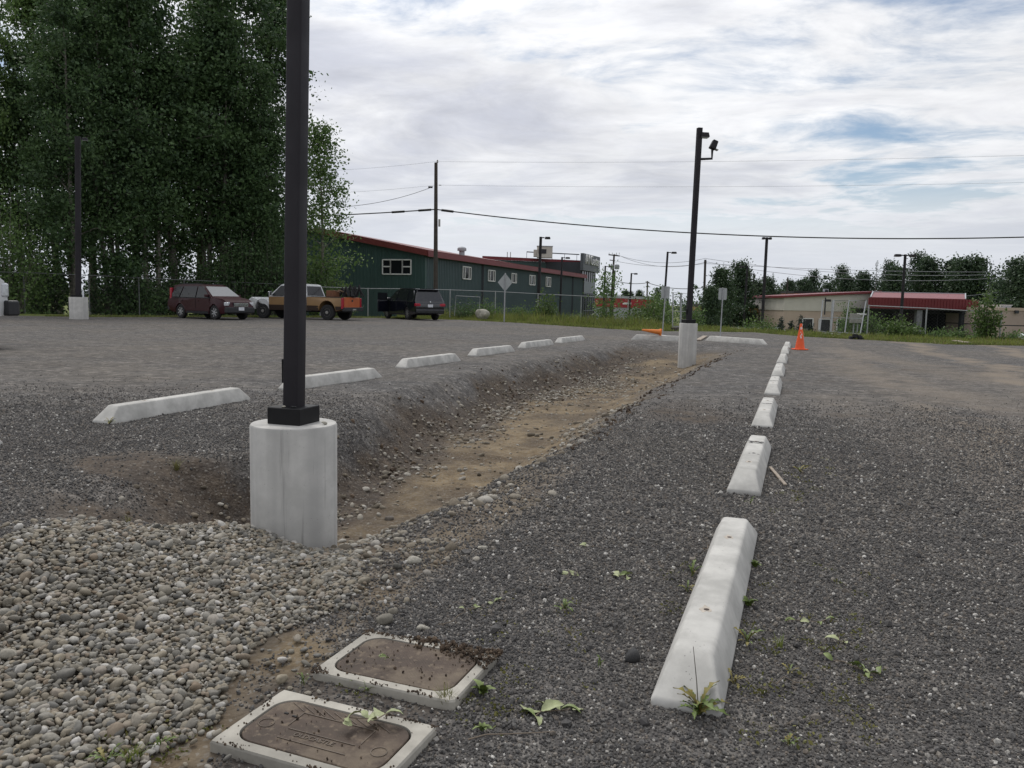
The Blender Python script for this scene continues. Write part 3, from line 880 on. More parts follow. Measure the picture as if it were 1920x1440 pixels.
# dirt spilled over the far corner of the second vault and specks on both lids
def on_vault(i, u, v, z=VTOP + .001):
    ctr, L, W, a = VAULTS[i]
    return np.array([ctr[0] + u * W * math.cos(a) + v * L * math.sin(a), ctr[1] - u * W * math.sin(a) + v * L * math.cos(a), z])
P_, S_, I_ = [], [], []
for i, n in ((0, 60), (1, 120)):
    for k in range(n):
        P_.append(on_vault(i, rg.uniform(-.48, .48), rg.uniform(-.48, .48), VTOP + .002)); S_.append(rg.lognormal(math.log(0.0028), 0.4))
for k in range(900):
    u = rg.uniform(-0.15, 0.52); v = rg.uniform(0.1, 0.55)
    if v + 0.45 * (u - 0.1) > 0.40 + rg.normal(0, 0.06):
        P_.append(on_vault(1, u, v, VTOP + rg.uniform(0, .010))); S_.append(rg.lognormal(math.log(0.0042), 0.5))
for k in range(1500):      # soil washed over the rims
    i = int(rg.random() < .7); e = rg.uniform(-.53, .53); sd_k = rg.integers(0, 3)
    u, v = ((-.5 + abs(rg.normal(0, .035)), e), (e, .5 - abs(rg.normal(0, .035))), (e, -.5 + abs(rg.normal(0, .03))))[sd_k]
    if fbm(np.array([u * 9 + i * 5]), np.array([v * 9]), 55, 2)[0] > .02:
        P_.append(on_vault(i, u, v, VTOP + .001)); S_.append(rg.lognormal(math.log(0.0026), 0.4))
n = len(P_)
sp_ = scatter('spilled_dirt', P_, rg.uniform(0, 6.28, (n, 3)), np.repeat(np.clip(np.array(S_), .0015, .014)[:, None], 3, 1), rg.integers(0, 3, n), CLODS)
tag(sp_, 'dark specks of earth scattered over the two vault lids')

# ================================================================== WHEEL STOPS
def wheel_stop_mesh(L, W=0.20, H=0.135):
    m = MB(); hw = W / 2; tw = hw * 0.57; hl = L / 2; e = 0.145
    pts = [(-hl, -hw, -0.02), (hl, -hw, -0.02), (hl, hw, -0.02), (-hl, hw, -0.02),
           (-hl, -hw, 0.02), (hl, -hw, 0.02), (hl, hw, 0.02), (-hl, hw, 0.02),
           (-hl + e, -tw, H), (hl - e, -tw, H), (hl - e, tw, H), (-hl + e, tw, H)]
    fs = [(3, 2, 1, 0), (0, 1, 5, 4), (1, 2, 6, 5), (2, 3, 7, 6), (3, 0, 4, 7), (4, 5, 9, 8), (5, 6, 10, 9), (6, 7, 11, 10), (7, 4, 8, 11), (8, 9, 10, 11)]
    m.add(pts, fs)
    return m


ORD = ['first', 'second', 'third', 'fourth', 'fifth', 'sixth', 'seventh', 'eighth', 'ninth', 'tenth']
MT['rust_stain'] = simple('rusty_concrete', (0.43, 0.385, 0.33), .9, 0, .25, 40)
MT['pin'] = simple('rusty_hole', (0.05, 0.035, 0.028), 0.9, 0, 0.3, 60)


def add_stop(a, b, W, H, label, group, side):
    """a, b: ends of the centre line on the ground"""
    a = np.array(a[:2]); b = np.array(b[:2]); c = (a + b) / 2; d = b - a; L = float(np.linalg.norm(d))
    t = thing('wheel_stop', label, 'wheel stop', (c[0], c[1], gz(c[0], c[1]) + 0.002), math.atan2(d[1], d[0]), group)
    t.rotation_euler = (random.uniform(-.02, .02), 0, math.atan2(d[1], d[0]) + random.uniform(-.008, .008))
    wheel_stop_mesh(L, W, H).build('block', MT['concrete'], t, bevel=0.012, seg=2, smooth=True)
    for q in (-0.24, 0.24):
        MB().prism([(q * L + 0.006 + (0.030 + .010 * math.sin(5 * a_)) * math.cos(a_), .004 + (0.019 + .006 * math.cos(3 * a_)) * math.sin(a_)) for a_ in np.arange(0, 6.28, .35)], H - .002, H + .0007).build('rust_stain', MT['rust_stain'], t)
        MB().lathe([(0.010, H - 0.003), (0.010, H + 0.0015)], 10, c=(q * L, 0, 0)).build('pin_hole', MT['pin'], t)
    return t


stops = []
# right row: near-left base corner, near-right base corner, far-right base corner of each, from the photograph
RIGHT = [(2.25, 4.19), (5.1, 6.9), (8.08, 9.9), (11.2, 13.0), (14.2, 16.0), (17.5, 19.3), (21.0, 22.8), (24.2, 26.0)]
RT = [-0.235, -0.245, -0.255, -0.25, -0.245, -0.235, -0.225, -0.21]
rl = ['nearest wheel stop of the right row with weeds at its near end', 'second wheel stop of the right row, scuffed black, stick beside it',
      'third wheel stop of the right row, black tyre scuff across its top'] + ['%s wheel stop of the right row counted from the camera' % o for o in ORD[3:8]]
for (s0, s1), t_, lb in zip(RIGHT, RT, rl):
    stops.append(add_stop(ST(s0, t_), ST(s1, t_), 0.205, 0.118, lb, 'wheel stops of the right row', 1))
# black tyre scuffs on two of them
def scuff(stop, L, marks):
    m = MB(); rnd = random.Random(3)
    for x_, n in marks:
        for k in range(n):
            m.box((x_ + rnd.gauss(0, .012), rnd.uniform(-.05, .05), 0.1186), (rnd.uniform(.003, .010), rnd.uniform(.006, .028), 0.0012), rnd.gauss(0, .5))
    m.build('tyre_scuff', MT['pole_base'], stop)
scuff(stops[1], 1.8, [(0.42, 40), (0.36, 14), (-0.1, 4)]); scuff(stops[2], 1.8, [(0.15, 34)]); scuff(stops[3], 1.8, [(-0.1, 16)])

LEFT = [((-340, 905), (8, 833)), ((208, 796), (471, 750)), ((548, 733), (716, 708)), ((762, 691), (864, 677)), ((894, 669), (966, 660)), ((985, 654), (1040, 647)), ((1053, 643.5), (1098, 638))]
ll = ['wheel stop of the left row cut off by the left edge of the photo', 'nearest whole wheel stop of the left row, left of the near lamp pole', 'wheel stop of the left row partly hidden behind the near lamp pole',
      'wheel stop of the left row just past the near lamp pole', 'third wheel stop of the left row from its far end', 'second wheel stop of the left row from its far end', 'farthest wheel stop of the left row']
for (p, q), lb in zip(LEFT, ll):
    a = G(*p); b = G(*q); d = (b - a) / np.linalg.norm(b - a); off_ = np.array([-d[1], d[0], 0]) * 0.11
    stops.append(add_stop(a + off_, b + off_, 0.215, 0.15, lb, 'wheel stops of the left row', -1))
END = [((1186, 637.5), (1300, 642)), ((1328, 640), (1437, 648))]
el = ['wheel stop across the far end of the swale with a toppled cone on top', 'wheel stop across the far end of the swale, right of the far lamp pole']
endst = []
for (p, q), lb in zip(END, el):
    a = G(*p); b = G(*q)
    endst.append(add_stop(a + np.array([0, .11, 0]), b + np.array([0, .11, 0]), 0.23, 0.17, lb, 'wheel stops across the far end of the swale', 0))


# ================================================================== LAMP POLES ON CONCRETE BASES
def light_pole(label, base, dia, z_top, bot, top, pole_w, rz, lean=(0, 0), heads=(), cover=True, group='dark lamp poles on round concrete bases'):
    t = thing('lamp_pole', label, 'lamp pole', base, 0, group)
    h = z_top - base[2]
    r = dia / 2
    MB().lathe([(r, bot - base[2]), (r, h - 0.012), (r - 0.006, h - 0.003), (r - 0.02, h)], 48).build('concrete_base', MT['concrete_base'], t, smooth=True)
    if cover:
        s = pole_w * 2.25
        MB().box((0, 0, h + 0.045), (s, s, 0.09), rz).build('base_cover', MT['pole_base'], t, bevel=0.004, seg=1)
    px, py = lean
    H = top - base[2]
    m = MB(); c, s_ = math.cos(rz), math.sin(rz)
    hw = pole_w / 2; pts = []
    for z, ox, oy in ((h, 0, 0), (H, px, py)):
        for x_, y_ in rrect(pole_w, pole_w, pole_w * 0.12, 3): pts.append((ox + x_ * c - y_ * s_, oy + x_ * s_ + y_ * c, z))
    n = len(pts) // 2
    m.add(pts, [(i, (i + 1) % n, n + (i + 1) % n, n + i) for i in range(n)] + [tuple(range(2 * n - 1, n - 1, -1))[::-1]])
    m.build('pole', MT['pole'], t, smooth=True)
    hx = Vector((-s_, c, 0)) * 0
    MB().box((-hw * 1.02 * c - 0.008 * c, -hw * 1.02 * s_ - 0.008 * s_, h + 0.28), (0.012, pole_w * 0.55, 0.13), rz).build('hand_hole_cover', MT['pole_base'], t, bevel=0.003, seg=1)
    for kind, z, dx, dy, ang in heads:
        if kind == 'top':
            hd = MB().box((dx, dy, z), (0.22, 0.17, 0.11), ang, taper=0.8).build('lamp_head', MT['pole'], t, bevel=0.015)
            MB().box((dx, dy, z - 0.062), (0.18, 0.14, 0.012), ang).build('lens', MT['lens'], hd)
        else:
            MB().tube([(dx * 0.15, dy * 0.15, z), (dx, dy, z + 0.02), (dx, dy, z + 0.24)], 0.03, 8).build('bracket_arm', MT['pole'], t, smooth=True)
            hd = MB().box((dx + 0.03, dy, z + 0.34), (0.155, 0.19, 0.21), rot=Euler((0, R(22), ang)).to_matrix(), taper=0.82).build('lamp_head', MT['pole'], t, bevel=0.02)
            MB().box((dx + 0.075, dy, z + 0.235), (0.12, 0.15, 0.015), rot=Euler((0, R(22), ang)).to_matrix()).build('lens', MT['lens'], hd)
    return t


Dn = 4.30
c0 = AT(551, 790, Dn); zt = AT(551, 792, Dn)[2]
topP = AT(559.5, 0, Dn)
lean_k = (topP[0] - c0[0]) / (topP[2] - zt)
Hn = 6.6
near_pole = light_pole('nearest lamp pole, dark square post on a concrete cylinder rising out of frame', (c0[0], c0[1], -0.05), 0.46, zt, -0.45, Hn, 0.089, R(-18),
                       lean=(lean_k * (Hn - zt), 0), heads=[('top', 6.2, 0.22, 0.05, 0.2), ('arm', 5.6, -0.3, 0, 0.5)])
Df = 19.4
c1 = AT(1291, 606, Df); zf = c1[2]; tf = AT(1313.5, 240, Df)
far_pole = light_pole('lamp pole at the far end of the swale with two flood lamps near its top', (c1[0], c1[1], -0.02), 0.435, zf, -0.35, tf[2], 0.115, R(15),
                      lean=(tf[0] - c1[0] - 0.02, 0), heads=[('top', tf[2] - 0.16 - (-0.02), tf[0] - c1[0] + 0.10, 0.0, 0.15), ('arm', tf[2] - 0.70, tf[0] - c1[0] + 0.30, 0, 0.0)])
MB().box((0.012, -0.2125, 0.20), (0.003, 0.014, 0.44)).build('form_seam', MT['concrete_collar'], far_pole)
Dl = 35.0
c2 = AT(147, 557, Dl); g2 = gz(c2[0], c2[1]); t2 = AT(146, 256, Dl)
left_pole = light_pole('lamp pole on a pale concrete cylinder in front of the tall trees', (c2[0], c2[1], g2), 0.75, c2[2], g2 - 0.2, t2[2], 0.20, R(10),
                       lean=(t2[0] - c2[0], 0), heads=[('top', t2[2] - g2 - 0.1, t2[0] - c2[0] + 0.3, 0, 0)])
MB().lathe([(0.03, 0), (0.03, 0.16), (0.012, 0.2), (0.012, 0.24)], 10).build('water_bottle', MT['plate'], None, True)
wb = bpy.data.objects['water_bottle']; wb.location = (c2[0] + 0.27, c2[1] - 0.12, c2[2]); wb.scale = (1.4,) * 3
tag(wb, 'pale plastic bottle standing on the concrete base by the trees', 'bottle')

# ================================================================== CONES, SIGNS ON BASES
def cone(name, label, loc, h=0.72, mat='orange', rot=(0, 0, 0), base=0.36, group='orange traffic cones'):
    t = thing(name, label, 'traffic cone', loc, 0, group, rot)
    m = MB().box((0, 0, 0.014), (base, base, 0.028), taper=0.97).build('base', MT[mat], t, bevel=0.006)
    MB().lathe([(base * 0.40, 0.026), (base * 0.385, 0.05), (0.028, h), (0.02, h + 0.004)], 28).build('cone_body', MT[mat], t, smooth=True)
    return t


pc = G(1499.5, 656); Hc = 0.71
cone_a = cone('traffic_cone', 'upright orange traffic cone at the far end of the right wheel stops', (pc[0], pc[1], gz(pc[0], pc[1]) + .005), Hc, rot=(0, 0, 0.25), base=0.33)
m = MB(); rnd = random.Random(4)
for k in range(9):
    zz_ = Hc * rnd.uniform(0.45, 0.9); a = rnd.uniform(-2.3, -1.5); r0 = 0.33 * 0.385 + (0.028 - 0.33 * 0.385) * (zz_ - .05) / (Hc - .05) + 0.001
    m.box((r0 * math.cos(a), r0 * math.sin(a), zz_), (0.004, rnd.uniform(.01, .03), rnd.uniform(.02, .06)), a)
m.build('pale_scuff', MT['white'], cone_a)
e0 = endst[0]
pk = AT(1239, 626, float(e0.location[1]))
cone_b = cone('traffic_cone', 'faded orange traffic cone lying on its side on a wheel stop', (pk[0], pk[1], float(e0.location[2]) + 0.17 + 0.10), 0.62, 'orange_old', (0, R(-84), R(6)), 0.22)


def posted_sign(label, px_base, px_top, Y, size, shape, post_r, disk, group):
    b = AT(px_base[0], px_base[1], Y); tp = AT(px_top[0], px_top[1], Y)
    b[2] = gz(b[0], b[1])
    t = thing('road_sign', label, 'sign', b, 0, group)
    if disk: MB().lathe([(0.28, 0.0), (0.28, 0.03), (0.22, 0.06), (0.05, 0.08)], 28).build('base', MT['white'], t, smooth=True)
    d = tp - b
    MB().tube([(0, 0, 0.02), tuple(d)], post_r, 8).build('post', MT['galv'], t, smooth=True)
    w, h = size
    if shape == 'rect': poly = rrect(w, h, w * 0.12, 4)
    else: poly = [(0, -h / 2), (w / 2, 0), (0, h / 2), (-w / 2, 0)]
    n = len(poly); cx, cz = d[0], d[2] - h / 2
    pts = [(cx + x_, 0.028 + 0.0, cz + z_) for x_, z_ in poly] + [(cx + x_, 0.031, cz + z_) for x_, z_ in poly]
    MB().add(pts, [tuple(range(n)), tuple(range(2 * n - 1, n - 1, -1))] + [(i, n + i, n + (i + 1) % n, (i + 1) % n) for i in range(n)]).build('sign_panel', MT['sign_back'], t)
    return t


Y1 = G(1241, 633)[1]; Y2 = G(1350, 636)[1]
posted_sign('grey back of a parking sign on a white base left of the far pole', (1241.5, 634), (1248.5, 537), Y1, (0.30, 0.42), 'rect', 0.022, True, 'parking signs on white bases')
posted_sign('grey back of a parking sign on a white base right of the far pole', (1350, 637), (1356, 540), Y2, (0.29, 0.41), 'rect', 0.022, True, 'parking signs on white bases')
posted_sign('diamond shaped sign seen from behind in front of the green building', (945.5, 591), (947.5, 512), 44.5, (0.82, 1.02), 'diamond', 0.04, False, None)

# ================================================================== VEHICLES
def wheel(parent, x, y, r, w, style):
    """wheel with its axis along local y; the outer face points away from y = 0"""
    wh = MB(); sg = 1 if y > 0 else -1
    rr = r * (0.66 if style != 'truck' else 0.56)
    o = bpy.data.objects.new('wheel', None); link(o, parent); o.location = (x, y, r); o.rotation_euler = (R(-90) * sg, 0, 0)
    h = w / 2
    MB().lathe([(rr, -h), (r - .03, -h), (r, -h + .03), (r, h - .03), (r - .03, h), (rr + .012, h), (rr, h - .02)], 32).build('tyre', MT['rubber'], o, smooth=True)
    m = MB(); d = h - 0.03
    mt = MT['rim_old'] if style == 'truck' else MT['rim']
    m.lathe([(rr, d - .05), (rr, d), (rr - .025, d + .012), (rr - .035, d - .05)], 28)
    if style == 'truck':
        m.lathe([(rr - .03, d - .03), (rr * .55, d + .005), (rr * .35, d - .005), (rr * .35, d + .03), (0.02, d + .035)], 20)
    else:
        for k in range(style):
            a = 2 * math.pi * k / style; b = a + (0.13 if style == 10 else 0.0)
            m.bar((rr * .16 * math.cos(a), rr * .16 * math.sin(a), d), ((rr - .02) * math.cos(a), (rr - .02) * math.sin(a), d + .004), 0.045 if style < 8 else 0.034, 0.03, up=(0, 0, 1))
        m.lathe([(rr * .22, d - .02), (rr * .2, d + .02), (0.01, d + .024)], 14)
    m.build('rim', mt, o, smooth=True)
    MB().lathe([(rr - .005, d - .075), (0.01, d - .07)], 20).build('brake_disc', MT['black_plastic'], o)
    return o


class Car:
    """local frame: x forward, y to the car's left, z up; origin on the ground under the middle of the wheelbase"""
    def __init__(s, name, label, loc, heading, group, half_w, belt_z, sill_z, roof_z, roof_hw, xf, xr, cat='car'):
        s.t = thing(name, label, cat, loc, heading, group)
        s.W, s.belt, s.sill, s.roof, s.rw, s.xf, s.xr = half_w, belt_z, sill_z, roof_z, roof_hw, xf, xr
    def hw(s, x, z):
        w = s.W
        if z < s.sill + 0.25: w -= 0.05 * (s.sill + 0.25 - z) / 0.25
        if z > s.belt: w = s.W - 0.02 - (s.W - 0.02 - s.rw) * (z - s.belt) / (s.roof - s.belt)
        elif z > s.belt - .25: w -= 0.02 * (z - s.belt + .25) / .25
        L = s.xf - s.xr
        for e, k in ((s.xf - x, 0.13), (x - s.xr, 0.08)):
            if e < 0.75: w -= k * ((0.75 - e) / 0.75) ** 2
        return w
    def hull(s, prof, mat, name='body', bevel=0.055):
        """closed side outline (x, z) extruded over the car's width with rounded long edges"""
        n = len(prof); pts = []
        for sg in (-1, 1):
            for x, z in prof: pts.append((x, sg * s.hw(x, z), z))
        m = MB(); m.add(pts, [tuple(range(n)), tuple(range(2 * n - 1, n - 1, -1))] + [(i, n + i, n + (i + 1) % n, (i + 1) % n) for i in range(n)])
        o = m.build(name, mat, s.t)
        bm = bmesh.new(); bm.from_mesh(o.data)
        es = [e for e in bm.edges if abs(e.verts[0].co.y - e.verts[1].co.y) < 0.3 and len(e.link_faces) == 2 and any(len(f.verts) > 4 for f in e.link_faces) and min(v.co.z for v in e.verts) > s.sill + .35]
        bmesh.ops.bevel(bm, geom=es, offset=bevel, segments=2, affect='EDGES', clamp_overlap=True)
        bmesh.ops.triangulate(bm, faces=[f for f in bm.faces if len(f.verts) > 4])
        bmesh.ops.recalc_face_normals(bm, faces=bm.faces); bm.to_mesh(o.data); bm.free()
        for p in o.data.polygons: p.use_smooth = True
        o.data.set_sharp_from_angle(angle=R(32))
        return o
    def side(s, poly, name, mat, sides=(-1, 1), out=0.006, parent=None, thick=0.0):
        """panels lying on the flanks; poly is (x, z)"""
        r = []
        for sg in sides:
            n = len(poly)
            pts = [(x, sg * (s.hw(x, z) + out), z) for x, z in poly] + [(x, sg * (s.hw(x, z) - 0.03), z) for x, z in poly]
            fs = [tuple(range(n)) if sg < 0 else tuple(range(n - 1, -1, -1))] + [(i, n + i, n + (i + 1) % n, (i + 1) % n) for i in range(n)]
            r.append(MB().add(pts, fs).build(name, mat, parent or s.t))
        return r
    def cross(s, x0, z0, x1, z1, inset, name, mat, out=0.006, parent=None, y0=None, y1=None):
        """pane across the car from line (x0,z0) up to (x1,z1)"""
        d = Vector((x1 - x0, 0, z1 - z0)).normalized(); nrm = Vector((d.z, 0, -d.x)); nrm = nrm if (nrm.x * (1 if x0 > 0 else -1)) > 0 else -nrm
        a, b = s.hw(x0, z0) - inset, s.hw(x1, z1) - inset
        ya, yb = (-a, a) if y0 is None else (y0, y1); yc, yd = (-b, b) if y0 is None else (y0, y1)
        q = [Vector((x0, ya, z0)), Vector((x0, yb, z0)), Vector((x1, yd, z1)), Vector((x1, yc, z1))]
        pts = [p + nrm * out for p in q] + [p - nrm * 0.03 for p in q]
        return MB().add(pts, [(0, 1, 2, 3), (7, 6, 5, 4)] + [(i, 4 + i, 4 + (i + 1) % 4, (i + 1) % 4) for i in range(4)]).build(name, mat, parent or s.t)
    def box(s, c, size, name, mat, parent=None, bevel=0.012, rz=0.0):
        return MB().box(c, size, rz).build(name, mat, parent or s.t, bevel=bevel)


def arch(xc, r, z0, n=9, rev=False):
    """points of a wheel arch from back to front along the bottom edge"""
    a = [(xc - r * math.cos(math.pi * i / n), z0 + r * math.sin(math.pi * i / n)) for i in range(n + 1)]
    return a


def suv(label, loc, heading, mats, dims, wheel_style, front_style, rear_style, name='parked_suv', open_door=False):
    body_m, glass_m = mats
    L, WB, W, H, belt, hood = dims
    xf, xr = WB / 2 + (L - WB) * 0.44, -WB / 2 - (L - WB) * 0.56
    c = Car(name, label, loc, heading, 'vehicles parked along the trees', W, belt, 0.28, H, W * 0.72, xf, xr, 'suv')
    wr = H * 0.205
    a1, a2 = -WB / 2, WB / 2; ra = wr * 1.17
    z0 = 0.28
    prof = [(xr + .06, z0 + .12)] + [(a1 - ra - .02, z0)] + arch(a1, ra, z0 + 0.02) + [(a1 + ra + .02, z0 - .02), (a2 - ra - .02, z0 - .02)] + arch(a2, ra, z0 + 0.02) + \
           [(a2 + ra + .04, z0), (xf - .06, z0 + .05), (xf, z0 + .2), (xf - .01, hood - .34), (xf - .09, hood - .15), (xf - .34, hood - .03), (xf - 1.02, hood + .07),
            (xf - 1.85, H - .09), (xf - 2.15, H - .015), (xf - 2.9, H), (xr + .75, H - .02), (xr + .32, H - .06), (xr + .06, belt + .02), (xr, belt - .12), (xr, z0 + .28)]
    prof = prof[::-1]
    b = c.hull(prof, body_m)
    # windows on both flanks
    wz0, wz1 = belt + .02, H - .115
    xw0, xw1 = xf - 1.18, xf - 1.88
    panes = [[(xw0, wz0), (xw1, wz1), (xf - 2.26, wz1 + .01), (xf - 2.22, wz0)],
             [(xf - 2.30, wz0), (xf - 2.34, wz1 + .01), (xr + 1.22, wz1), (xr + 1.10, wz0)],
             [(xr + 1.02, wz0), (xr + 1.14, wz1), (xr + .62, wz1 - .03), (xr + .36, wz0 + .16), (xr + .42, wz0 + .03)]]
    for p in panes: c.side(p, 'side_window', glass_m, out=0.004)
    ch = MT['chrome'] if rear_style == 'x' else MT['black_plastic']
    c.side([(xw0 + .03, wz0 - .03), (xw0 + .03, wz0 - .005), (xr + .40, wz0 - .005), (xr + .40, wz0 - .03)], 'belt_trim', ch, out=0.008)
    if rear_style == 'x':
        c.side([(xr + .40, wz0 - .02), (xr + .31, wz0 + .16), (xr + .345, wz0 + .16), (xr + .44, wz0 + .0)], 'window_trim', ch, out=0.007)
        c.side([(xr + .31, wz0 + .16), (xr + .60, wz1 + .0), (xr + .63, wz1 - .02), (xr + .345, wz0 + .16)], 'window_trim', ch, out=0.007)
    # doors as slightly proud skins with handles
    dz0, dz1 = z0 + .13, belt - .03
    for x0, x1 in ((xf - 1.22, xf - 2.24), (xf - 2.28, xr + 1.12)):
        c.side([(x1 + .012, dz0), (x1 + .012, dz1), (x1 - .022, dz1), (x1 - .022, dz0)] if x1 > a1 + ra + .05 else [(x1 + .012, dz0 + .42), (x1 + .012, dz1), (x1 - .022, dz1), (x1 - .022, dz0 + .42)], 'door_gap', MT['rubber'], out=0.002)
        for d in c.side([(x0, dz0), (x0, dz1), (x1, dz1), (x1, dz0 + (0.0 if x1 > a1 + ra else .0))] if x1 > a1 + ra + .05 else [(x0, dz0), (x0, dz1), (x1, dz1), (x1, dz0 + .42), (a1 + ra + .06, dz0)], 'door', body_m, out=0.004):
            sg = -1 if d.data.vertices[0].co.y < 0 else 1
            MB().box((x1 + .16, sg * (c.hw(x1, dz1 - .1) + .018), dz1 - .11), (.17, .025, .035)).build('door_handle', body_m, d, bevel=.006)
    c.side([(a1 + ra + .06, z0 - .015), (a1 + ra + .06, z0 + .10), (a2 - ra - .06, z0 + .10), (a2 - ra - .06, z0 - .015)], 'sill_trim', MT['black_plastic'], out=0.012)
    for sg in (-1, 1):
        c.box((xf - 1.34, sg * (c.hw(xf - 1.3, belt + .1) + .10), belt + .11), (.10, .20, .13), 'wing_mirror', body_m, bevel=.03)
        wheel(c.t, a1, sg * (W - .13), wr, .22, wheel_style); wheel(c.t, a2, sg * (W - .13), wr, .22, wheel_style)
        MB().bar((xf - 2.15, sg * (W * .66), H + .015), (xr + .7, sg * (W * .64), H + .005), .035, .035).build('roof_rail', MT['black_plastic'], c.t)
    # glass fore and aft
    c.cross(xf - 1.06, hood + .085, xf - 1.80, H - .115, .07, 'windscreen', MT['dash_glass'], out=.008)
    c.cross(xr + .085, belt + .05, xr + .315, H - .12, .12, 'rear_window', glass_m, out=.012)
    # bumpers
    c.box((xf - .10, 0, z0 + .19), (.26, W * 1.80, .30), 'front_bumper', MT['black_plastic'], bevel=.06)
    c.box((xr + .08, 0, z0 + .22), (.24, W * 1.84, .26), 'rear_bumper', MT['black_plastic'] if rear_style != 'x' else body_m, bevel=.06)
    g = MB().box((xf - .02, 0, hood - .27), (.06, W * .95, .17)).build('grille', MT['black_plastic'], c.t, bevel=.01)
    for k in range(3): MB().box((xf + .012, 0, hood - .335 + k * .06), (.02, W * .92, .022)).build('grille_bar', MT['chrome'], g)
    for sg in (-1, 1):
        MB().box((xf - .16, sg * W * .72, hood - .25), (.22, .34, .19), rz=sg * -.45).build('headlight', MT['clear_lens'], c.t, bevel=.04)
        if rear_style == 'x':
            MB().box((xr + .05, sg * W * .76, belt - .19), (.14, .42, .16), rz=sg * .16).build('tail_light', MT['red_lens'], c.t, bevel=.03)
        else:
            MB().box((xr + .20, sg * (W * .80), belt + .16), (.16, .12, .62)).build('tail_light', MT['red_lens'], c.t, bevel=.03)
    MB().box((xf + .035, W * .0, z0 + .25), (.015, .31, .155)).build('number_plate', MT['plate'], c.t)
    pr = MB().box((xr - .012, 0, belt - .24), (.015, .31, .155)).build('number_plate', MT['plate'], c.t)
    if rear_style == 'x':
        bd = MB().lathe([(.045, 0), (.045, .008), (.03, .012)], 16).build('round_badge', MT['chrome'], c.t)
        bd.rotation_euler = (0, R(-90), 0); bd.location = (xr - .004, 0, belt - .03)
        MB().box((xr + .30, 0, H - .045), (.30, W * 1.36, .035)).build('roof_spoiler', body_m, c.t, bevel=.012)
        MB().box((xr + .02, W * .58, z0 + .42), (.02, .16, .03)).build('exhaust_reflector', MT['chrome'], c.t)
    if open_door:
        dx = xf - 1.22; a = R(62); w0 = c.hw(dx, .8)
        dr = MB().bar((dx, w0, .78), (dx - math.cos(a) * 1.0, w0 + math.sin(a) * 1.0, .78), .05, .72).build('open_door', body_m, c.t)
        MB().bar((dx - .22, w0 + .20, 1.32), (dx - math.cos(a) * 1.0, w0 + math.sin(a) * 1.0, 1.32), .03, .40).build('door_window', MT['glass'], dr)
    return c


def put(px, py, Y):
    P = AT(px, py, Y); return (P[0], P[1], gz(P[0], P[1]))


MT['maroon'] = simple('maroon_paint', (0.034, 0.004, 0.008), 0.38, 0.0, .06, 3, spec=.3, coat=.12); MT['navy_black'] = paint('black_car_paint', (0.006, 0.007, 0.013), 0.2, 0.8)
MT['tan_paint'] = simple('tan_truck_paint', (0.27, 0.165, 0.075), 0.45, 0, 0.08, 3); MT['orange_paint'] = simple('rusty_orange_paint', (0.43, 0.10, 0.025), 0.5, 0, 0.12, 3)
MT['white_car'] = paint('white_car_paint', (0.62, 0.63, 0.64)); MT['dark_brown'] = simple('dark_brown_paint', (0.035, 0.022, 0.016), 0.5)

MT['dash_glass'] = simple('windscreen_glass', (0.10, 0.11, 0.12), 0.05, 0.0, 0.02, spec=1.0)
suv_red = suv('dark maroon suv with its front turned towards the camera under the trees', put(398, 590, 39.6), R(-33), (MT['maroon'], MT['glass']), (4.6, 2.62, 0.89, 1.68, 1.02, 1.00), 7, 'cr', 'cr')
suv_black = suv('black suv seen from behind with chrome window line and an open front door', put(771, 590, 47.3), R(180 - 58), (MT['navy_black'], MT['glass']), (4.85, 2.93, 0.96, 1.77, 1.06, 1.06), 10, 'x', 'x', open_door=True)


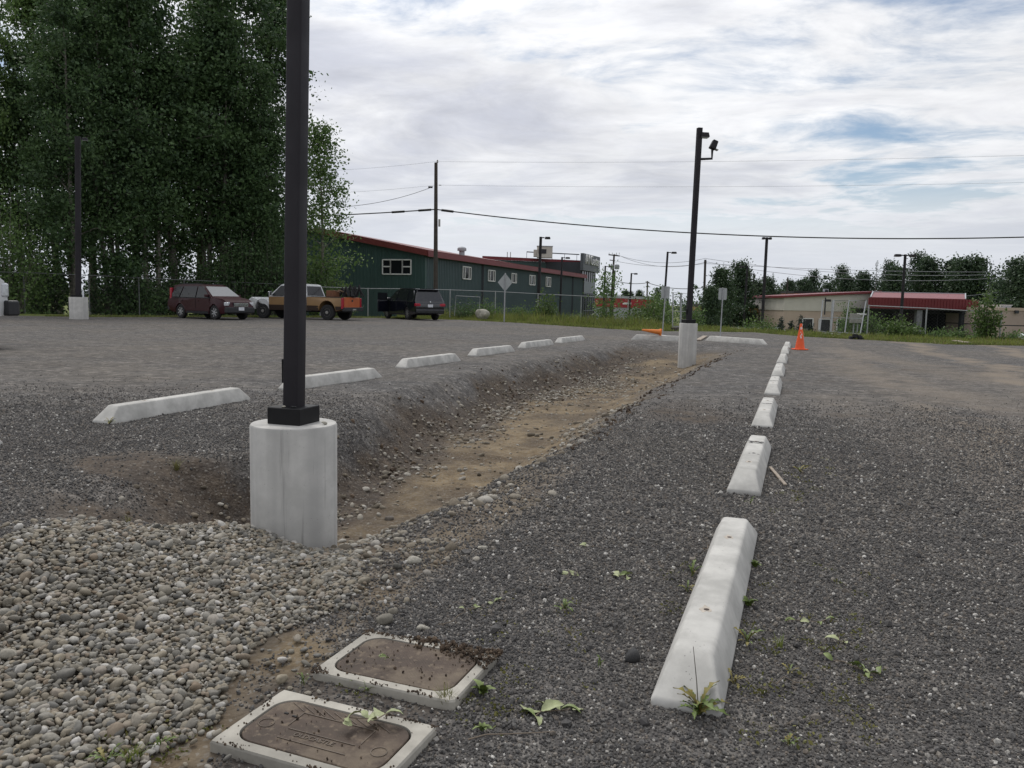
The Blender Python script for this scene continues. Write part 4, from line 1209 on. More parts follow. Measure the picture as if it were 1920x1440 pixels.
def pickup(name, label, loc, heading, mats, WB, L, H, with_bed_load=False, style='truck', group='vehicles parked along the trees'):
    front_m, cab_m, bed_m, low_m, gate_m = mats
    W, belt, hood = 0.97, 1.18, 1.18
    xf, xr = WB / 2 + 0.93, WB / 2 + 0.93 - L
    c = Car(name, label, loc, heading, group, W, belt, 0.45, H, W * .76, xf, xr, 'pickup truck')
    wr = .40; a1, a2 = -WB / 2, WB / 2; ra = wr * 1.22; z0 = .48
    bed_front = a1 + 1.20; cab_b, cab_f = bed_front + .04, a2 - .50
    # bed
    prof = [(xr, z0 + .12)] + [(a1 - ra - .02, z0)] + arch(a1, ra, z0 + .04) + [(a1 + ra + .02, z0), (bed_front, z0), (bed_front, belt), (xr + .02, belt)]
    bed = c.hull(prof[::-1], bed_m, 'bed', .02)
    MB().box(((xr + bed_front) / 2, 0, belt + .012), (bed_front - xr - .02, W * 1.86, .03)).build('bed_rail', MT['black_plastic'], c.t)
    MB().box(((xr + bed_front) / 2, 0, belt + .03), (bed_front - xr - .3, W * 1.6, .012)).build('bed_floor', MT['rubber'], c.t)
    c.side([(xr + .02, z0 + .10), (xr + .02, z0 + .24), (a1 - ra - .01, z0 + .24), (a1 - ra - .01, z0 + .02)], 'lower_panel', low_m, out=.005)
    c.side([(a1 + ra + .01, z0), (a1 + ra + .01, z0 + .26), (bed_front - .01, z0 + .26), (bed_front - .01, z0)], 'lower_panel', low_m, out=.005)
    # cab
    prof = [(cab_b, z0 - .02), (cab_f + .1, z0 - .02), (cab_f + .12, belt), (cab_f - .52, H - .08), (cab_f - .75, H), (cab_b + .35, H), (cab_b + .16, H - .06), (cab_b, belt)]
    c.hull(prof, cab_m, 'cab', .03)
    c.side([(cab_b, z0 - .02), (cab_b, belt - .02), (cab_f + .1, belt - .02), (cab_f + .1, z0 - .02)], 'door', bed_m, out=.004)
    c.side([(cab_b, z0 - .02), (cab_b, z0 + .26), (cab_f + .09, z0 + .26), (cab_f + .09, z0 - .02)], 'lower_panel', low_m, out=.008)
    wz0, wz1 = belt + .04, H - .12
    xm = (cab_b + cab_f) / 2 - .1
    c.side([(cab_f - .06, wz0), (cab_f - .55, wz1), (xm + .04, wz1), (xm + .04, wz0)], 'side_window', MT['glass'], out=.006)
    c.side([(xm - .04, wz0), (xm - .04, wz1), (cab_b + .22, wz1), (cab_b + .09, wz0)], 'side_window', MT['glass'], out=.006)
    c.cross(cab_f + .09, belt + .04, cab_f - .49, H - .11, .08, 'windscreen', MT['glass'], out=.008)
    c.cross(cab_b + .015, belt + .06, cab_b + .14, H - .12, .14, 'rear_window', MT['glass'], out=.012)
    # nose
    prof = [(cab_f + .11, z0)] + [(a2 - ra - .02, z0 + .02)] + arch(a2, ra, z0 + .04) + [(a2 + ra + .02, z0), (xf - .06, z0 + .02), (xf, z0 + .2), (xf - .02, hood - .14), (xf - .16, hood - .06), (cab_f + .11, hood + .02)]
    # arch starts at the back of the wheel opening; skip what lies inside the cab
    prof = [p for i, p in enumerate(prof) if i == 0 or p[0] > cab_f + .11]
    c.hull(prof[::-1], front_m, 'nose', .04)
    c.box((xf + .02, 0, z0 + .14), (.20, W * 1.95, .24), 'front_bumper', MT['chrome'] if style != 'white' else MT['black_plastic'], bevel=.03)
    MB().box((xf - .0, 0, hood - .30), (.06, W * 1.2, .26)).build('grille', MT['black_plastic'], c.t, bevel=.01)
    c.box((xr - .09, 0, z0 + .10), (.20, W * 1.9, .20), 'rear_bumper', MT['black_plastic'], bevel=.02)
    MB().box((xr - .20, .1, z0 + .06), (.12, .34, .10)).build('tow_hitch', MT['chrome'], c.t, bevel=.01)
    tg = MB().box((xr - .02, 0, belt - .30), (.06, W * 1.62, .62)).build('tailgate', gate_m, c.t, bevel=.02)
    MB().box((xr - .055, 0, belt - .16), (.02, .14, .10)).build('tailgate_handle', MT['black_plastic'], tg)
    for sg in (-1, 1):
        MB().box((xr - .005, sg * (W - .075), belt - .30), (.10, .13, .56)).build('tail_light', MT['red_lens'], c.t, bevel=.015)
        MB().box((xf - .06, sg * W * .74, hood - .28), (.14, .30, .22)).build('headlight', MT['clear_lens'], c.t, bevel=.03)
        c.box((cab_f - .10, sg * (W + .16), belt + .15), (.09, .22, .20), 'wing_mirror', MT['chrome'], bevel=.02)
        wheel(c.t, a1, sg * (W - .14), wr, .26, 'truck'); wheel(c.t, a2, sg * (W - .14), wr, .26, 'truck')
    MB().box((-.1, 0, z0 - .02), (L - 1.0, .9, .14)).build('chassis', MT['rubber'], c.t)
    return c


tk = put(571, 590, 43.0)
truck = pickup('pickup_truck', 'old tan pickup with white front, orange tailgate and junk in its bed', tk, R(180 - 19), (MT['white_car'], MT['white_car'], MT['tan_paint'], MT['dark_brown'], MT['orange_paint']), 3.93, 5.75, 1.86)
st_ = MB().lathe([(.10, 0), (.10, .006)], 20).build('round_sticker', MT['white'], truck.t)
st_.rotation_euler = (R(-90), 0, 0); st_.location = (-.52, truck.hw(-.5, .92) + .004, .80)
# junk in the bed: boards, boxes, black hoses; each lies loose in the truck
def bed_pt(x, y, z): return truck.t.matrix_basis @ Vector((x, y, z))
bpy.context.view_layer.update()
b1 = MB().box((0, 0, 0), (.55, .5, .36)).build('rusty_box', simple('rusty_box_paint', (0.17, 0.072, 0.036), .8, 0, .25), None, bevel=.01)
b1.location = bed_pt(-1.95, .3, 1.36); b1.rotation_euler = (0, 0, R(140)); tag(b1, 'rust brown box sitting in the bed of the tan pickup', 'box')
for i, (x_, z_, l_) in enumerate(((-2.35, 1.32, .8), (-2.6, 1.34, .9))):
    bb = MB().bar((-.1, -.5 * l_, 0), (.15, .5 * l_, .22), .12, .03).build('wooden_board', simple('pale_board', (.30, .21, .14), .8, 0, .2, 8), None)
    bb.location = bed_pt(x_, .1 + .1 * i, z_); bb.rotation_euler = (0, 0, R(150 + 20 * i)); tag(bb, ('pale board leaning in the pickup bed beside the rusty box', 'pale board leaning in the pickup bed nearest the tailgate')[i], 'board')
m = MB(); rnd = random.Random(9)
for k in range(16):
    p0 = Vector((rnd.uniform(-.55, .35), rnd.uniform(-.5, .5), 0)); p2 = p0 + Vector((rnd.uniform(-.4, .5), rnd.uniform(-.4, .4), 0)); pm = (p0 + p2) / 2 + Vector((0, 0, rnd.uniform(.3, .62)))
    m.tube([p0, p0 * .35 + pm * .65, pm, p2 * .35 + pm * .65, p2], [.05, .06, .055, .05, .04], 6)
jk = m.build('scrap_heap', MT['rubber'], None, True); jk.location = bed_pt(-2.55, -.15, 1.24); jk.rotation_euler = (0, 0, R(150)); tag(jk, 'tangle of black scrap piled at the tail of the tan pickup bed', 'scrap')
# leaning ladder-like frame behind the tailgate
_tip = AT(24, 600, 16.6); _h = R(70); wp = (_tip[0] - 3.8 * math.cos(_h) - 1.22 * math.sin(_h), _tip[1] - 3.8 * math.sin(_h) + 1.22 * math.cos(_h), gz(_tip[0], _tip[1]))
white_truck = pickup('white_truck', 'front corner of a white truck with dark bumper at the left edge of the photo', wp, _h, (MT['white_car'],) * 3 + (MT['white_car'], MT['white_car']), 3.9, 5.7, 1.92, style='white')
white_truck.t.scale = (1.32,) * 3


def small_car(label, px, py, Y, heading, mat):
    return suv(label, put(px, py, Y), heading, (mat, MT['glass']), (4.5, 2.6, .88, 1.62, 1.0, .98), 7, 'cr', 'cr', name='distant_car')

# ================================================================== BUILDINGS
def ribbed_mat(name, c, per_m=3.0):
    m, nt, b, out = new_mat(name)
    P = nt.add('ShaderNodeTexCoord').outputs['Object']
    n1 = nt.noise(P, 0.6, 4); n2 = nt.noise(nt.vmath('MULTIPLY', P, (3, 3, .2)), 1.0, 3)
    cc = nt.ramp(nt.math('ADD', nt.math('MULTIPLY', n1, .5), nt.math('MULTIPLY', n2, .5)), [(.3, [x * .86 for x in c]), (.7, [x * 1.12 for x in c])])
    nt.l.new(cc, b.inputs['Base Color']); b.inputs['Roughness'].default_value = .5; b.inputs['Specular IOR Level'].default_value = .4
    return m


MT['green_wall'] = ribbed_mat('dark_green_metal', (0.036, 0.074, 0.071)); MT['slate_wall'] = ribbed_mat('slate_green_metal', (0.046, 0.074, 0.081))
MT['red_roof'] = ribbed_mat('brick_red_metal', (0.15, 0.032, 0.030)); MT['maroon_trim'] = ribbed_mat('maroon_metal', (0.16, 0.022, 0.028))
MT['tower_grey'] = ribbed_mat('dark_grey_panel', (0.075, 0.085, 0.098)); MT['tower_dark'] = ribbed_mat('charcoal_panel', (0.03, 0.034, 0.042)); MT['panel_grey'] = ribbed_mat('mid_grey_panel', (0.19, 0.21, 0.24))
MT['cream'] = simple('cream_stucco', (0.50, 0.475, 0.43), .85, 0, .08, .8); MT['tan'] = simple('tan_stucco', (0.42, 0.335, 0.275), .85, 0, .08, .8)
MT['pink_tan'] = simple('pinkish_stucco', (0.36, 0.285, 0.255), .85, 0, .08, .8)
MT['awning_red'] = ribbed_mat('dark_red_metal', (0.135, 0.015, 0.020)); MT['roof_pink'] = ribbed_mat('faded_red_roof', (0.225, 0.07, 0.074))
MT['fascia'] = simple('orange_brown_fascia', (0.42, 0.19, 0.085), .7, 0, .1, 1); MT['fascia2'] = simple('yellow_orange_fascia', (0.50, 0.27, 0.10), .7, 0, .1, 1)
MT['dark_roof'] = simple('dark_roof', (0.022, 0.018, 0.018), .8); MT['shop'] = simple('shop_front', (0.13, 0.135, 0.145), .7, 0, .2, .8)
MT['stonework'] = simple('grey_stonework', (0.17, 0.175, 0.19), .85, 0, .3, 4, .3, 8); MT['red_band'] = simple('bright_red_band', (0.33, 0.02, 0.032), .55, 0, .08, 1)
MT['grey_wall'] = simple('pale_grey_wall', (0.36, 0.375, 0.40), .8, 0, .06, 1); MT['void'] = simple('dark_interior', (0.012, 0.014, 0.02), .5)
MT['white_trim'] = simple('white_trim', (0.62, 0.62, 0.62), .6, 0, .05)

U3 = Vector(Uv); V3 = Vector(Vv)
c0 = Vector(AT(797, 520, 62.6)); c0.z = 0
BASE = -2.4
EAVE = AT(797, 473, 62.6)[2]
WL = 49.0; WD = 19.0; RW = 9.5
APEX = AT(598, 431, 65.8)[2]; APEX2 = APEX - .55
gb = thing('green_building', 'long dark green metal building with low red roof and white framed windows', 'building', (c0.x, c0.y, BASE), 0)
def gp(u, v, z): return Vector((U3.x * u - V3.x * v, U3.y * u - V3.y * v, z - BASE))    # u along the long wall, v back from it
# gable wall towards the camera, long wall, far ends
n_ = [gp(0, 0, BASE), gp(0, WD, BASE), gp(0, WD, EAVE), gp(0, RW, APEX - .1), gp(0, 0, EAVE)]
k_ = [p + gp(.3, 0, BASE) for p in n_]
MB().add(n_ + k_, [tuple(range(5)), tuple(range(9, 4, -1))] + [(i, 5 + i, 5 + (i + 1) % 5, (i + 1) % 5) for i in range(5)]).build('gable_wall', MT['green_wall'], gb)
MB().add([gp(.31, 0, BASE), gp(WL, 0, BASE), gp(WL, 0, EAVE - .02), gp(.31, 0, EAVE - .02), gp(.31, .3, BASE), gp(WL, .3, BASE), gp(WL, .3, EAVE - .02), gp(.31, .3, EAVE - .02)],
         [(0, 1, 2, 3), (7, 6, 5, 4), (0, 4, 5, 1), (1, 5, 6, 2), (2, 6, 7, 3), (3, 7, 4, 0)]).build('long_wall', MT['slate_wall'], gb)
def slab(a, b, c, d, th, name, mat, parent):
    a, b, c, d = map(Vector, (a, b, c, d)); nr = (b - a).cross(d - a).normalized() * th
    return MB().add([a, b, c, d, a + nr, b + nr, c + nr, d + nr], [(3, 2, 1, 0), (4, 5, 6, 7), (0, 1, 5, 4), (1, 2, 6, 5), (2, 3, 7, 6), (3, 0, 4, 7)]).build(name, mat, parent)
rf1 = slab(gp(-.35, -.35, EAVE), gp(WL + .3, -.35, EAVE), gp(WL + .3, RW, APEX2), gp(-.35, RW, APEX), .16, 'roof', MT['red_roof'], gb)
rf2 = slab(gp(-.35, RW, APEX), gp(WL + .3, RW, APEX2), gp(WL + .3, WD + .3, EAVE), gp(-.35, WD + .3, EAVE), .16, 'roof', MT['red_roof'], gb)
slab(gp(-.36, -.38, EAVE - .34), gp(WL + .3, -.38, EAVE - .34), gp(WL + .3, -.38, EAVE + .1), gp(-.36, -.38, EAVE + .1), .05, 'eave_trim', MT['maroon_trim'], gb)
slab(gp(-.38, -.36, EAVE - .30), gp(-.38, RW, APEX - .30), gp(-.38, RW, APEX + .12), gp(-.38, -.36, EAVE + .12), .05, 'rake_trim', MT['red_roof'], gb)
# raised ribs of the cladding, joined: too fine to pick apart
m = MB()
for i in range(60):
    v = .2 + i * .31; zt_ = EAVE - .35 + (APEX - EAVE) * (v / RW if v < RW else (WD - v) / (WD - RW))
    m.bar(gp(-.012, v, BASE), gp(-.012, v, zt_), .05, .03)
m.build('gable_rib', MT['green_wall'], gb)['kind'] = 'stuff'
m = MB()
for i in range(150):
    u = .4 + i * .323; m.bar(gp(u, -.012, BASE), gp(u, -.012, EAVE - .36), .05, .03)
m.build('wall_rib', MT['slate_wall'], gb)['kind'] = 'stuff'
for x_, in ((900,), (1003,), (1068,), (1088,)):
    kx = (x_ - 960) / CAM_F; u = (c0.x - kx * c0.y) / (kx * U3.y - U3.x)
    MB().bar(gp(u, -.06, BASE), gp(u, -.06, EAVE - .36), .22, .12).build('downpipe', MT['tower_dark'], gb)


def wall_window(parent, o, ax, up, w, h, panes, name='window'):
    """framed window at corner o (bottom left), ax/up unit vectors; panes: list of (x0, x1, y0, y1) fractions"""
    o, ax, up = Vector(o), Vector(ax), Vector(up); nr = ax.cross(up).normalized()
    q = [o, o + ax * w, o + ax * w + up * h, o + up * h]
    g = MB().add([p + nr * .03 for p in q] + [p - nr * .02 for p in q], [(0, 1, 2, 3)] + [(i, 4 + i, 4 + (i + 1) % 4, (i + 1) % 4) for i in range(4)]).build(name, MT['glass'], parent)
    t = .09
    ed = set()
    for x0, x1, y0, y1 in panes:
        for e in (((x0, y0), (x1, y0)), ((x0, y1), (x1, y1)), ((x0, y0), (x0, y1)), ((x1, y0), (x1, y1))): ed.add(e)
    m = MB()
    for (a0, b0), (a1, b1) in ed: m.bar(o + ax * a0 * w + up * b0 * h + nr * .05, o + ax * a1 * w + up * b1 * h + nr * .05, t, t * .8, up=tuple(nr))
    m.build('frame', MT['white_trim'], g)
    return g


# gable window, three lights
kx = (716 - 960) / CAM_F
def v_at(px): k = (px - 960) / CAM_F; return (c0.x - k * c0.y) / (V3.x - k * V3.y)
v0, v1 = v_at(716), v_at(768.5)
Pz = lambda px, py, Y: AT(px, py, Y)[2]
Yg = c0.y - V3.y * (v0 + v1) / 2
zt_, zb_ = Pz(742, 487, Yg), Pz(742, 514, Yg)
wall_window(gb, gp(-.02, v0, zb_), V3, (0, 0, 1), v0 - v1, zt_ - zb_, [(0, .28, .52, 1), (0, .28, 0, .52), (.28, .70, 0, 1), (.70, 1, .52, 1), (.70, 1, 0, .52)])
def u_at(px): k = (px - 960) / CAM_F; return (c0.x - k * c0.y) / (k * U3.y - U3.x)
for px0, px1, yt, yb in ((863, 878, 500.5, 523), (910.5, 923, 507, 527), (954, 963, 513, 530), (987.5, 998, 516.5, 534), (1018, 1027, 520, 537)):
    a, b = u_at(px0), u_at(px1); Yw = c0.y + U3.y * (a + b) / 2
    zt_, zb_ = Pz((px0 + px1) / 2, yt, Yw), Pz((px0 + px1) / 2, yb, Yw)
    wall_window(gb, gp(a, -.02, zb_), U3, (0, 0, 1), b - a, zt_ - zb_, [(0, .25, 0, 1), (.25, .75, 0, 1), (.75, 1, 0, 1)])
# roof vent and rooftop unit
P = AT(866, 474, 75); P[2] = AT(866, 476, 75)[2]
vt = MB().lathe([(.26, -.6), (.26, .25), (.42, .28), (.42, .5), (.3, .62), (.05, .66)], 14).build('roof_vent', MT['grey_wall'], None, True); vt.location = tuple(P); tag(vt, 'round white vent on the ridge of the green building', 'vent')
# second, taller block and its parapet
A1, A2 = Vector(AT(905, 481, 114)), Vector(AT(1094, 493, 121)); A1.z = A2.z = 0
ax = (A2 - A1); Lb = ax.length; ax.normalize(); nb = Vector((-ax.y, ax.x, 0))
H2 = Pz(1000, 484.5, (A1.y + A2.y) / 2)
bk = thing('green_building', 'flat roofed dark green block rising behind the long building, joined to the sign tower', 'building', (A1.x, A1.y, BASE))
def q2(a, b, z): return ax * a + nb * b + Vector((0, 0, z - BASE))
MB().add([q2(0, 0, BASE), q2(Lb, 0, BASE), q2(Lb, 9, BASE), q2(0, 9, BASE), q2(0, 0, H2 - .45), q2(Lb, 0, H2 - .45), q2(Lb, 9, H2 - .45), q2(0, 9, H2 - .45)],
         [(3, 2, 1, 0), (4, 5, 6, 7), (0, 1, 5, 4), (1, 2, 6, 5), (2, 3, 7, 6), (3, 0, 4, 7)]).build('wall', MT['green_wall'], bk)
slab(q2(-.1, -.1, H2 - .45), q2(Lb + .1, -.1, H2 - .45), q2(Lb + .1, -.1, H2), q2(-.1, -.1, H2), .2, 'parapet', MT['maroon_trim'], bk)
wl = MB().lathe([(.16, 0), (.16, .05)], 12).build('wall_lamp', MT['white'], bk)
wl.rotation_euler = (R(90), 0, 0); wl.location = q2((AT(1066, 499, 118)[0] - A1.x) / ax.x, -.1, AT(1066, 499, 118)[2])
m = MB()
for i in range(5): m.bar(q2(Lb - 9 + i * 2.1, 1, H2), q2(Lb - 9 + i * 2.1, 1, H2 + .95), .06)
m.bar(q2(Lb - 9, 1, H2 + .95), q2(Lb - .2, 1, H2 + .95), .14); m.build('roof_railing', MT['tower_dark'], bk)
for i, px in enumerate((951, 957)):
    m = MB(); P = AT(px, 487, 116); m.tube([(0, 0, -1.2), (0, 0, 1.1)], .06, 6); o = m.build('vent_pipe', MT['rim_old'], None); o.location = tuple(P); tag(o, ('thin vent pipe on the green roof, left one of two', 'thin vent pipe on the green roof, right one of two')[i], 'pipe', 'thin vent pipes on the green roof')
hv = thing('rooftop_unit', 'large pale air handling unit on the roof of the green block', 'rooftop unit', tuple(AT(1021, 483, 117)))
hv.location.z = AT(1021, 484.5, 117)[2]
MB().box((0, 0, .85), (2.2, 1.6, 1.6)).build('cabinet', MT['cream'], hv, bevel=.03); MB().box((-1.35, 0, .7), (.5, 1.3, 1.0)).build('duct', MT['cream'], hv, bevel=.03)
MB().box((-.35, -.83, .95), (1.1, .08, .62)).build('grille', MT['void'], hv); MB().box((0, 0, 1.7), (2.3, 1.7, .1)).build('lid', MT['grey_wall'], hv)

# sign tower
T0 = Vector(AT(1093, 520, 115.5)); T0.z = 0
tw = thing('sign_tower', 'grey entrance tower with pale lettering at the end of the green building', 'tower', (T0.x, T0.y, BASE))
def tq(u, v, z): return U3 * u - V3 * v + Vector((0, 0, z - BASE))
def tbox(u0, u1, v0, v1, z0, z1, name, mat, parent=None): return MB().add([tq(u0, v0, z0), tq(u1, v0, z0), tq(u1, v1, z0), tq(u0, v1, z0), tq(u0, v0, z1), tq(u1, v0, z1), tq(u1, v1, z1), tq(u0, v1, z1)],
         [(3, 2, 1, 0), (4, 5, 6, 7), (0, 1, 5, 4), (1, 2, 6, 5), (2, 3, 7, 6), (3, 0, 4, 7)]).build(name, mat, parent or tw)
kx = (1118.5 - 960) / CAM_F; TL = (kx * T0.y - T0.x) / (U3.x - kx * U3.y)
zs1, zs0 = Pz(1093, 474.5, 115.5), Pz(1092, 506.5, 115.5)
sgp = tbox(0, TL, 0, .45, zs0, zs1, 'sign_panel', MT['tower_grey'])
zw0, zw1 = Pz(1097, 527, 117), zs0
tbox(.9, TL * .93, .55, 6, BASE, zs1 - 1.2, 'core', MT['tower_dark'])
tbox(1.2, TL * .90, .40, .54, Pz(1097, 549, 117), zw0, 'grey_panel', MT['panel_grey'])
for nm, za, zb in (('window_band', zw0 + .02, zw1 - .02), ('ground_window', BASE + .3, Pz(1097, 549, 117) - .02)):
    g = tbox(1.2, TL * .90, .47, .54, za, zb, nm, MT['glass'])
    m = MB()
    for k in range(7): u = 1.2 + (TL * .90 - 1.2) * k / 6; m.bar(tq(u, .43, za), tq(u, .43, zb), .10, .08)
    if nm == 'ground_window':
        for z_ in (za + (zb - za) * .45, zb - .1): m.bar(tq(1.2, .43, z_), tq(TL * .9, .43, z_), .10, .08)
    m.build('mullion', MT['panel_grey'], g)
rot_t = Euler((R(90), 0, math.atan2(U3.y, U3.x))).to_quaternion().to_euler()
tx = text_mesh('AY Center', 1.95, .12, MT['white_trim'], 'lettering', sgp, tq(TL * .50, -.08, (zs0 + zs1) / 2 + .35), rot_t, squash=.98)
for z_ in (.28, .72): tbox(TL * .86, TL * .95, -.05, -.01, zs0 + z_, zs0 + z_ + .26, 'pale_plate', MT['grey_wall'], sgp)


def bld(name, label, cat, px0, px1, Y, py_base, depth=10.0, Y2=None):
    """frame of a building whose front runs from px0 to px1; returns thing and a function front(a, out, z) in world units"""
    a = Vector(AT(px0, py_base, Y)); b = Vector(AT(px1, py_base, Y2 or Y)); base = min(a.z, b.z); a.z = b.z = 0
    ax = (b - a); L = ax.length; ax.normalize(); nb = Vector((-ax.y, ax.x, 0))
    t = thing(name, label, cat, (a.x, a.y, base))
    def loc(px, py, v=0.0):
        k = (px - 960) / CAM_F
        o = a + nb * v; u = (k * o.y - o.x) / (ax.x - k * ax.y); P = o + ax * u
        return u, AT(px, py, P.y)[2] - base
    def pt(u, v, z): return ax * u + nb * v + Vector((0, 0, z))
    def box(u0, u1, v0, v1, z0, z1, nm, mat, parent=None):
        return MB().add([pt(u0, v0, z0), pt(u1, v0, z0), pt(u1, v1, z0), pt(u0, v1, z0), pt(u0, v0, z1), pt(u1, v0, z1), pt(u1, v1, z1), pt(u0, v1, z1)],
                        [(3, 2, 1, 0), (4, 5, 6, 7), (0, 1, 5, 4), (1, 2, 6, 5), (2, 3, 7, 6), (3, 0, 4, 7)]).build(nm, mat, parent or t)
    return t, loc, pt, box, L


# red and grey building far behind the sign tower
t, loc, pt, box, L = bld('red_building', 'low red and grey building far behind the green sign tower', 'building', 1106, 1225, 150, 594)
z_ = [loc(1160, y, 0)[1] for y in (594, 576.5, 559.5, 557)]
box(0, L, 0, 12, -1, z_[1], 'lower_wall', MT['grey_wall']); box(-.1, L + .1, -.1, 12.1, z_[1] + .004, z_[2], 'red_band', MT['red_band']); box(-.15, L + .15, -.15, 12.15, z_[2] + .004, z_[3] + .2, 'roof_edge', MT['grey_wall'])
u0 = loc(1107, 573)[0]; u1 = loc(1122, 573)[0]; MB().add([pt(u0, -.14, z_[1] + .1), pt(u1, -.14, z_[1] + .7), pt(u1, -.14, z_[1] + 1.1), pt(u0, -.14, z_[1] + .5)], [(0, 1, 2, 3)]).build('yellow_stripe', MT['fascia2'], t)
u0 = loc(1163, 573)[0]; box(u0, u0 + 1.6, -.18, -.1, z_[1] + .6, z_[1] + .95, 'small_sign', MT['white'])
# orange fascia building
t, loc, pt, box, L = bld('shop_building', 'low shop building with yellow orange fascia and dark flat roof behind the bushes', 'building', 1345, 1500, 98, 613)
zz_ = {y: loc(1420, y)[1] for y in (613, 586, 577.5, 572)}
box(0, L, 0, 14, -1, zz_[586], 'wall', MT['shop']); box(-.3, L + .3, -.8, 14, zz_[586] + .004, zz_[577.5], 'fascia', MT['fascia2']); box(-.4, L + .4, -.9, 14.1, zz_[577.5] + .004, zz_[572], 'roof', MT['dark_roof'])
for a_, b_ in ((1372, 1392), (1396, 1412), (1418, 1436), (1440, 1458)): w_ = box(loc(a_, 600)[0], loc(b_, 600)[0], -.06, -.01, .5, zz_[586] - .25, 'window', MT['glass'])
for i, (a_, b_, y0, y1) in enumerate(((1380, 1395, 574, 568), (1398, 1411, 573, 566), (1427, 1432, 574, 568))):
    P = AT((a_ + b_) / 2, y0, 104); w_ = (b_ - a_) / CAM_F * 104; h_ = (y0 - y1) / CAM_F * 104
    o = thing('rooftop_unit', ('wide grey rooftop unit on the shop roof', 'white rooftop unit on the shop roof', 'small pale rooftop unit on the shop roof')[i], 'rooftop unit', tuple(P), 0, 'rooftop units on the shop')
    MB().box((0, 0, h_ / 2), (w_, 1.2, h_)).build('cabinet', MT['white_trim'] if i else MT['grey_wall'], o, bevel=.02); MB().box((0, 0, h_ + .03), (w_ * .8, .9, .06)).build('fan_cover', MT['rim_old'], o)
# brown building behind the tan one
t, loc, pt, box, L = bld('brown_building', 'orange brown flat roofed building showing above the tan building', 'building', 1487, 1640, 112, 612)
zb1, zb2, zb3 = loc(1550, 559)[1], loc(1550, 551)[1], loc(1550, 547)[1]
box(0, L, 0, 12, -1, zb1, 'wall', MT['shop']); box(-.2, L + .2, -.3, 12, zb1 + .004, zb2, 'fascia', MT['fascia']); box(-.3, L + .3, -.4, 12.1, zb2 + .004, zb3, 'roof', MT['dark_roof'])
P = AT(1548, 549, 116); o = thing('rooftop_unit', 'pale square rooftop unit above the orange brown fascia', 'rooftop unit', tuple(P)); MB().box((0, 0, .25), (.6, .6, .6)).build('cabinet', MT['grey_wall'], o); MB().box((0, -.31, .25), (.4, .03, .38)).build('grille', MT['void'], o)
# tan building with red porch
t, loc, pt, box, L = bld('tan_building', 'tan and cream building with a dark red ribbed porch roof', 'building', 1464.5, 1872, 88, 634)
F = lambda px, py, v=0.0: loc(px, py, v)
uL, zTop = F(1464.5, 558); uR = F(1642, 549)[0]; zR = F(1642, 549)[1]; zS = F(1520, 583)[1]; zG = -1.0
q = [(uL, zG), (uR, zG), (uR, zS), (uL, zS)]
def wallpoly(poly, v0, v1, nm, mat, parent=None):
    n = len(poly); pts = [pt(u, v0, z) for u, z in poly] + [pt(u, v1, z) for u, z in poly]
    return MB().add(pts, [tuple(range(n)), tuple(range(2 * n - 1, n - 1, -1))] + [(i, n + i, n + (i + 1) % n, (i + 1) % n) for i in range(n)]).build(nm, mat, parent or t)
wallpoly([(uL, zG), (uR + 2, zG), (uR + 2, zS), (uL, zS)], 0, 16, 'lower_wall', MT['tan'])
wallpoly([(uL - .06, zS + .004), (uR + 2, zS + .004), (uR + 2, zR + .05), (uR, zR), (uL - .06, zTop)], -.06, 16, 'upper_wall', MT['cream'])
wallpoly([(uL - .3, zTop), (uR, zR + .004), (uR, zR + .22), (uL - .3, zTop + .22)], -.35, 16.2, 'roof_trim', MT['maroon_trim'])
MB().box(tuple(pt((uL + uR) / 2, 8, zTop + .1)), (uR - uL, 15, .1)).build('roof_deck', MT['dark_roof'], t)
for a_, b_, y0, y1 in ((1500.5, 1518, 598, 616), (1531.5, 1551, 599, 622), (1565, 1590, 600, 624)):
    u0, zt_ = F(a_, y0); u1, zb_ = F(b_, y1)
    w_ = box(u0, u1, -.08, -.01, max(zb_, 0), zt_, 'window', MT['void'])
    m = MB(); m.bar(pt(u0 - .1, -.1, zt_ + .06), pt(u1 + .1, -.1, zt_ + .06), .12, .1); m.bar(pt(u0 - .06, -.1, zb_), pt(u0 - .06, -.1, zt_), .12, .1); m.bar(pt(u1 + .06, -.1, zb_), pt(u1 + .06, -.1, zt_), .12, .1); m.build('frame', MT['white_trim'], w_)
# porch: v negative = towards the camera
pv = -4.5
ua, zf1 = loc(1622, 557, pv); ub, zf1b = loc(1826, 563, pv); zf0 = loc(1622, 577, pv)[1]; zf0b = loc(1826, 582.5, pv)[1]
zA, zB = (zf0 + zf0b) / 2, (zf1 + zf1b) / 2
fa = box(ua, ub, pv, pv + .2, zA, zB, 'fascia', MT['awning_red'])
m = MB(); kk = int((ub - ua) / .32)
for i in range(kk): m.bar(pt(ua + .1 + i * .32, pv - .02, zA), pt(ua + .1 + i * .32, pv - .02, zB), .07, .05)
rb = m.build('rib', MT['awning_red'], fa); rb['kind'] = 'stuff'
uc, zr1 = loc(1628, 549, pv + 4); ud = loc(1800, 551, pv + 4)[0]
slab(pt(ua + .2, pv + .2, zB - .02), pt(loc(1803, 558, pv)[0], pv + .2, zB - .02), pt(ud, pv + 4, zr1), pt(uc, pv + 4, zr1), .08, 'porch_roof', MT['roof_pink'], t)
m = MB(); m.bar(pt(ua + .25, pv + .25, zB + .06), pt(uc, pv + 4, zr1 + .12), .12); m.bar(pt(uc, pv + 4, zr1 + .1), pt(ud, pv + 4, zr1 + .1), .12); m.bar(pt(loc(1803, 558, pv)[0], pv + .2, zB + .06), pt(ud, pv + 4, zr1 + .12), .12); m.build('roof_edge', MT['grey_wall'], t)
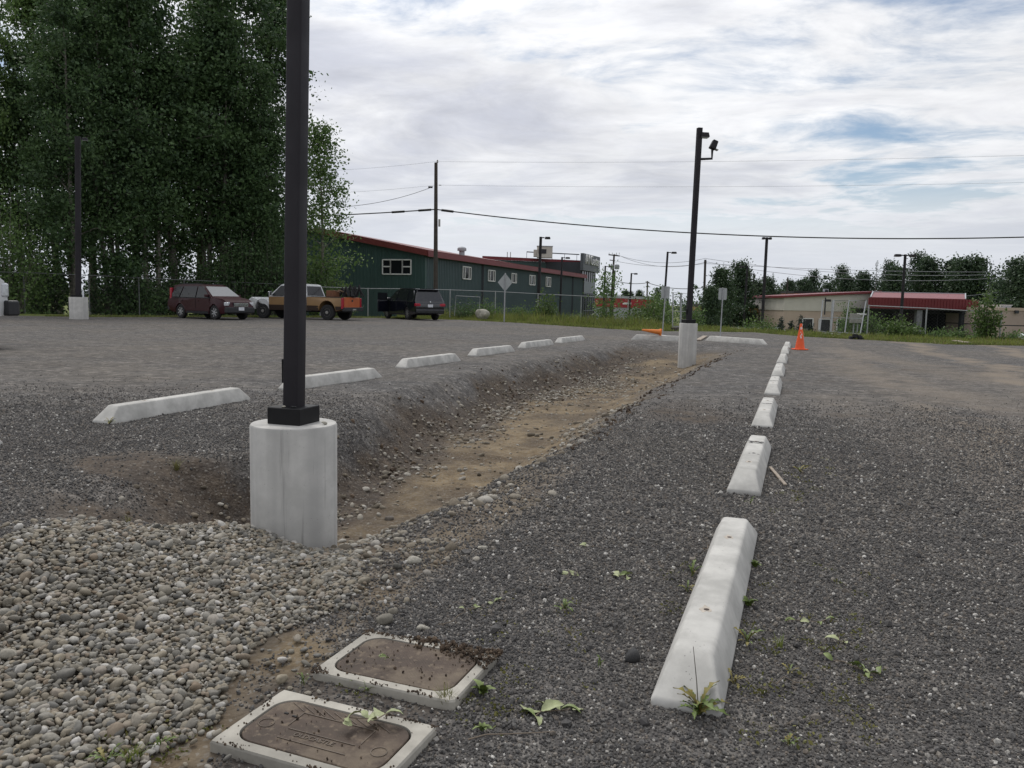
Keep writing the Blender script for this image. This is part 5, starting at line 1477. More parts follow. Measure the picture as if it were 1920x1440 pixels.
box(ua, ub, pv + .2, 0, zA - .1, zA, 'soffit', MT['void'])
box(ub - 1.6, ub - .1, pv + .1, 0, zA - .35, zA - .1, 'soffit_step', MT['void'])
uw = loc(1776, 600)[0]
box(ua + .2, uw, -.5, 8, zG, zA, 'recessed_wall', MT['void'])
for a_, b_ in ((1640, 1660), (1664, 1684), (1686, 1712), (1727, 1750), (1753, 1773)):
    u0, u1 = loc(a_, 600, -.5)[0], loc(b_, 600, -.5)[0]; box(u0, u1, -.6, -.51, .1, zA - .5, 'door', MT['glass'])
u0, u1 = loc(1712, 600, pv + .4)[0], loc(1722, 600, pv + .4)[0]; box(u0, u1, pv + .3, pv + .3 + (u1 - u0), zG, zA - .004, 'stone_pillar', MT['stonework'])
u0, u1 = loc(1795, 600, pv + .4)[0], loc(1804, 600, pv + .4)[0]; box(u0, u1, pv + .3, pv + .3 + (u1 - u0), zG, zA - .36, 'dark_pillar', MT['tower_dark'])
box(uw, loc(1872, 600)[0], 0, 10, zG, loc(1850, 585)[1], 'right_lower_wall', MT['pink_tan']); box(uw - .05, loc(1872, 600)[0], -.06, 10, loc(1850, 585)[1] + .004, loc(1850, 571)[1], 'right_upper_wall', MT['cream'])
u0 = loc(1812, 610)[0]; box(u0, u0 + .5, -.25, -.0, loc(1812, 611)[1], loc(1812, 607)[1], 'wall_lamp', MT['tower_dark'])
# pinkish flat building at the right edge
t, loc, pt, box, L = bld('pink_building', 'pinkish stucco building with flat parapet at the right edge of the photo', 'building', 1868, 2060, 78, 642)
zt_ = loc(1900, 577)[1]; zj = loc(1900, 610.5)[1]
box(0, L, 0, 12, -1, zj - .05, 'lower_wall', MT['pink_tan']); box(-.03, L + .03, -.0, 12, zj + .05, zt_ - .3, 'upper_wall', MT['pink_tan']); box(0, L, .06, 11.9, zj - .05, zj + .05, 'joint', MT['tower_dark']); box(-.08, L + .08, -.08, 12, zt_ - .296, zt_, 'parapet', MT['tan'])
for a_ in (1893, 1917):
    u0 = loc(a_, 581)[0]; box(u0, u0 + .28, -.35, -.08, zt_ - .55, zt_ - .25, 'wall_lamp', MT['tower_dark'])
u0 = loc(1920, 600)[0]; box(u0 - .1, u0 + .1, -.06, .0, zj + .2, zt_ - .9, 'downpipe', MT['tower_dark'])
P = AT(1886, 577, 84); o = thing('roof_vent', 'flat pale vent on the roof of the pinkish building', 'vent', tuple(P)); MB().box((0, 0, .1), (.7, .7, .3)).build('curb', MT['grey_wall'], o); MB().box((0, 0, .27), (.85, .85, .06)).build('cap', MT['white_trim'], o)

# cars beyond the fence
small_car('white suv half hidden by the grass verge in front of the shop', 1372, 606, 66, R(170), MT['white_car'])
small_car('pale car behind the leafy bushes left of the tan building', 1452, 606, 70, R(20), MT['white_car'])
small_car('white car with dark windows at the right edge before the pinkish building', 1925, 640, 58, R(185), MT['white_car'])

# ================================================================== FENCES
def chain_fence(name, label, tops, H, post_px=None, rail=True, spacing=0.15, group=None, mat='galv'):
    """tops: list of (px, py, Y) of the top rail; posts stand at those points"""
    P = [np.array(AT(*t)) for t in tops]
    t = thing(name, label, 'fence', (P[0][0], P[0][1], gz(P[0][0], P[0][1])), 0, group)
    o0 = np.array(t.location)
    for p in P:
        zb = min(gz(p[0], p[1]), p[2] - 0.8)
        MB().tube([tuple(np.array([p[0], p[1], zb - .1]) - o0), tuple(p + np.array([0, 0, .04]) - o0)], .03, 8).build('post', MT[mat], t, smooth=True)
    if rail:
        MB().tube([tuple(p - o0) for p in P], .024, 6).build('top_rail', MT[mat], t, smooth=True)
    vs, fs = [], []
    for a, b in zip(P[:-1], P[1:]):
        d = b - a; L = np.hypot(d[0], d[1]); za0 = min(gz(a[0], a[1]), a[2] - .8); zb0 = min(gz(b[0], b[1]), b[2] - .8)
        n = int(L / spacing)
        for k in range(-int(H / spacing), n + 1):
            for sg in (1, -1):
                # a wire runs diagonally over the full height
                u0 = k * spacing; u1 = u0 + H
                if sg < 0: u0, u1 = u1, u0
                def at_(u, h):
                    f = u / L; base = za0 + (zb0 - za0) * f; top = a[2] + d[2] * f
                    return a[:2] + d[:2] * f, base + (top - base) * h
                lo, hi = sorted((u0, u1)); c0_, c1_ = max(lo, 0), min(hi, L)
                if c1_ - c0_ < .05: continue
                h0 = (c0_ - u0) / (u1 - u0); h1 = (c1_ - u0) / (u1 - u0)
                pa, za = at_(c0_, h0); pb, zb = at_(c1_, h1)
                i = len(vs); w = .0016
                vs += [(pa[0] - o0[0], pa[1] - o0[1], za - w - o0[2]), (pb[0] - o0[0], pb[1] - o0[1], zb - w - o0[2]), (pb[0] - o0[0], pb[1] - o0[1], zb + w - o0[2]), (pa[0] - o0[0], pa[1] - o0[1], za + w - o0[2])]
                fs.append((i, i + 1, i + 2, i + 3))
    w = np_mesh('wire_mesh', vs, fs, MT['mesh_wire'], t); w['kind'] = 'stuff'
    return t


chain_fence('chain_link_fence', 'chain link fence along the foot of the tall trees on the left', [(-60, 509, 40), (44, 511, 42), (166, 516, 44), (260, 521, 46), (345, 525, 48), (440, 529, 50), (545, 534, 51)], 1.8, mat='mesh_wire', spacing=.22)
chain_fence('chain_link_fence', 'long chain link fence in front of the green building', [(600, 538, 51), (690, 541, 51), (768, 541.5, 51), (844, 543.5, 51), (929, 546.5, 51), (1009, 551, 51), (1090, 555, 50.5), (1178, 559.5, 50), (1249, 563, 49)], 1.85)
chain_fence('chain_link_fence', 'chain link fence in front of the red porch', [(1629, 573, 35.5), (1738, 578, 34.2), (1830, 583.5, 33.5), (1878, 587, 33.0)], 1.5)


def fence_panel(label, pts, group='loose fence panels'):
    """tube framed panel; pts (px, py, Y) clockwise from bottom left"""
    P = [np.array(AT(*p)) for p in pts]
    t = thing('fence_panel', label, 'fence panel', P[0], 0, group); o0 = P[0]
    Q = [Vector(p - o0) for p in P]
    MB().tube([Q[0], Q[1], Q[2], Q[3]], .028, 6).build('tube_frame', MT['galv'], t, smooth=True)
    MB().tube([Q[0] * .55 + Q[1] * .45, Q[3] * .55 + Q[2] * .45], .018, 6).build('brace', MT['galv'], t, smooth=True)
    MB().tube([Q[0], Q[3]], .022, 6).build('bottom_rail', MT['galv'], t, smooth=True)
    vs, fs = [], []
    N = 26
    for k in range(-N, N):
        for sg in (1, -1):
            lo, hi = max(0, k / N), min(1, k / N + 1)
            if hi - lo < .03: continue
            e = []
            for u in (lo, hi):
                h = u - k / N; h = h if sg > 0 else 1 - h
                e.append(Q[0] * (1 - u) * (1 - h) + Q[3] * u * (1 - h) + Q[1] * (1 - u) * h + Q[2] * u * h)
            i = len(vs); w = Vector((0, 0, .0016)); vs += [tuple(e[0] - w), tuple(e[1] - w), tuple(e[1] + w), tuple(e[0] + w)]; fs.append((i, i + 1, i + 2, i + 3))
    w = np_mesh('wire_mesh', vs, fs, MT['mesh_wire'], t); w['kind'] = 'stuff'
    return t


fence_panel('tall loose fence panel standing left of the far lamp pole, in front of the grass', [(1261, 612, 37), (1262, 548, 37), (1276, 549.5, 37.2), (1275.5, 612, 37.2)])
fence_panel('tall loose fence panel half hidden behind the far lamp pole', [(1277, 612, 37.4), (1277.5, 549.5, 37.4), (1296, 551, 37.6), (1295, 612, 37.6)])
fence_panel('tall loose fence panel nearest the orange cone, leaning by the tan building', [(1537, 621, 35.5), (1543, 563, 36), (1561, 563, 36.4), (1557, 624, 36)])
fence_panel('tall loose fence panel with rounded top, middle one before the tan building', [(1558, 622, 35.6), (1564, 563, 36), (1592, 563.5, 36), (1584, 624, 35.5)])
fence_panel('tall loose fence panel beside the fence of the red porch', [(1584, 624, 35.4), (1592, 563.5, 36), (1624, 563.5, 36), (1613, 626, 35.2)])
t = thing('fence_panel', 'low bare tube frame standing behind the pale boulder', 'fence panel', tuple(AT(852, 585, 49.5)), 0, 'loose fence panels')
q_ = [Vector(AT(*p)) - Vector(t.location) for p in ((852, 592, 49.5), (855, 554.5, 49.5), (900, 557, 49.5), (898, 592, 49.5))]
MB().tube(q_, .025, 6).build('tube_frame', MT['galv'], t, smooth=True)
# pale plates on the panels / cabinets behind them
ec = thing('utility_cabinet', 'grey metal utility cabinet on posts behind the loose fence panels', 'utility cabinet', tuple(on_ground(AT(1606, 625, 38))))
w_ = 24 / CAM_F * 38
MB().box((-.05, 0, AT(1606, 597, 38)[2] - ec.location.z), (w_ * .9, .3, .44)).build('cabinet', MT['rim_old'], ec, bevel=.01); MB().box((.18, -.02, AT(1606, 589, 38)[2] - ec.location.z), (w_ * .5, .34, .08)).build('cap', MT['white_trim'], ec, bevel=.01)
for x_ in (-.16, .02): MB().tube([(x_, 0, -.1), (x_, 0, AT(1606, 600, 38)[2] - ec.location.z)], .035, 8).build('post', MT['galv'], ec)

# ================================================================== UTILITY POLES AND WIRES
def rel(P, t): return tuple(np.array(P) - np.array(t.location))
up = AT(817, 560, 57.0); ug = gz(up[0], up[1]); ut = AT(817.5, 305, 57.0)
tp = thing('utility_pole', 'plain wooden utility pole standing in front of the green building', 'utility pole', (up[0], up[1], ug))
MB().tube([(0, 0, -.3), (ut[0] - up[0], 0, ut[2] - ug)], [.17, .115], 12).build('pole', MT['pole_wood'], tp, smooth=True)
ins = MB().lathe([(.05, 0), (.07, .05), (.04, .1), (.06, .16), (.02, .2)], 10).build('insulator', MT['rim_old'], tp); ins.location = (ut[0] - up[0] + .1, 0, ut[2] - ug)
MB().tube([(.13, 0, AT(817, 347, 57)[2] - ug), (.3, 0, AT(817, 347, 57)[2] - ug)], .03, 6).build('insulator', MT['rim_old'], tp)
MB().box((.2, -.05, AT(820, 418, 57)[2] - ug), (.13, .2, .5)).build('junction_box', MT['rim_old'], tp)


def wire(label, pts, r, mat, sag=None, n=24, group=None):
    """cable through 3-D points; each span sags"""
    path = []
    P = [np.array(p) for p in pts]
    for i, (a, b) in enumerate(zip(P[:-1], P[1:])):
        sg = (sag[i] if hasattr(sag, '__len__') else sag) or 0
        for k in range(n + (1 if i == len(P) - 2 else 0)):
            f = k / n; p = a + (b - a) * f; p = p - np.array([0, 0, 4 * sg * f * (1 - f)]); path.append(p)
    o0 = path[0]
    m = MB().tube([tuple(p - o0) for p in path], r, 6); o = m.build('power_line', mat, None, smooth=True, loc=o0)
    return tag(o, label, 'cable', group)


YA = 57.0
# heavy communication cable: pole -> right, out of frame; -> left behind the trees
A_ = AT(817, 392.5, YA)
def fit_sag(a, b, px, py):
    """sag so that the span passes through a pixel"""
    lo, hi = 0.0, 1.0
    for _ in range(50):
        f = (lo + hi) / 2; p = a + (b - a) * f
        if PIX(p)[0] < px: lo = f
        else: hi = f
    p = a + (b - a) * f; z = AT(px, py, p[1])[2]
    return (p[2] - z) / (4 * f * (1 - f))
B_ = np.array(AT(2250, 430, 48.0)); sg = fit_sag(np.array(A_), B_, 1440, 443)
ck = wire('thick black cable sagging across the sky from the wooden pole to the right edge', [A_, B_], .042, MT['wire'], sg, 48)
m = MB()
for i in (1, 2): pass
def sleeve(px0, px1, py0, py1, parent, Y):
    a, b = AT(px0, py0, Y), AT(px1, py1, Y); MB().tube([rel(a, parent), rel(b, parent)], .075, 8).build('splice_sleeve', MT['wire'], parent, smooth=True)
def on_span(a, b, sg, px):
    lo, hi = 0.0, 1.0
    for _ in range(50):
        f = (lo + hi) / 2
        p = a + (b - a) * f
        inc = PIX(a + (b - a))[0] > PIX(a)[0]
        if (PIX(p)[0] < px) == inc: lo = f
        else: hi = f
    return a + (b - a) * f - np.array([0, 0, 4 * sg * f * (1 - f)])
p0, p1 = on_span(np.array(A_), B_, sg, 828), on_span(np.array(A_), B_, sg, 850)
MB().tube([rel(p0, ck), rel(p1, ck)], .085, 8).build('splice_sleeve', MT['wire'], ck, smooth=True)
Bl = np.array(AT(380, 408, 66.0)); sgl = fit_sag(Bl, np.array(A_), 690, 400.5)
cl = wire('thick black cable running left from the wooden pole into the trees', [A_, Bl], .042, MT['wire'], max(sgl, .1), 30)
for a_, b_ in ((808, 785), (758, 735)):
    p0, p1 = on_span(np.array(A_), Bl, max(sgl, .1), a_), on_span(np.array(A_), Bl, max(sgl, .1), b_); MB().tube([rel(p0, cl), rel(p1, cl)], .08, 8).build('splice_sleeve', MT['wire'], cl, smooth=True)
for lab, y0, yr, yl, r in (('thin overhead wire from the top of the wooden pole', 303, 292.5, 312, .0065), ('thin overhead wire a little below the top of the wooden pole', 347, 345, 352, .0065)):
    a = np.array(AT(817, y0, YA)); b = np.array(AT(2250, yr - 12, 48)); s_ = fit_sag(a, b, 1500, (y0 + yr) / 2 + 3)
    wire(lab + ', to the right', [a, b], r, MT['wire_thin'], s_, 40); wire(lab + ', to the left', [a, np.array(AT(380, yl + 6, 66))], r, MT['wire_thin'], .4, 20)
sd_ = wire('service drop slanting down left from the wooden pole to the trees', [AT(812, 350, YA), AT(640, 388, 52)], .016, MT['wire'], .25, 20)
MB().box(rel(AT(807, 351, YA), sd_), (.3, .06, .12)).build('wire_clamp', MT['wire'], sd_)

# far transformer pole, others
tb = AT(1140, 600, 118); tt = AT(1151.5, 477, 118)
tr = thing('utility_pole', 'far wooden utility pole with a crossarm and transformers right of the sign tower', 'utility pole', (tb[0] + .45, tb[1], -2.3))
def rz_(px, py, Y): P = AT(px, py, Y); return (P[0] - tr.location.x, P[1] - tr.location.y, P[2] - tr.location.z)
MB().tube([rz_(1144.5, 600, 118), rz_(1151.5, 477, 118)], [.2, .13], 10).build('pole', MT['pole_wood'], tr, smooth=True)
MB().tube([rz_(1147, 596, 117.6), rz_(1153, 507, 117.6)], [.18, .13], 10).build('stub_pole', MT['pole_wood'], tr, smooth=True)
MB().bar(rz_(1141, 477.5, 117.8), rz_(1162, 480, 117.8), .14, .16).build('crossarm', MT['pole_wood'], tr); MB().bar(rz_(1143, 487.5, 117.8), rz_(1153, 489, 117.8), .10, .12).build('crossarm', MT['pole_wood'], tr)
for a_ in (1147.5, 1155.5, 1158): p = rz_(a_, 505, 117.6); tf_ = MB().lathe([(.2, 0), (.24, .05), (.24, .62), (.1, .72)], 12).build('transformer', MT['grey_wall'], tr, smooth=True); tf_.location = p
for a_ in (1142, 1148, 1156, 1161): p = rz_(a_, 477, 117.8); MB().tube([p, (p[0], p[1], p[2] + .25)], .04, 6).build('insulator', MT['rim_old'], tr)
def simple_pole(label, px0, py0, px1, py1, Y, r, arms):
    b, tp_ = AT(px0, py0, Y), AT(px1, py1, Y); g = min(gz(b[0], b[1]), b[2])
    t = thing('utility_pole', label, 'utility pole', (b[0], b[1], g))
    MB().tube([(0, 0, -.3), (tp_[0] - b[0], 0, tp_[2] - g)], [r * 1.2, r], 10).build('pole', MT['pole_wood'], t, smooth=True)
    for xa, ya, xb, yb in arms:
        a, c = np.array(AT(xa, ya, Y - .3)) - np.array(t.location), np.array(AT(xb, yb, Y - .3)) - np.array(t.location)
        MB().bar(tuple(a), tuple(c), r, r).build('crossarm', MT['pole_wood'], t)
    return t
simple_pole('small distant utility pole between the red building and the far lamp pole', 1212, 600, 1214, 527, 190, .17, [(1210.5, 528.5, 1218, 529.5), (1211, 537, 1219, 538)])
simple_pole('utility pole rising from the trees right of the far lamp pole', 1319, 600, 1322.5, 487, 108, .15, [(1320, 491, 1325, 491.5)])
simple_pole('thin pole beside the trees above the shop roof', 1474, 600, 1477, 520, 112, .09, [])
# distant wires
for i, (lab, pts, s_) in enumerate((('uppermost thin wire of the distant line', [(1151, 476, 118), (1322, 484.5, 108), (1980, 509, 96)], (.9, 1.2)), ('middle thin wire of the distant line', [(1160, 478.5, 118), (1325, 491, 108), (1980, 512, 96)], (1.1, 1.6)),
                                   ('lowest thin wire of the distant line', [(1148, 488, 118), (1322, 494, 108), (1980, 509.5, 97)], (.6, .4)), ('thick distant cable below the thin wires', [(1152, 526, 118), (1214, 530, 130), (1322, 539, 108)], (.3, .5)),
                                   ('thin distant wire passing low before the dark tree row', [(1322, 545, 108), (1980, 532, 96)], (1.8,)))):
    wire(lab, [AT(*p) for p in pts], .028 if i != 3 else .05, MT['wire_thin'] if i != 3 else MT['wire'], s_, 24, 'wires of the distant power line')


# ================================================================== DISTANT LAMP POSTS
def lamp_post(label, px0, py0, px1, py1, Y, r, heads, group='dark street lamps beyond the fence'):
    b, tp_ = AT(px0, py0, Y), AT(px1, py1, Y); g = gz(b[0], b[1])
    t = thing('street_lamp', label, 'street lamp', (b[0], b[1], g), 0, group)
    dx = (tp_[0] - b[0]) ; H = tp_[2] - g
    MB().tube([(0, 0, -.2), (dx, 0, H)], [r * 1.15, r], 8).build('post', MT['pole'], t, smooth=True)
    for sg, ln in heads:
        hd = MB().bar((dx, 0, H - .08), (dx + sg * ln * .4, 0, H - .06), .08).build('arm', MT['pole'], t)
        h = MB().box((dx + sg * ln * .72, 0, H - .08), (ln * .62, .32, .18), taper=.8).build('lamp_head', MT['pole'], t, bevel=.03)
        MB().box((dx + sg * ln * .72, 0, H - .175), (ln * .4, .22, .012)).build('lens', MT['lens'], h)
    return t


lamp_post('street lamp in front of the long green wall, tallest there', 1008.5, 600, 1014, 444, 64, .11, [(1, .75)])
lamp_post('shorter street lamp near the right end of the long green wall', 1049, 600, 1054, 482, 88, .10, [(1, .85)])
lamp_post('street lamp behind the leafy sapling next to the sign tower', 1130.5, 600, 1135, 498.5, 96, .10, [(1, .85)])
lamp_post('thin street lamp standing before the red building', 1179, 600, 1184, 512, 100, .10, [(1, .75)])
lamp_post('street lamp just left of the far lamp pole', 1243.5, 560, 1252, 472, 78, .10, [(1, .85)])
lamp_post('street lamp with head to the left, taller one above the shop roof', 1394, 600, 1401.5, 499, 90, .11, [(-1, .9)])
lamp_post('street lamp with head to the left, shorter one above the shop roof', 1408.5, 600, 1414, 512.5, 104, .10, [(-1, .85)])
lamp_post('tall street lamp with a flat head under the thick cable', 1429, 602, 1438, 445, 66, .12, [(1, .38), (-1, .38)])
lamp_post('street lamp with two heads standing before the red porch', 1688, 620, 1697.5, 477, 58, .10, [(1, .75), (-1, .75)])
mc = AT(1133, 600, 60)
# small camera mast with dish on the loose panel
MB().tube([(0, 0, 0), (0, 0, .75)], .03, 6).build('mast', MT['wire'], None)
mk = bpy.data.objects['mast']; mk.location = tuple(AT(1546, 590, 35.2)); tag(mk, 'short dark mast beside the loose fence panel near the cone', 'mast')
MB().box((.12, 0, .62), (.22, .1, .1)).build('camera_head', MT['wire'], mk)

# ================================================================== TREES
MT['leaf_dark'] = leaf_mat('dark_leaf', (0.031, 0.063, 0.029), (0.102, 0.170, 0.062), .33)
MT['leaf_mid'] = leaf_mat('mid_leaf', (0.056, 0.105, 0.036), (0.155, 0.24, 0.072), .35)
MT['leaf_far'] = leaf_mat('far_leaf', (0.020, 0.040, 0.024), (0.066, 0.108, 0.048), .25)
MT['leaf_light'] = leaf_mat('light_leaf', (0.045, 0.085, 0.022), (0.125, 0.19, 0.05), .3)
MT['needle'] = leaf_mat('spruce_needle', (0.010, 0.022, 0.018), (0.030, 0.055, 0.040), .1)
MT['straw'] = leaf_mat('dry_grass', (0.10, 0.11, 0.03), (0.22, 0.20, 0.08), .2)
MT['grass'] = leaf_mat('green_grass', (0.085, 0.125, 0.026), (0.23, 0.26, 0.062), .33)
MT['twig'] = simple('dry_twig', (0.20, 0.16, 0.12), .9, 0, .3, 20)


def leaf_quads(cent, size, rng, droop=0.3, aspect=0.62):
    """small folded quads at cent"""
    n = len(cent)
    d = rng.normal(0, 1, (n, 3)); d[:, 2] -= droop; d /= np.linalg.norm(d, axis=1, keepdims=True)
    u = rng.normal(0, 1, (n, 3)); s = np.cross(d, u); s /= np.linalg.norm(s, axis=1, keepdims=True) + 1e-9
    L = (size * rng.lognormal(0, .25, n))[:, None]; W = L * aspect
    v = np.empty((n, 4, 3))
    v[:, 0] = cent; v[:, 1] = cent + d * L * .5 + s * W * .5; v[:, 2] = cent + d * L; v[:, 3] = cent + d * L * .5 - s * W * .5
    f = np.arange(n * 4).reshape(n, 4)
    return v.reshape(-1, 3), f


def deciduous(rng, H, crown_lo, crown_r, n_limb, leaves, leaf, cluster, lean=0.03, shape=1.0, trunks=1, top_pow=.8):
    """returns MB of wood and leaf centres; unit metres, base at origin"""
    wood = MB(); cent = []
    wsum = n_limb * trunks
    for tk_ in range(trunks):
        ang = rng.uniform(0, 6.28); off_ = 0 if trunks == 1 else rng.uniform(.15, .5)
        bx, by = off_ * math.cos(ang), off_ * math.sin(ang)
        hh = H * (1 if tk_ == 0 else rng.uniform(.72, .97)); r0 = H * .0115 * (1 if trunks == 1 else .75)
        lx, ly = rng.normal(0, lean) * hh + bx * 1.5, rng.normal(0, lean) * hh + by * 1.5
        pts = []; ph = rng.uniform(0, 6.28)
        for i in range(9):
            f = i / 8; pts.append(Vector((bx + lx * f + math.sin(f * 4 + ph) * .012 * hh * f, by + ly * f + math.cos(f * 3.3 + ph) * .012 * hh * f, hh * f)))
        wood.tube(pts, [max(.012, r0 * (1 - .93 * (i / 8))) for i in range(9)], 7)
        def trunk_at(f):
            q = f * 8; i = min(7, int(q)); return pts[i].lerp(pts[i + 1], q - i)
        for k in range(n_limb):
            f = crown_lo + (1 - crown_lo) * ((k + rng.uniform(0, 1)) / n_limb) ** .9
            q = (f - crown_lo) / (1 - crown_lo)
            prof = math.sin(math.pi * min(1, .14 + .86 * q) ** top_pow) ** .7 * (1 - .25 * q)
            ln = crown_r * max(.18, prof) * rng.uniform(.6, 1.18) * shape
            a = k * 2.4 + rng.uniform(-.6, .6); el = R(rng.uniform(12, 50)) * (1 if q < .75 else 1.35)
            p0 = trunk_at(min(.985, f)); dv = Vector((math.cos(a) * math.cos(el), math.sin(a) * math.cos(el), math.sin(el)))
            p1 = p0 + dv * ln * .5 + Vector((0, 0, .02 * ln)); p2 = p0 + dv * ln + Vector((0, 0, -.10 * ln))
            rr_ = max(.01, r0 * .34 * (1 - .7 * f)); wood.tube([p0, p1, p2], [rr_, rr_ * .6, rr_ * .2], 5, caps=False)
            nt_ = max(3, int(leaves / (wsum * cluster)))
            for j in range(nt_):
                g = rng.uniform(.22, 1.08) ** .8; base = p0.lerp(p1, g * 2) if g < .5 else p1.lerp(p2, (g - .5) * 2)
                sp = .10 * ln + .22
                c = np.array(base) + rng.normal(0, 1, 3) * np.array([sp, sp, sp * .75])
                cent.append(c + rng.normal(0, 1, (cluster, 3)) * (.16 + leaf * .9) * np.array([1, 1, .8]))
    return wood, np.concatenate(cent)


def make_tree(name, label, cat, rng, H, lo, cr, limbs, leaves, leaf, mats, loc=(0, 0, 0), cluster=9, group=None, **kw):
    wood, cent = deciduous(rng, H, lo, cr, limbs, leaves, leaf, cluster, **kw)
    t = thing(name, label, cat, loc, 0, group)
    wood.build('trunk', MT['bark'], t, smooth=True)
    v, f = leaf_quads(cent, leaf, rng)
    np_mesh('crown', v, f, mats, t)
    return t


def make_spruce(label, rng, H, r, loc, group=None, dens=1.0, mat='needle'):
    t = thing('spruce_tree', label, 'tree', loc, 0, group)
    MB().tube([(0, 0, -.2), (0, 0, H)], [H * .013, .015], 7).build('trunk', MT['bark'], t, smooth=True)
    cent = []
    k = 0
    for z in np.arange(.06 * H, H * .985, H * .022):
        f = z / H; rad = r * (1 - f) ** .85 * rng.uniform(.75, 1.1) + .05
        nb_ = max(4, int(11 * (1 - f) + 3))
        for j in range(nb_):
            a = j / nb_ * 6.28 + k * .7 + rng.uniform(-.25, .25); L = rad * rng.uniform(.65, 1.1)
            m_ = max(3, int(L / .1 * dens)); q = rng.uniform(.1, 1, m_)
            x_ = np.cos(a) * L * q + rng.normal(0, .05 + .06 * L, m_); y_ = np.sin(a) * L * q + rng.normal(0, .05 + .06 * L, m_)
            cent.append(np.stack([x_, y_, z - q ** 1.4 * L * .38 + rng.normal(0, .05, m_)], 1))
        k += 1
    v, f = leaf_quads(np.concatenate(cent), max(.10, H * .016), rng, droop=.7, aspect=.34)
    np_mesh('crown', v, f, MT[mat], t)
    return t


def tree_at(px, Y, H): P = AT(px, 560, Y); return (P[0], P[1], gz(P[0], P[1]) - .05)


TR = np.random.default_rng(77)
G_LEFT = 'tall trees of the dark grove on the left'
# the grove: five grown shapes, copied with their own turn and size
protos = [make_tree('leafy_tree', '', 'tree', TR, 21.5, .16, 3.7, 44, 25000, .20, MT['leaf_dark'], trunks=1, cluster=18),
          make_tree('leafy_tree', '', 'tree', TR, 20.5, .15, 3.3, 24, 25000, .195, MT['leaf_dark'], trunks=2, cluster=18),
          make_tree('leafy_tree', '', 'tree', TR, 22.5, .20, 3.4, 42, 24000, .20, MT['leaf_mid'], trunks=1, cluster=18),
          make_tree('leafy_tree', '', 'tree', TR, 19.5, .13, 3.2, 18, 25000, .19, MT['leaf_dark'], trunks=3, cluster=18)]
# px of trunk, distance, scale, prototype, turn
grove = [(52, 47.5, .80, 3, .4), (-8, 46, (.66, .66, 1.05), 2, 2.2), (112, 53, 1.0, 2, 1.0), (152, 45.5, .90, 1, 4.2), (175, 53, 1.06, 2, 3.0), (215, 47, 1.0, 3, 5.1), (262, 54, 1.08, 2, .2), (290, 48.5, 1.0, 1, 2.6), (335, 51, 1.12, 0, 1.7),
         (372, 57, 1.1, 2, 3.9), (400, 52.5, 1.12, 3, .9), (438, 54, 1.15, 1, 5.5), (468, 58, 1.1, 0, 4.6), (478, 53, .78, 3, 2.0)]
used = set(); items = sorted(grove)
lab_kind = {0: 'tall dark leafy tree with one trunk', 1: 'tall dark leafy tree with a forked trunk', 2: 'tall lighter green tree with a high crown', 3: 'dense dark leafy tree with several trunks'}
ordn = ['leftmost', 'second from the left', 'third from the left', 'fourth from the left', 'fifth from the left', 'sixth from the left', 'seventh from the left', 'seventh from the right', 'sixth from the right', 'fifth from the right', 'fourth from the right', 'third from the right', 'second from the right', 'rightmost']
for k, (px, Y, sc, pr, rz) in enumerate(items):
    lb = '%s, %s in the big grove' % (lab_kind[pr], ordn[k])
    loc = tree_at(px, Y, 20)
    if pr not in used:
        used.add(pr); o = protos[pr]; o.location = tuple(float(c) for c in loc); o.rotation_euler.z = rz; o.scale = sc if hasattr(sc, '__len__') else (sc,) * 3; o['label'] = lb; o['group'] = G_LEFT
    else: dup(protos[pr], loc, rz, lb, G_LEFT, sc)
# birch to the right of the near pole
birch = make_tree('birch_tree', 'slender birch with airy hanging leaves right of the near lamp pole', 'tree', TR, 12.4, .14, 2.5, 38, 7500, .19, MT['leaf_mid'], tree_at(604, 53.5, 12), lean=.02)
# understorey of the grove
bush_p = []
def bush(label, px, Y, H, W, mat, n, leaf=.13, group='leafy shrubs', name='shrub', cat='shrub', loc=None, wispy=0.0):
    rng = np.random.default_rng(abs(hash((px, int(Y * 10)))) % 99991 if False else int(px * 7 + Y * 13))
    loc = loc if loc is not None else tree_at(px, Y, 2)
    t = thing(name, label, cat, loc, 0, group)
    wood = MB(); cent = []
    ns = max(6, int(14 * W))
    for k in range(ns):
        a = rng.uniform(0, 6.28); rad = W * .5 * math.sqrt(rng.uniform(0, 1)); h = H * (1 - .55 * (rad / (W * .5 + 1e-6)) ** 2) * rng.uniform(.6, 1.06)
        p0 = Vector((math.cos(a) * rad * .3, math.sin(a) * rad * .3, -.05)); p2 = Vector((math.cos(a) * rad, math.sin(a) * rad, h)); p1 = p0.lerp(p2, .5) + Vector((0, 0, h * .08))
        wood.tube([p0, p1, p2], [.012 + H * .004, .01, .004], 5, caps=False)
        m_ = max(4, int(n / ns)); q = rng.uniform(.12, 1.02, m_)[:, None]
        c = np.array(p0) * (1 - q) + np.array(p2) * q
        cent.append(c + rng.normal(0, 1, (m_, 3)) * (.07 + .10 * min(W, H)) * (1 - wispy * .6))
    wood.build('stems', MT['bark'], t, smooth=True)
    c = np.concatenate(cent); c[:, 2] = np.maximum(c[:, 2], .02)
    v, f = leaf_quads(c, leaf, rng, droop=-.2)
    np_mesh('foliage', v, f, MT[mat], t)
    return t


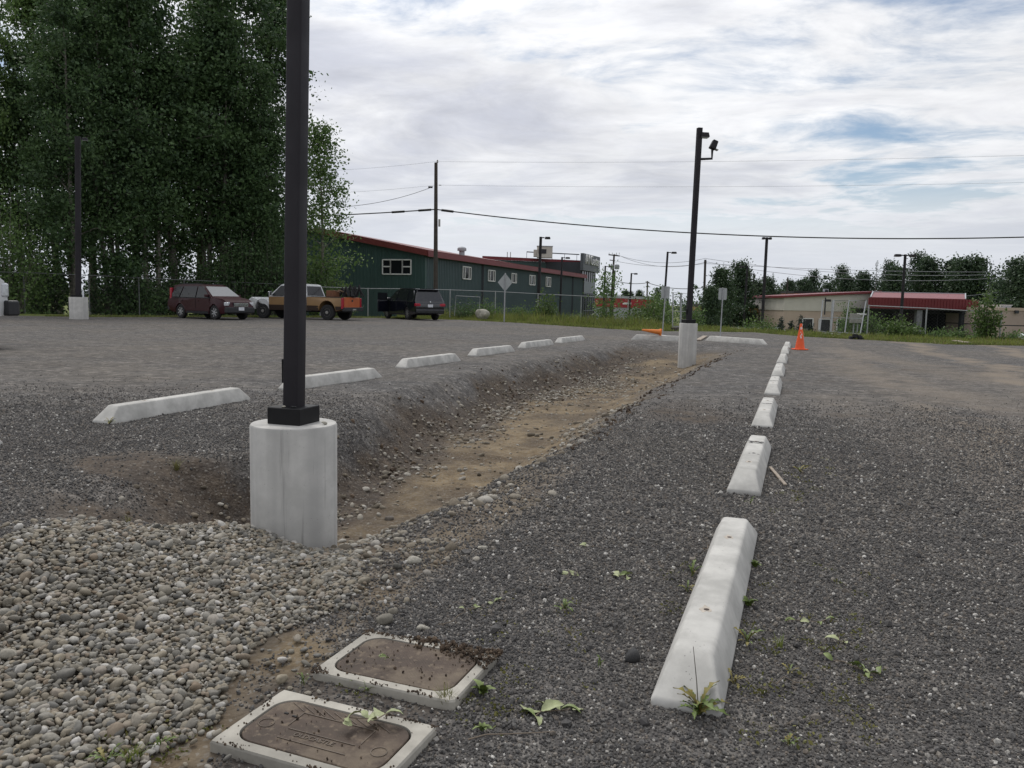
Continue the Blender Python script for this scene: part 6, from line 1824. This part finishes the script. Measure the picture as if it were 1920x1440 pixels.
gs = 'undergrowth shrubs along the foot of the grove'
under = [(15, 42.5, 4.6, 3.6, 'leaf_mid', 5200), (75, 46, 2.6, 3.2, 'leaf_dark', 3200), (205, 47, 2.3, 2.8, 'leaf_dark', 3000), (262, 47.5, 2.0, 2.8, 'leaf_dark', 2600), (318, 50, 3.0, 3.0, 'leaf_dark', 3200), (395, 51, 3.4, 3.2, 'leaf_dark', 3400), (455, 51, 4.2, 3.2, 'leaf_dark', 4200), (505, 52, 4.8, 3.0, 'leaf_dark', 4600)]
ul = ['tall mid green shrub at the left edge under the grove', 'low dark shrub left of the pale concrete lamp base', 'dark shrub just right of the lamp pole by the trees', 'low dark shrub between that lamp pole and the maroon suv',
      'dark shrub directly behind the maroon suv roof', 'dark shrub behind the bonnet of the maroon suv', 'tall dark shrub behind the nose of the tan pickup', 'tall dark shrub just left of the near lamp pole']
for (px, Y, H, W, mt, n), lb in zip(under, ul): bush(lb, px, Y, H * 1.45, W * 1.25, mt, int(n * 1.7), .15, gs)
bush('bright leafy shrub below the birch, right of the near lamp pole', 600, 52.5, 3.9, 3.0, 'leaf_mid', 4600, .15, gs)
bush('pale green bush behind the tan pickup bed', 634, 52, 2.3, 2.4, 'leaf_light', 2600, .13, gs)
gf = 'shrubs growing along the long fence'
bush('low grey green shrubs behind the pale boulder', 915, 51.5, 1.3, 2.6, 'leaf_mid', 2000, .10, gf); bush('low dark shrub behind the bare tube frame', 872, 52, 1.4, 2.2, 'leaf_dark', 1500, .10, gf)
bush('low shrub right of the diamond sign', 972, 51, 1.0, 1.8, 'leaf_mid', 1300, .10, gf); bush('pale green leaning sapling at the long green wall', 1026, 49.5, 2.2, 1.7, 'leaf_light', 1800, .12, gf, wispy=.4)
bush('small shrub left of the pale green sapling', 1000, 50.5, 1.1, 1.2, 'leaf_mid', 800, .10, gf); bush('low weedy shrub beneath the sign tower', 1078, 49, .9, 2.0, 'leaf_mid', 1300, .10, gf)
sap = make_tree('sapling', 'tall thin sapling with sparse leaves right of the sign tower', 'tree', TR, 3.3, .12, .85, 26, 1300, .13, MT['leaf_mid'], tree_at(1138, 47.5, 4), cluster=5)
bush('round shrub at the foot of the thin sapling', 1135, 47, 1.4, 1.7, 'leaf_mid', 1700, .11, gf)
bush('bushy light green shrub left of the far lamp pole', 1215, 43.5, 1.9, 2.3, 'leaf_light', 3000, .12, gf); bush('dark bushy shrub behind the parking sign left of the far pole', 1238, 46, 2.3, 1.9, 'leaf_mid', 2600, .12, gf)
bush('low green weeds left of the far lamp base', 1195, 42, .8, 1.6, 'leaf_light', 1100, .10, gf)
bush('pale birch bush close behind the far lamp pole', 1302, 47, 1.6, 1.3, 'leaf_mid', 1300, .11, gf)
gv_ = 'bushes on the verge before the shop'
bush('low bush on the verge left of the tall street lamp', 1408, 47, 1.15, 1.6, 'leaf_mid', 1500, .11, gv_); bush('leafy bush on the verge under the tall street lamp', 1432, 46, 1.5, 1.9, 'leaf_light', 2200, .11, gv_); bush('low dark bush at the corner of the tan building', 1456, 45, .95, 1.5, 'leaf_mid', 1300, .10, gv_)
for i, (px, H) in enumerate(((1467, 1.15), (1487, .95), (1504, 1.2), (1522, .8))):
    make_spruce(['young dark spruce, leftmost by the tan building', 'young dark spruce, second by the tan building', 'young dark spruce close behind the orange cone', 'young dark spruce right of the orange cone'][i], np.random.default_rng(i), H, .42, tree_at(px, 42.5 - i * .8, 1), 'young spruces before the tan building', 1.4)
gr = 'shrubs along the fence of the red porch'
bush('rounded light green bush before the red porch', 1690, 34.5, .95, 1.6, 'leaf_light', 2200, .09, gr); bush('low bush right of the rounded one before the red porch', 1722, 34, .6, 1.2, 'leaf_light', 1200, .08, gr); bush('tall dark shrub behind the loose fence panels', 1590, 40, 2.0, 1.3, 'leaf_mid', 1600, .10, gr)
bush('narrow shrub at the left end of the red porch fence', 1640, 36, 1.5, .8, 'leaf_mid', 900, .09, gr); bush('low weeds along the fence at the dark pillar', 1775, 33.2, .5, 1.5, 'leaf_mid', 1000, .08, gr); bush('weeds at the foot of the willow', 1815, 32.8, .5, 1.3, 'leaf_mid', 900, .08, gr)
bush('feathery willow shrub standing at the right end of the red porch', 1851, 33.0, 2.6, .95, 'leaf_light', 2300, .10, gr, name='willow_shrub', wispy=.2); bush('low weeds in front of the pinkish building', 1900, 32.6, .42, 1.4, 'leaf_mid', 800, .08, gr)

# trees beyond the buildings
gb_ = 'trees behind the shops on the right'
pz = [make_tree('leafy_tree', '', 'tree', TR, 10, .05, 3.0, 36, 8000, .30, MT['leaf_far']), make_tree('leafy_tree', '', 'tree', TR, 10, .04, 2.9, 26, 8500, .30, MT['leaf_far'], trunks=2), make_tree('leafy_tree', '', 'tree', TR, 10, .10, 1.6, 34, 5000, .22, MT['leaf_far'])]
# px, py of top, distance, proto
far = [(1330, 540, 72, 0, 'bushy mid green tree just right of the far lamp pole'), (1352, 506, 88, 0, 'broad tree behind the right hand parking sign'), (1384, 492, 96, 1, 'tall dark tree left of the shop street lamps'), (1412, 526, 105, 1, 'dark tree behind the two shop street lamps'),
       (1440, 520, 112, 1, 'dark tree behind the tall street lamp'), (1462, 545, 118, 0, 'lower light tree right of the tall street lamp'), (1482, 528, 125, 0, 'rounded tree above the left corner of the tan building'), (1500, 524, 120, 1, 'darker rounded tree left of the slim poplar'),
       (1525, 508, 130, 2, 'slim poplar rising above the tan building'), (1548, 535, 125, 0, 'low tree right of the slim poplar'), (1574, 499, 128, 2, 'sparse birch above the tan building roof'), (1590, 520, 120, 0, 'tree between the sparse birch and the spruces'), (1618, 514, 118, 0, 'tree just left of the dark spruces'),
       (1664, 490, 122, 2, 'pale slim birch right of the dark spruces'), (1685, 500, 116, 1, 'dark tree left of the double street lamp'), (1716, 474, 122, 2, 'pointed tall tree right of the double street lamp'), (1742, 487, 118, 0, 'tree above the middle of the red porch'),
       (1772, 488, 118, 1, 'dark tree above the right half of the red porch'), (1800, 484, 112, 1, 'broad dark tree above the right end of the red porch'), (1836, 482, 112, 1, 'dark tree at the gap in the tree row'), (1872, 530, 105, 0, 'low tree behind the willow shrub'), (1896, 486, 95, 1, 'dark tree above the pinkish building'), (1925, 478, 92, 1, 'tall dark tree at the right edge of the photo'),
       (1288, 572, 160, 1, 'small distant tree behind the far lamp pole'), (1250, 560, 170, 1, 'distant tree behind the street lamp left of the far pole'), (1232, 542, 140, 2, 'slim tree left of the parking sign'), (1200, 546, 200, 0, 'small tree above the right end of the red building'), (1170, 545, 210, 1, 'small dark tree above the red building'), (1181, 548, 220, 0, 'second small tree above the red building')]
used = set()
for k, (px, py, Y, pr, lb) in enumerate(far):
    loc = tree_at(px, Y, 8); top = AT(px, py, Y)[2]; sc = (top - loc[2]) / 10.2
    wsc = max(sc, .5) * (1.0 if pr != 2 else 1.05)
    if pr not in used:
        used.add(pr); o = pz[pr]; o.location = tuple(float(c) for c in loc); o.scale = (wsc, wsc, sc); o['label'] = lb; o['group'] = gb_; o.rotation_euler.z = k
    else: dup(pz[pr], loc, k * 1.3, lb, gb_, (wsc, wsc, sc))
for px, py, Y, lb in ((1640, 488, 117, 'dark pointed spruce, larger one of the pair above the red porch'), (1655, 497, 119, 'dark pointed spruce, smaller one of the pair above the red porch'), (1447, 510, 128, 'thin dark spruce tip behind the tall street lamp'), (1512, 528, 124, 'slim spruce left of the slim poplar'), (1560, 526, 126, 'slim spruce right of the slim poplar'), (1606, 516, 121, 'slim spruce left of the dark spruce pair'), (1702, 486, 120, 'slim spruce right of the double street lamp')):
    loc = tree_at(px, Y, 8); H = AT(px, py, Y)[2] - loc[2]; make_spruce(lb, np.random.default_rng(int(px)), H, H * .2, loc, 'spruces behind the red porch', .8)
# nearer belt of trees behind the shops: one mass between the single trees
rngf = np.random.default_rng(4); fw_c = []
for px in np.arange(1425, 1990, 7.0):
    y_ = 138 + rngf.uniform(-5, 5); P = AT(px, 560, y_); g = gz(P[0], P[1]); top = AT(px, (534 if px < 1495 else 521) - (px > 1690) * 16 + rngf.uniform(-7, 9), y_)[2]; h = top - g
    q = rngf.uniform(0, 1, 230); rad = 1.5 * np.sin(np.pi * np.clip(.2 + .8 * q, 0, 1)) ** .7; a = rngf.uniform(0, 6.28, 230)
    fw_c.append(np.stack([P[0] + np.cos(a) * rad * rngf.uniform(.2, 1, 230), y_ + np.sin(a) * rad, g + h * q], 1))
v, f = leaf_quads(np.concatenate(fw_c), .42, rngf)
fw = np_mesh('woods', v, f, MT['leaf_far']); tag(fw, 'dark belt of woodland filling in behind the shops on the right', None, None, 'stuff')
# a far wood closing the horizon
rngf = np.random.default_rng(3)
fw_c = []
for x_ in np.arange(-260, 330, 2.2):
    y_ = 235 + rngf.uniform(-12, 12); h = rngf.uniform(5.5, 9.5) + (2.5 if x_ > 90 else 0); g = -2.4
    q = rngf.uniform(0, 1, 170); rad = 2.3 * np.sin(np.pi * np.clip(.2 + .8 * q, 0, 1)) ** .7; a = rngf.uniform(0, 6.28, 170)
    fw_c.append(np.stack([x_ + np.cos(a) * rad * rngf.uniform(.3, 1, 170), y_ + np.sin(a) * rad, g + h * q], 1))
v, f = leaf_quads(np.concatenate(fw_c), .75, rngf)
fw = np_mesh('woods', v, f, MT['leaf_dark']); tag(fw, 'distant wood closing the horizon behind the buildings', None, None, 'stuff')

# ================================================================== GRASS ALONG THE EDGE OF THE LOT
rgg = np.random.default_rng(8)
X = rgg.uniform(-22, 21, 90000); D = rgg.uniform(0, 1, 90000) ** 1.5 * 11
Yg_ = edge_y(X) + D - .1
left = X < -7.5
keep = (fbm(X * .8, Yg_ * .8, 201, 3) + .42 - .9 * np.exp(-D / .7) * .4 > 0) & (~left | (D < 2.2))
keep &= in_view(X, Yg_, np.zeros(X.size), 80)
X, Yg_, D, left = X[keep], Yg_[keep], D[keep], left[keep]
n = len(X); z = ground_z(X, Yg_)
hgt = (.07 + .30 * sstep(D, 1.6, 5.0) * (1 - .8 * sstep(X, 6.5, 8.5))) * rgg.lognormal(0, .35, n) * np.where(left, .8, 1.0)
a = rgg.uniform(0, 6.28, n); w = .018 + .018 * rgg.random(n)
lx, ly = rgg.normal(0, .35, n) * hgt, rgg.normal(0, .35, n) * hgt
v = np.empty((n, 3, 3)); v[:, 0] = np.stack([X - np.cos(a) * w, Yg_ - np.sin(a) * w, z - .02], 1); v[:, 1] = np.stack([X + np.cos(a) * w, Yg_ + np.sin(a) * w, z - .02], 1); v[:, 2] = np.stack([X + lx, Yg_ + ly, z + hgt], 1)
gmask = rgg.random(n) < .72
for nm, mk_, mt in (('grass', gmask, 'grass'), ('dry_grass', ~gmask, 'straw')):
    vv = v[mk_].reshape(-1, 3); o = np_mesh(nm, vv, np.arange(len(vv)).reshape(-1, 3), MT[mt]); tag(o, {'grass': 'green grass along the far edge of the gravel lot', 'dry_grass': 'dry yellow grass mixed into the green verge'}[nm], None, None, 'stuff')

# ================================================================== ROCKS AND LITTER BY THE VERGE
def rock(name, label, cat, loc, r, seed, mat, flat=.7, rz=0.0, sub=3):
    me = stone_mesh('rock', seed, sub, flat, .35, MT[mat]); o = bpy.data.objects.new(name, me); link(o); o.location = tuple(float(c) for c in loc); o.scale = (r,) * 3; o.rotation_euler = (0, 0, rz)
    return tag(o, label, cat)
P = on_ground(AT(903, 590, 48.6)); rock('boulder', 'pale pointed boulder in the grass by the fence', 'boulder', P + np.array([0, 0, .32]), .42, 61, 'rock_pale', .82, .4)
P = on_ground(G(1605, 636)); 
rb = MB()
for k in range(7): rb.box((rnd.uniform(-.22, .22), rnd.uniform(-.1, .1), rnd.uniform(.04, .16)), (rnd.uniform(.08, .22), .12, rnd.uniform(.06, .16)), rnd.uniform(0, 3))
o = rb.build('debris_lump', MT['rubber'], None, bevel=.015); o.location = tuple(P); tag(o, 'small black lump of debris on the gravel before the loose fence panels', 'debris')
def plank(label, px0, py0, px1, py1, w, th, lift=0.0, mat='wood'):
    a, b = G(px0, py0), G(px1, py1); a[2] = gz(a[0], a[1]) + lift; b[2] = gz(b[0], b[1]) + lift; o0 = (a + b) / 2
    o = MB().bar(tuple(a - o0), tuple(b - o0), w, th).build('plank', MT[mat], None, bevel=.004); o.location = tuple(o0); return tag(o, label, 'plank', None)
plank('flat weathered board on the gravel right of the far lamp base', 1309, 640, 1322, 632, .16, .04, .03); plank('brown board lying in the weeds before the willow', 1790, 641, 1815, 645, .2, .05, .05)
plank('dark plank at the grass edge left of the diamond sign', 916, 597, 936, 598, .25, .06, .04, 'pole_wood'); plank('grey beam lying in the grass behind the far wheel stop', 1262, 620, 1288, 618, .2, .14, .08, 'pole_wood')
plank('pale broken slabs under the loose fence panels', 1540, 627, 1575, 629, .35, .08, .05, 'concrete')
P = on_ground(G(1185, 1240)); rock('dark_stone', 'smooth dark stone lying alone on the gravel near the first wheel stop', 'stone', P + np.array([0, 0, .012]), .036, 71, 'rock_dark', .62, .5)
stx = plank('short pale stick beside the second right wheel stop', 1444, 880, 1473, 913, .022, .012, .012, 'wood'); stx.name = 'stick'; stx['category'] = 'stick'
for i, (px, py, r, lb) in enumerate(((1285, 830, .018, 'pale pebble alone on the gravel beyond the dark stone'), (905, 1030, .022, 'tan pebble on the gravel right of the swale edge'), (1100, 1025, .014, 'small pale chip on the gravel in the middle distance'), (775, 1055, .03, 'grey cobble strayed to the swale edge'), (794, 1180, .022, 'pale cobble on the gravel right of the second vault'))):
    P = on_ground(G(px, py)); rock('pebble', lb, 'pebble', P + np.array([0, 0, r * .3]), r, 80 + i, 'rock_pale', .6)
P = AT(608, 782, 4.24); rock('pebble', 'small grey pebble lying on top of the near concrete base', 'pebble', np.array([P[0], P[1], zt + .008]), .014, 90, 'rock_pale', .7)
P = near_pole.matrix_basis.translation
for i, (dx, dy, r) in enumerate(((-.035, -.075, .012), (.02, -.07, .013))): rock('pebble', ('flat pale pebble on the black pole cover', 'darker pebble on the black pole cover')[i], 'pebble', (P[0] + dx, P[1] + dy, zt + .096), r, 95 + i, ('rock_pale', 'rock_dark')[i], .5)


# ================================================================== WEEDS AND FALLEN LEAVES
def blade_mesh(name, L, W, lobes, curl, mat, seed, fold=.25):
    """one broad leaf along +x with a toothed outline, arched by curl"""
    rg_ = random.Random(seed); N = 10; up_, lo_, mid = [], [], []
    for i in range(N + 1):
        f = i / N; w = W * (math.sin(math.pi * min(1, f ** .75)) ** .8 if not lobes else (.25 + .9 * f) * (1 - f ** 5)) + .0006
        if lobes and i % 2: w *= .35
        w *= rg_.uniform(.85, 1.15)
        z = curl * L * (4 * f * (1 - f)) * .5 + rg_.uniform(-.02, .02) * L * f; x_ = L * f
        mid.append((x_, 0, z)); up_.append((x_ + lobes * .04 * L * (i % 2 == 0), w / 2, z + fold * w)); lo_.append((x_ + lobes * .04 * L * (i % 2 == 0), -w / 2, z + fold * w))
    v = mid + up_ + lo_; f_ = []
    for i in range(N):
        f_ += [(i, i + 1, N + 2 + i, N + 1 + i), (2 * N + 2 + i, 2 * N + 3 + i, i + 1, i)]
    me = bpy.data.meshes.new(name); me.from_pydata(v, [], f_); me.materials.append(mat)
    for p in me.polygons: p.use_smooth = True
    return me


MT['weed'] = simple('weed_green', (0.085, 0.125, 0.022), .55, 0, .35, 18); MT['weed_y'] = simple('yellowing_weed', (0.16, 0.135, 0.03), .6, 0, .4, 18); MT['wilt'] = simple('wilted_pale_leaf', (0.30, 0.33, 0.17), .6, 0, .35, 22); MT['wilt2'] = simple('wilted_green_leaf', (0.17, 0.22, 0.07), .6, 0, .3, 16)
LEAF = [blade_mesh('toothed_leaf', .10, .030, 1, .45, MT['weed'], 1), blade_mesh('toothed_leaf', .10, .026, 1, .25, MT['weed'], 2), blade_mesh('toothed_leaf', .10, .028, 1, .35, MT['weed_y'], 3)]
OVAL = [blade_mesh('oval_leaf', .06, .030, 0, .3, MT['wilt'], 4, .2), blade_mesh('oval_leaf', .06, .034, 0, -.1, MT['wilt'], 5, -.25), blade_mesh('oval_leaf', .06, .028, 0, .35, MT['wilt2'], 6, .3), blade_mesh('oval_leaf', .06, .03, 0, .3, MT['weed'], 7, .3)]
wr = random.Random(21)


def weed(label, px, py, size, n, el=(5, 60), group='weeds sprouting from the gravel', shapes=LEAF, stalk=False, yellow=.2, name='weed'):
    P = on_ground(G(px, py)); t = thing(name, label, 'weed', P, 0, group)
    for k in range(n):
        mi = 2 if wr.random() < yellow and shapes is LEAF else wr.randrange(2) if shapes is LEAF else wr.randrange(len(shapes))
        o = bpy.data.objects.new('leaf', shapes[mi]); link(o, t); s = size / .1 * wr.uniform(.55, 1.1) if shapes is LEAF else size / .06 * wr.uniform(.6, 1.1)
        o.scale = (s, s * wr.uniform(.85, 1.2), s); o.rotation_euler = (wr.uniform(-.4, .4), -R(wr.uniform(*el)), k * 2.4 + wr.uniform(-.4, .4)); o.location = (wr.uniform(-.006, .006), wr.uniform(-.006, .006), .004)
    if stalk: MB().tube([(0, 0, 0), (-.01, .0, .1), (-.022, .01, .2)], [.002, .0016, .001], 5).build('dead_stalk', MT['bark'], t)
    return t


weed('dandelion with a dead stalk at the near end of the first wheel stop', 1310, 1342, .10, 26, (2, 58), stalk=True)
weed('broad weed against the left side of the first right wheel stop', 1298, 1082, .075, 7, (30, 75)); weed('yellowing weed lower on the left side of the first right wheel stop', 1288, 1112, .06, 7, (10, 50), yellow=.7)
weed('small round weed right of the first wheel stop near its far end', 1416, 1065, .04, 8, (20, 60), shapes=OVAL[3:]); weed('round weed halfway along the right side of the first right wheel stop', 1404, 1140, .045, 8, (20, 60), shapes=OVAL[3:])
weed('bushy weed low on the right side of the first right wheel stop', 1400, 1210, .07, 10, (10, 65)); weed('sparse yellow weed at the right foot of the first right wheel stop', 1376, 1285, .05, 8, (5, 45), yellow=.8)
weed('flat green weed on the open gravel above the fallen leaf sprig', 1056, 1145, .05, 12, (5, 40)); weed('low feathery weed on the gravel at the bottom right', 1480, 1400, .035, 14, (10, 60)); weed('tiny weed between the second wheel stop and the stick', 1500, 888, .07, 9, (5, 40), yellow=.6)
weed('small weed between the two vaults', 690, 1300, .035, 7, (15, 60)); weed('small weed at the far left corner of the nearer vault', 568, 1288, .04, 6, (30, 70)); weed('small weed between the vaults beside the farther collar', 672, 1290, .03, 6, (20, 60))
weed('green weed in the sandy strip left of the nearer vault', 300, 1410, .05, 9, (20, 70)); weed('pale weed near the bottom left of the sandy strip', 200, 1435, .06, 10, (15, 60)); weed('leafy weed right of the farther vault', 903, 1305, .055, 9, (15, 60), shapes=OVAL[2:])
weed('small weed at the right edge of the nearer vault', 905, 1375, .035, 6, (10, 50), shapes=OVAL[2:]); weed('green tuft at the near end of the nearest left wheel stop', 205, 797, .08, 9, (10, 50), yellow=.5)
weed('low yellow weeds right of the first wheel stop', 1480, 1265, .035, 8, (5, 35), yellow=.8); weed('thin green weed beside the dark stone', 1125, 1255, .04, 4, (50, 80)); weed('weed in the gravel between the first two right wheel stops', 1405, 945, .06, 6, (20, 60))
# low seedlings and moss creeping through the gravel
rgm = np.random.default_rng(31); mc_ = []
for px0, px1, py0, py1, n_c, m_ in ((1385, 1660, 1060, 1400, 46, 16), (1440, 1560, 860, 960, 14, 20), (840, 980, 1280, 1400, 12, 14), (120, 420, 1360, 1440, 26, 16), (640, 760, 1275, 1310, 8, 12), (1240, 1320, 1060, 1220, 10, 14), (900, 1120, 1060, 1300, 14, 10)):
    for k in range(n_c):
        P = G(rgm.uniform(px0, px1), rgm.uniform(py0, py1)); c = P[:2] + rgm.normal(0, .016 + .012 * rgm.random(), (m_, 2)); mc_.append(np.column_stack([c, ground_z(c[:, 0], c[:, 1]) + rgm.uniform(.004, .012, m_)]))
v, f = leaf_quads(np.concatenate(mc_), .011, rgm, droop=-.1)
gc_ = np_mesh('ground_cover', v, f, leaf_mat('seedling_leaf', (.06, .075, .016), (.17, .16, .04), .2)); tag(gc_, 'tiny seedlings and moss creeping through the gravel', None, None, 'stuff')
# tufts of dry grass
def tuft(label, px, py, h, n, mat='straw'):
    P = on_ground(G(px, py)); m = MB(); r_ = random.Random(px)
    for k in range(n):
        a = r_.uniform(0, 6.28); b = r_.uniform(.1, .8); L = h * r_.uniform(.5, 1.1); d = Vector((math.cos(a) * b, math.sin(a) * b, 1)).normalized(); s = Vector((-math.sin(a), math.cos(a), 0)) * .0016
        p0 = Vector((r_.uniform(-.012, .012), r_.uniform(-.012, .012), 0)); p1 = p0 + d * L * .6; p2 = p0 + d * L + Vector((math.cos(a), math.sin(a), -.4)) * L * .2
        m.add([p0 - s, p0 + s, p1 + s * .7, p1 - s * .7, p2], [(0, 1, 2, 3), (3, 2, 4)])
    o = m.build('grass_tuft', MT[mat], None); o.location = tuple(P); return tag(o, label, 'grass tuft', 'tufts of grass on the gravel')
tuft('dry yellow grass tuft at the right corner between the vaults', 838, 1325, .07, 70); tuft('wispy green grass tuft right of the first wheel stop', 1462, 1215, .05, 24, 'grass'); tuft('pale dry grass blades behind the cobble pile', 240, 1000, .07, 14); tuft('green grass tuft at the bottom left sandy strip', 250, 1432, .06, 40, 'grass'); tuft('brown grass tuft on the bank left of the near concrete base', 330, 868, .10, 60)


def sprig(label, px, py, n, L, pale=.7, z=None, heading=0.0, size=.06):
    P = on_ground(G(px, py)); 
    if z is not None: P = G(px, py, z)
    t = thing('fallen_sprig', label, 'leaf sprig', P, heading, 'fallen leaf sprigs')
    pts = [Vector((-L * .5 + L * k / 5, .012 * math.sin(k * 1.3), .006 + .004 * (k % 2))) for k in range(6)]
    MB().tube(pts, .0016, 5).build('stem', MT['twig'], t)
    for k in range(n):
        f = wr.uniform(.0, 1); p = pts[min(5, int(f * 5.9))]; o = bpy.data.objects.new('leaf', OVAL[wr.randrange(2)] if wr.random() < pale else OVAL[2]); link(o, t)
        s = size / .06 * wr.uniform(.7, 1.15); o.scale = (s, s, s); o.location = p; o.rotation_euler = (wr.uniform(-.7, .7), -R(wr.uniform(-6, 16)), wr.uniform(0, 6.28))
    return t


sprig('wilted pale leaf sprig lying on the nearer vault lid', 680, 1352, 8, .12, .85, .05, .3, .045); sprig('wilted pale leaf sprig on the gravel left of the first wheel stop', 1040, 1338, 9, .13, .75, None, .5, .06)
sprig('small pale leaf scrap on the gravel beyond the weed', 1165, 1083, 5, .08, .7, None, 0, .045); sprig('tiny green leaf scrap left of the pale leaf scrap', 1074, 1080, 3, .05, .3, None, .6, .035); sprig('small pale leaf on the gravel below the swale edge', 1106, 1026, 2, .04, .9, None, .2, .03)
sprig('leaf sprig with long stem right of the first wheel stop', 1510, 1168, 5, .16, .3, None, .1, .04); sprig('pale leaf pair on the gravel right of the first wheel stop', 1572, 1202, 3, .05, .8, None, 2.0, .045); sprig('narrow green leaf sprig far right of the first wheel stop', 1605, 1255, 8, .15, .1, None, -.7, .045)
sprig('thin leaf scrap at the upper right of the farther vault', 938, 1130, 3, .05, .6, None, .4, .035); sprig('green scrap lying on the farther vault lid', 722, 1235, 4, .04, .1, .05, .2, .022); sprig('pale leaf scrap left of the grassy swale edge', 880, 1145, 3, .05, .5, None, .9, .03)
# dry twigs and stems
tw_r = random.Random(12)
for i, (px, py, L, hd, lb) in enumerate(((850, 1170, .16, .9, 'bent dry twig at the far corner of the farther vault'), (960, 1390, .24, .2, 'thin dry stem on the gravel right of the nearer vault'), (1480, 1290, .14, .15, 'thin pale straw right of the first wheel stop'), (530, 960, .16, 1.4, 'thin twig standing in the cobbles behind the pile'), (1330, 1030, .18, 1.1, 'dry root against the far left side of the first wheel stop'), (545, 1080, .12, 1.2, 'thin dry stem lying on the cobbles'))):
    P = on_ground(G(px, py)); pts = [Vector((L * k / 5 - L / 2, tw_r.uniform(-.012, .012), .012 + tw_r.uniform(0, .02))) for k in range(6)]
    o = MB().tube(pts, [.002, .0018, .0016, .0014, .0012, .0008], 5).build('twig', MT['twig'], None); o.location = tuple(P); o.rotation_euler = (0, 0, hd); tag(o, lb, 'twig')
bpy.context.view_layer.update()
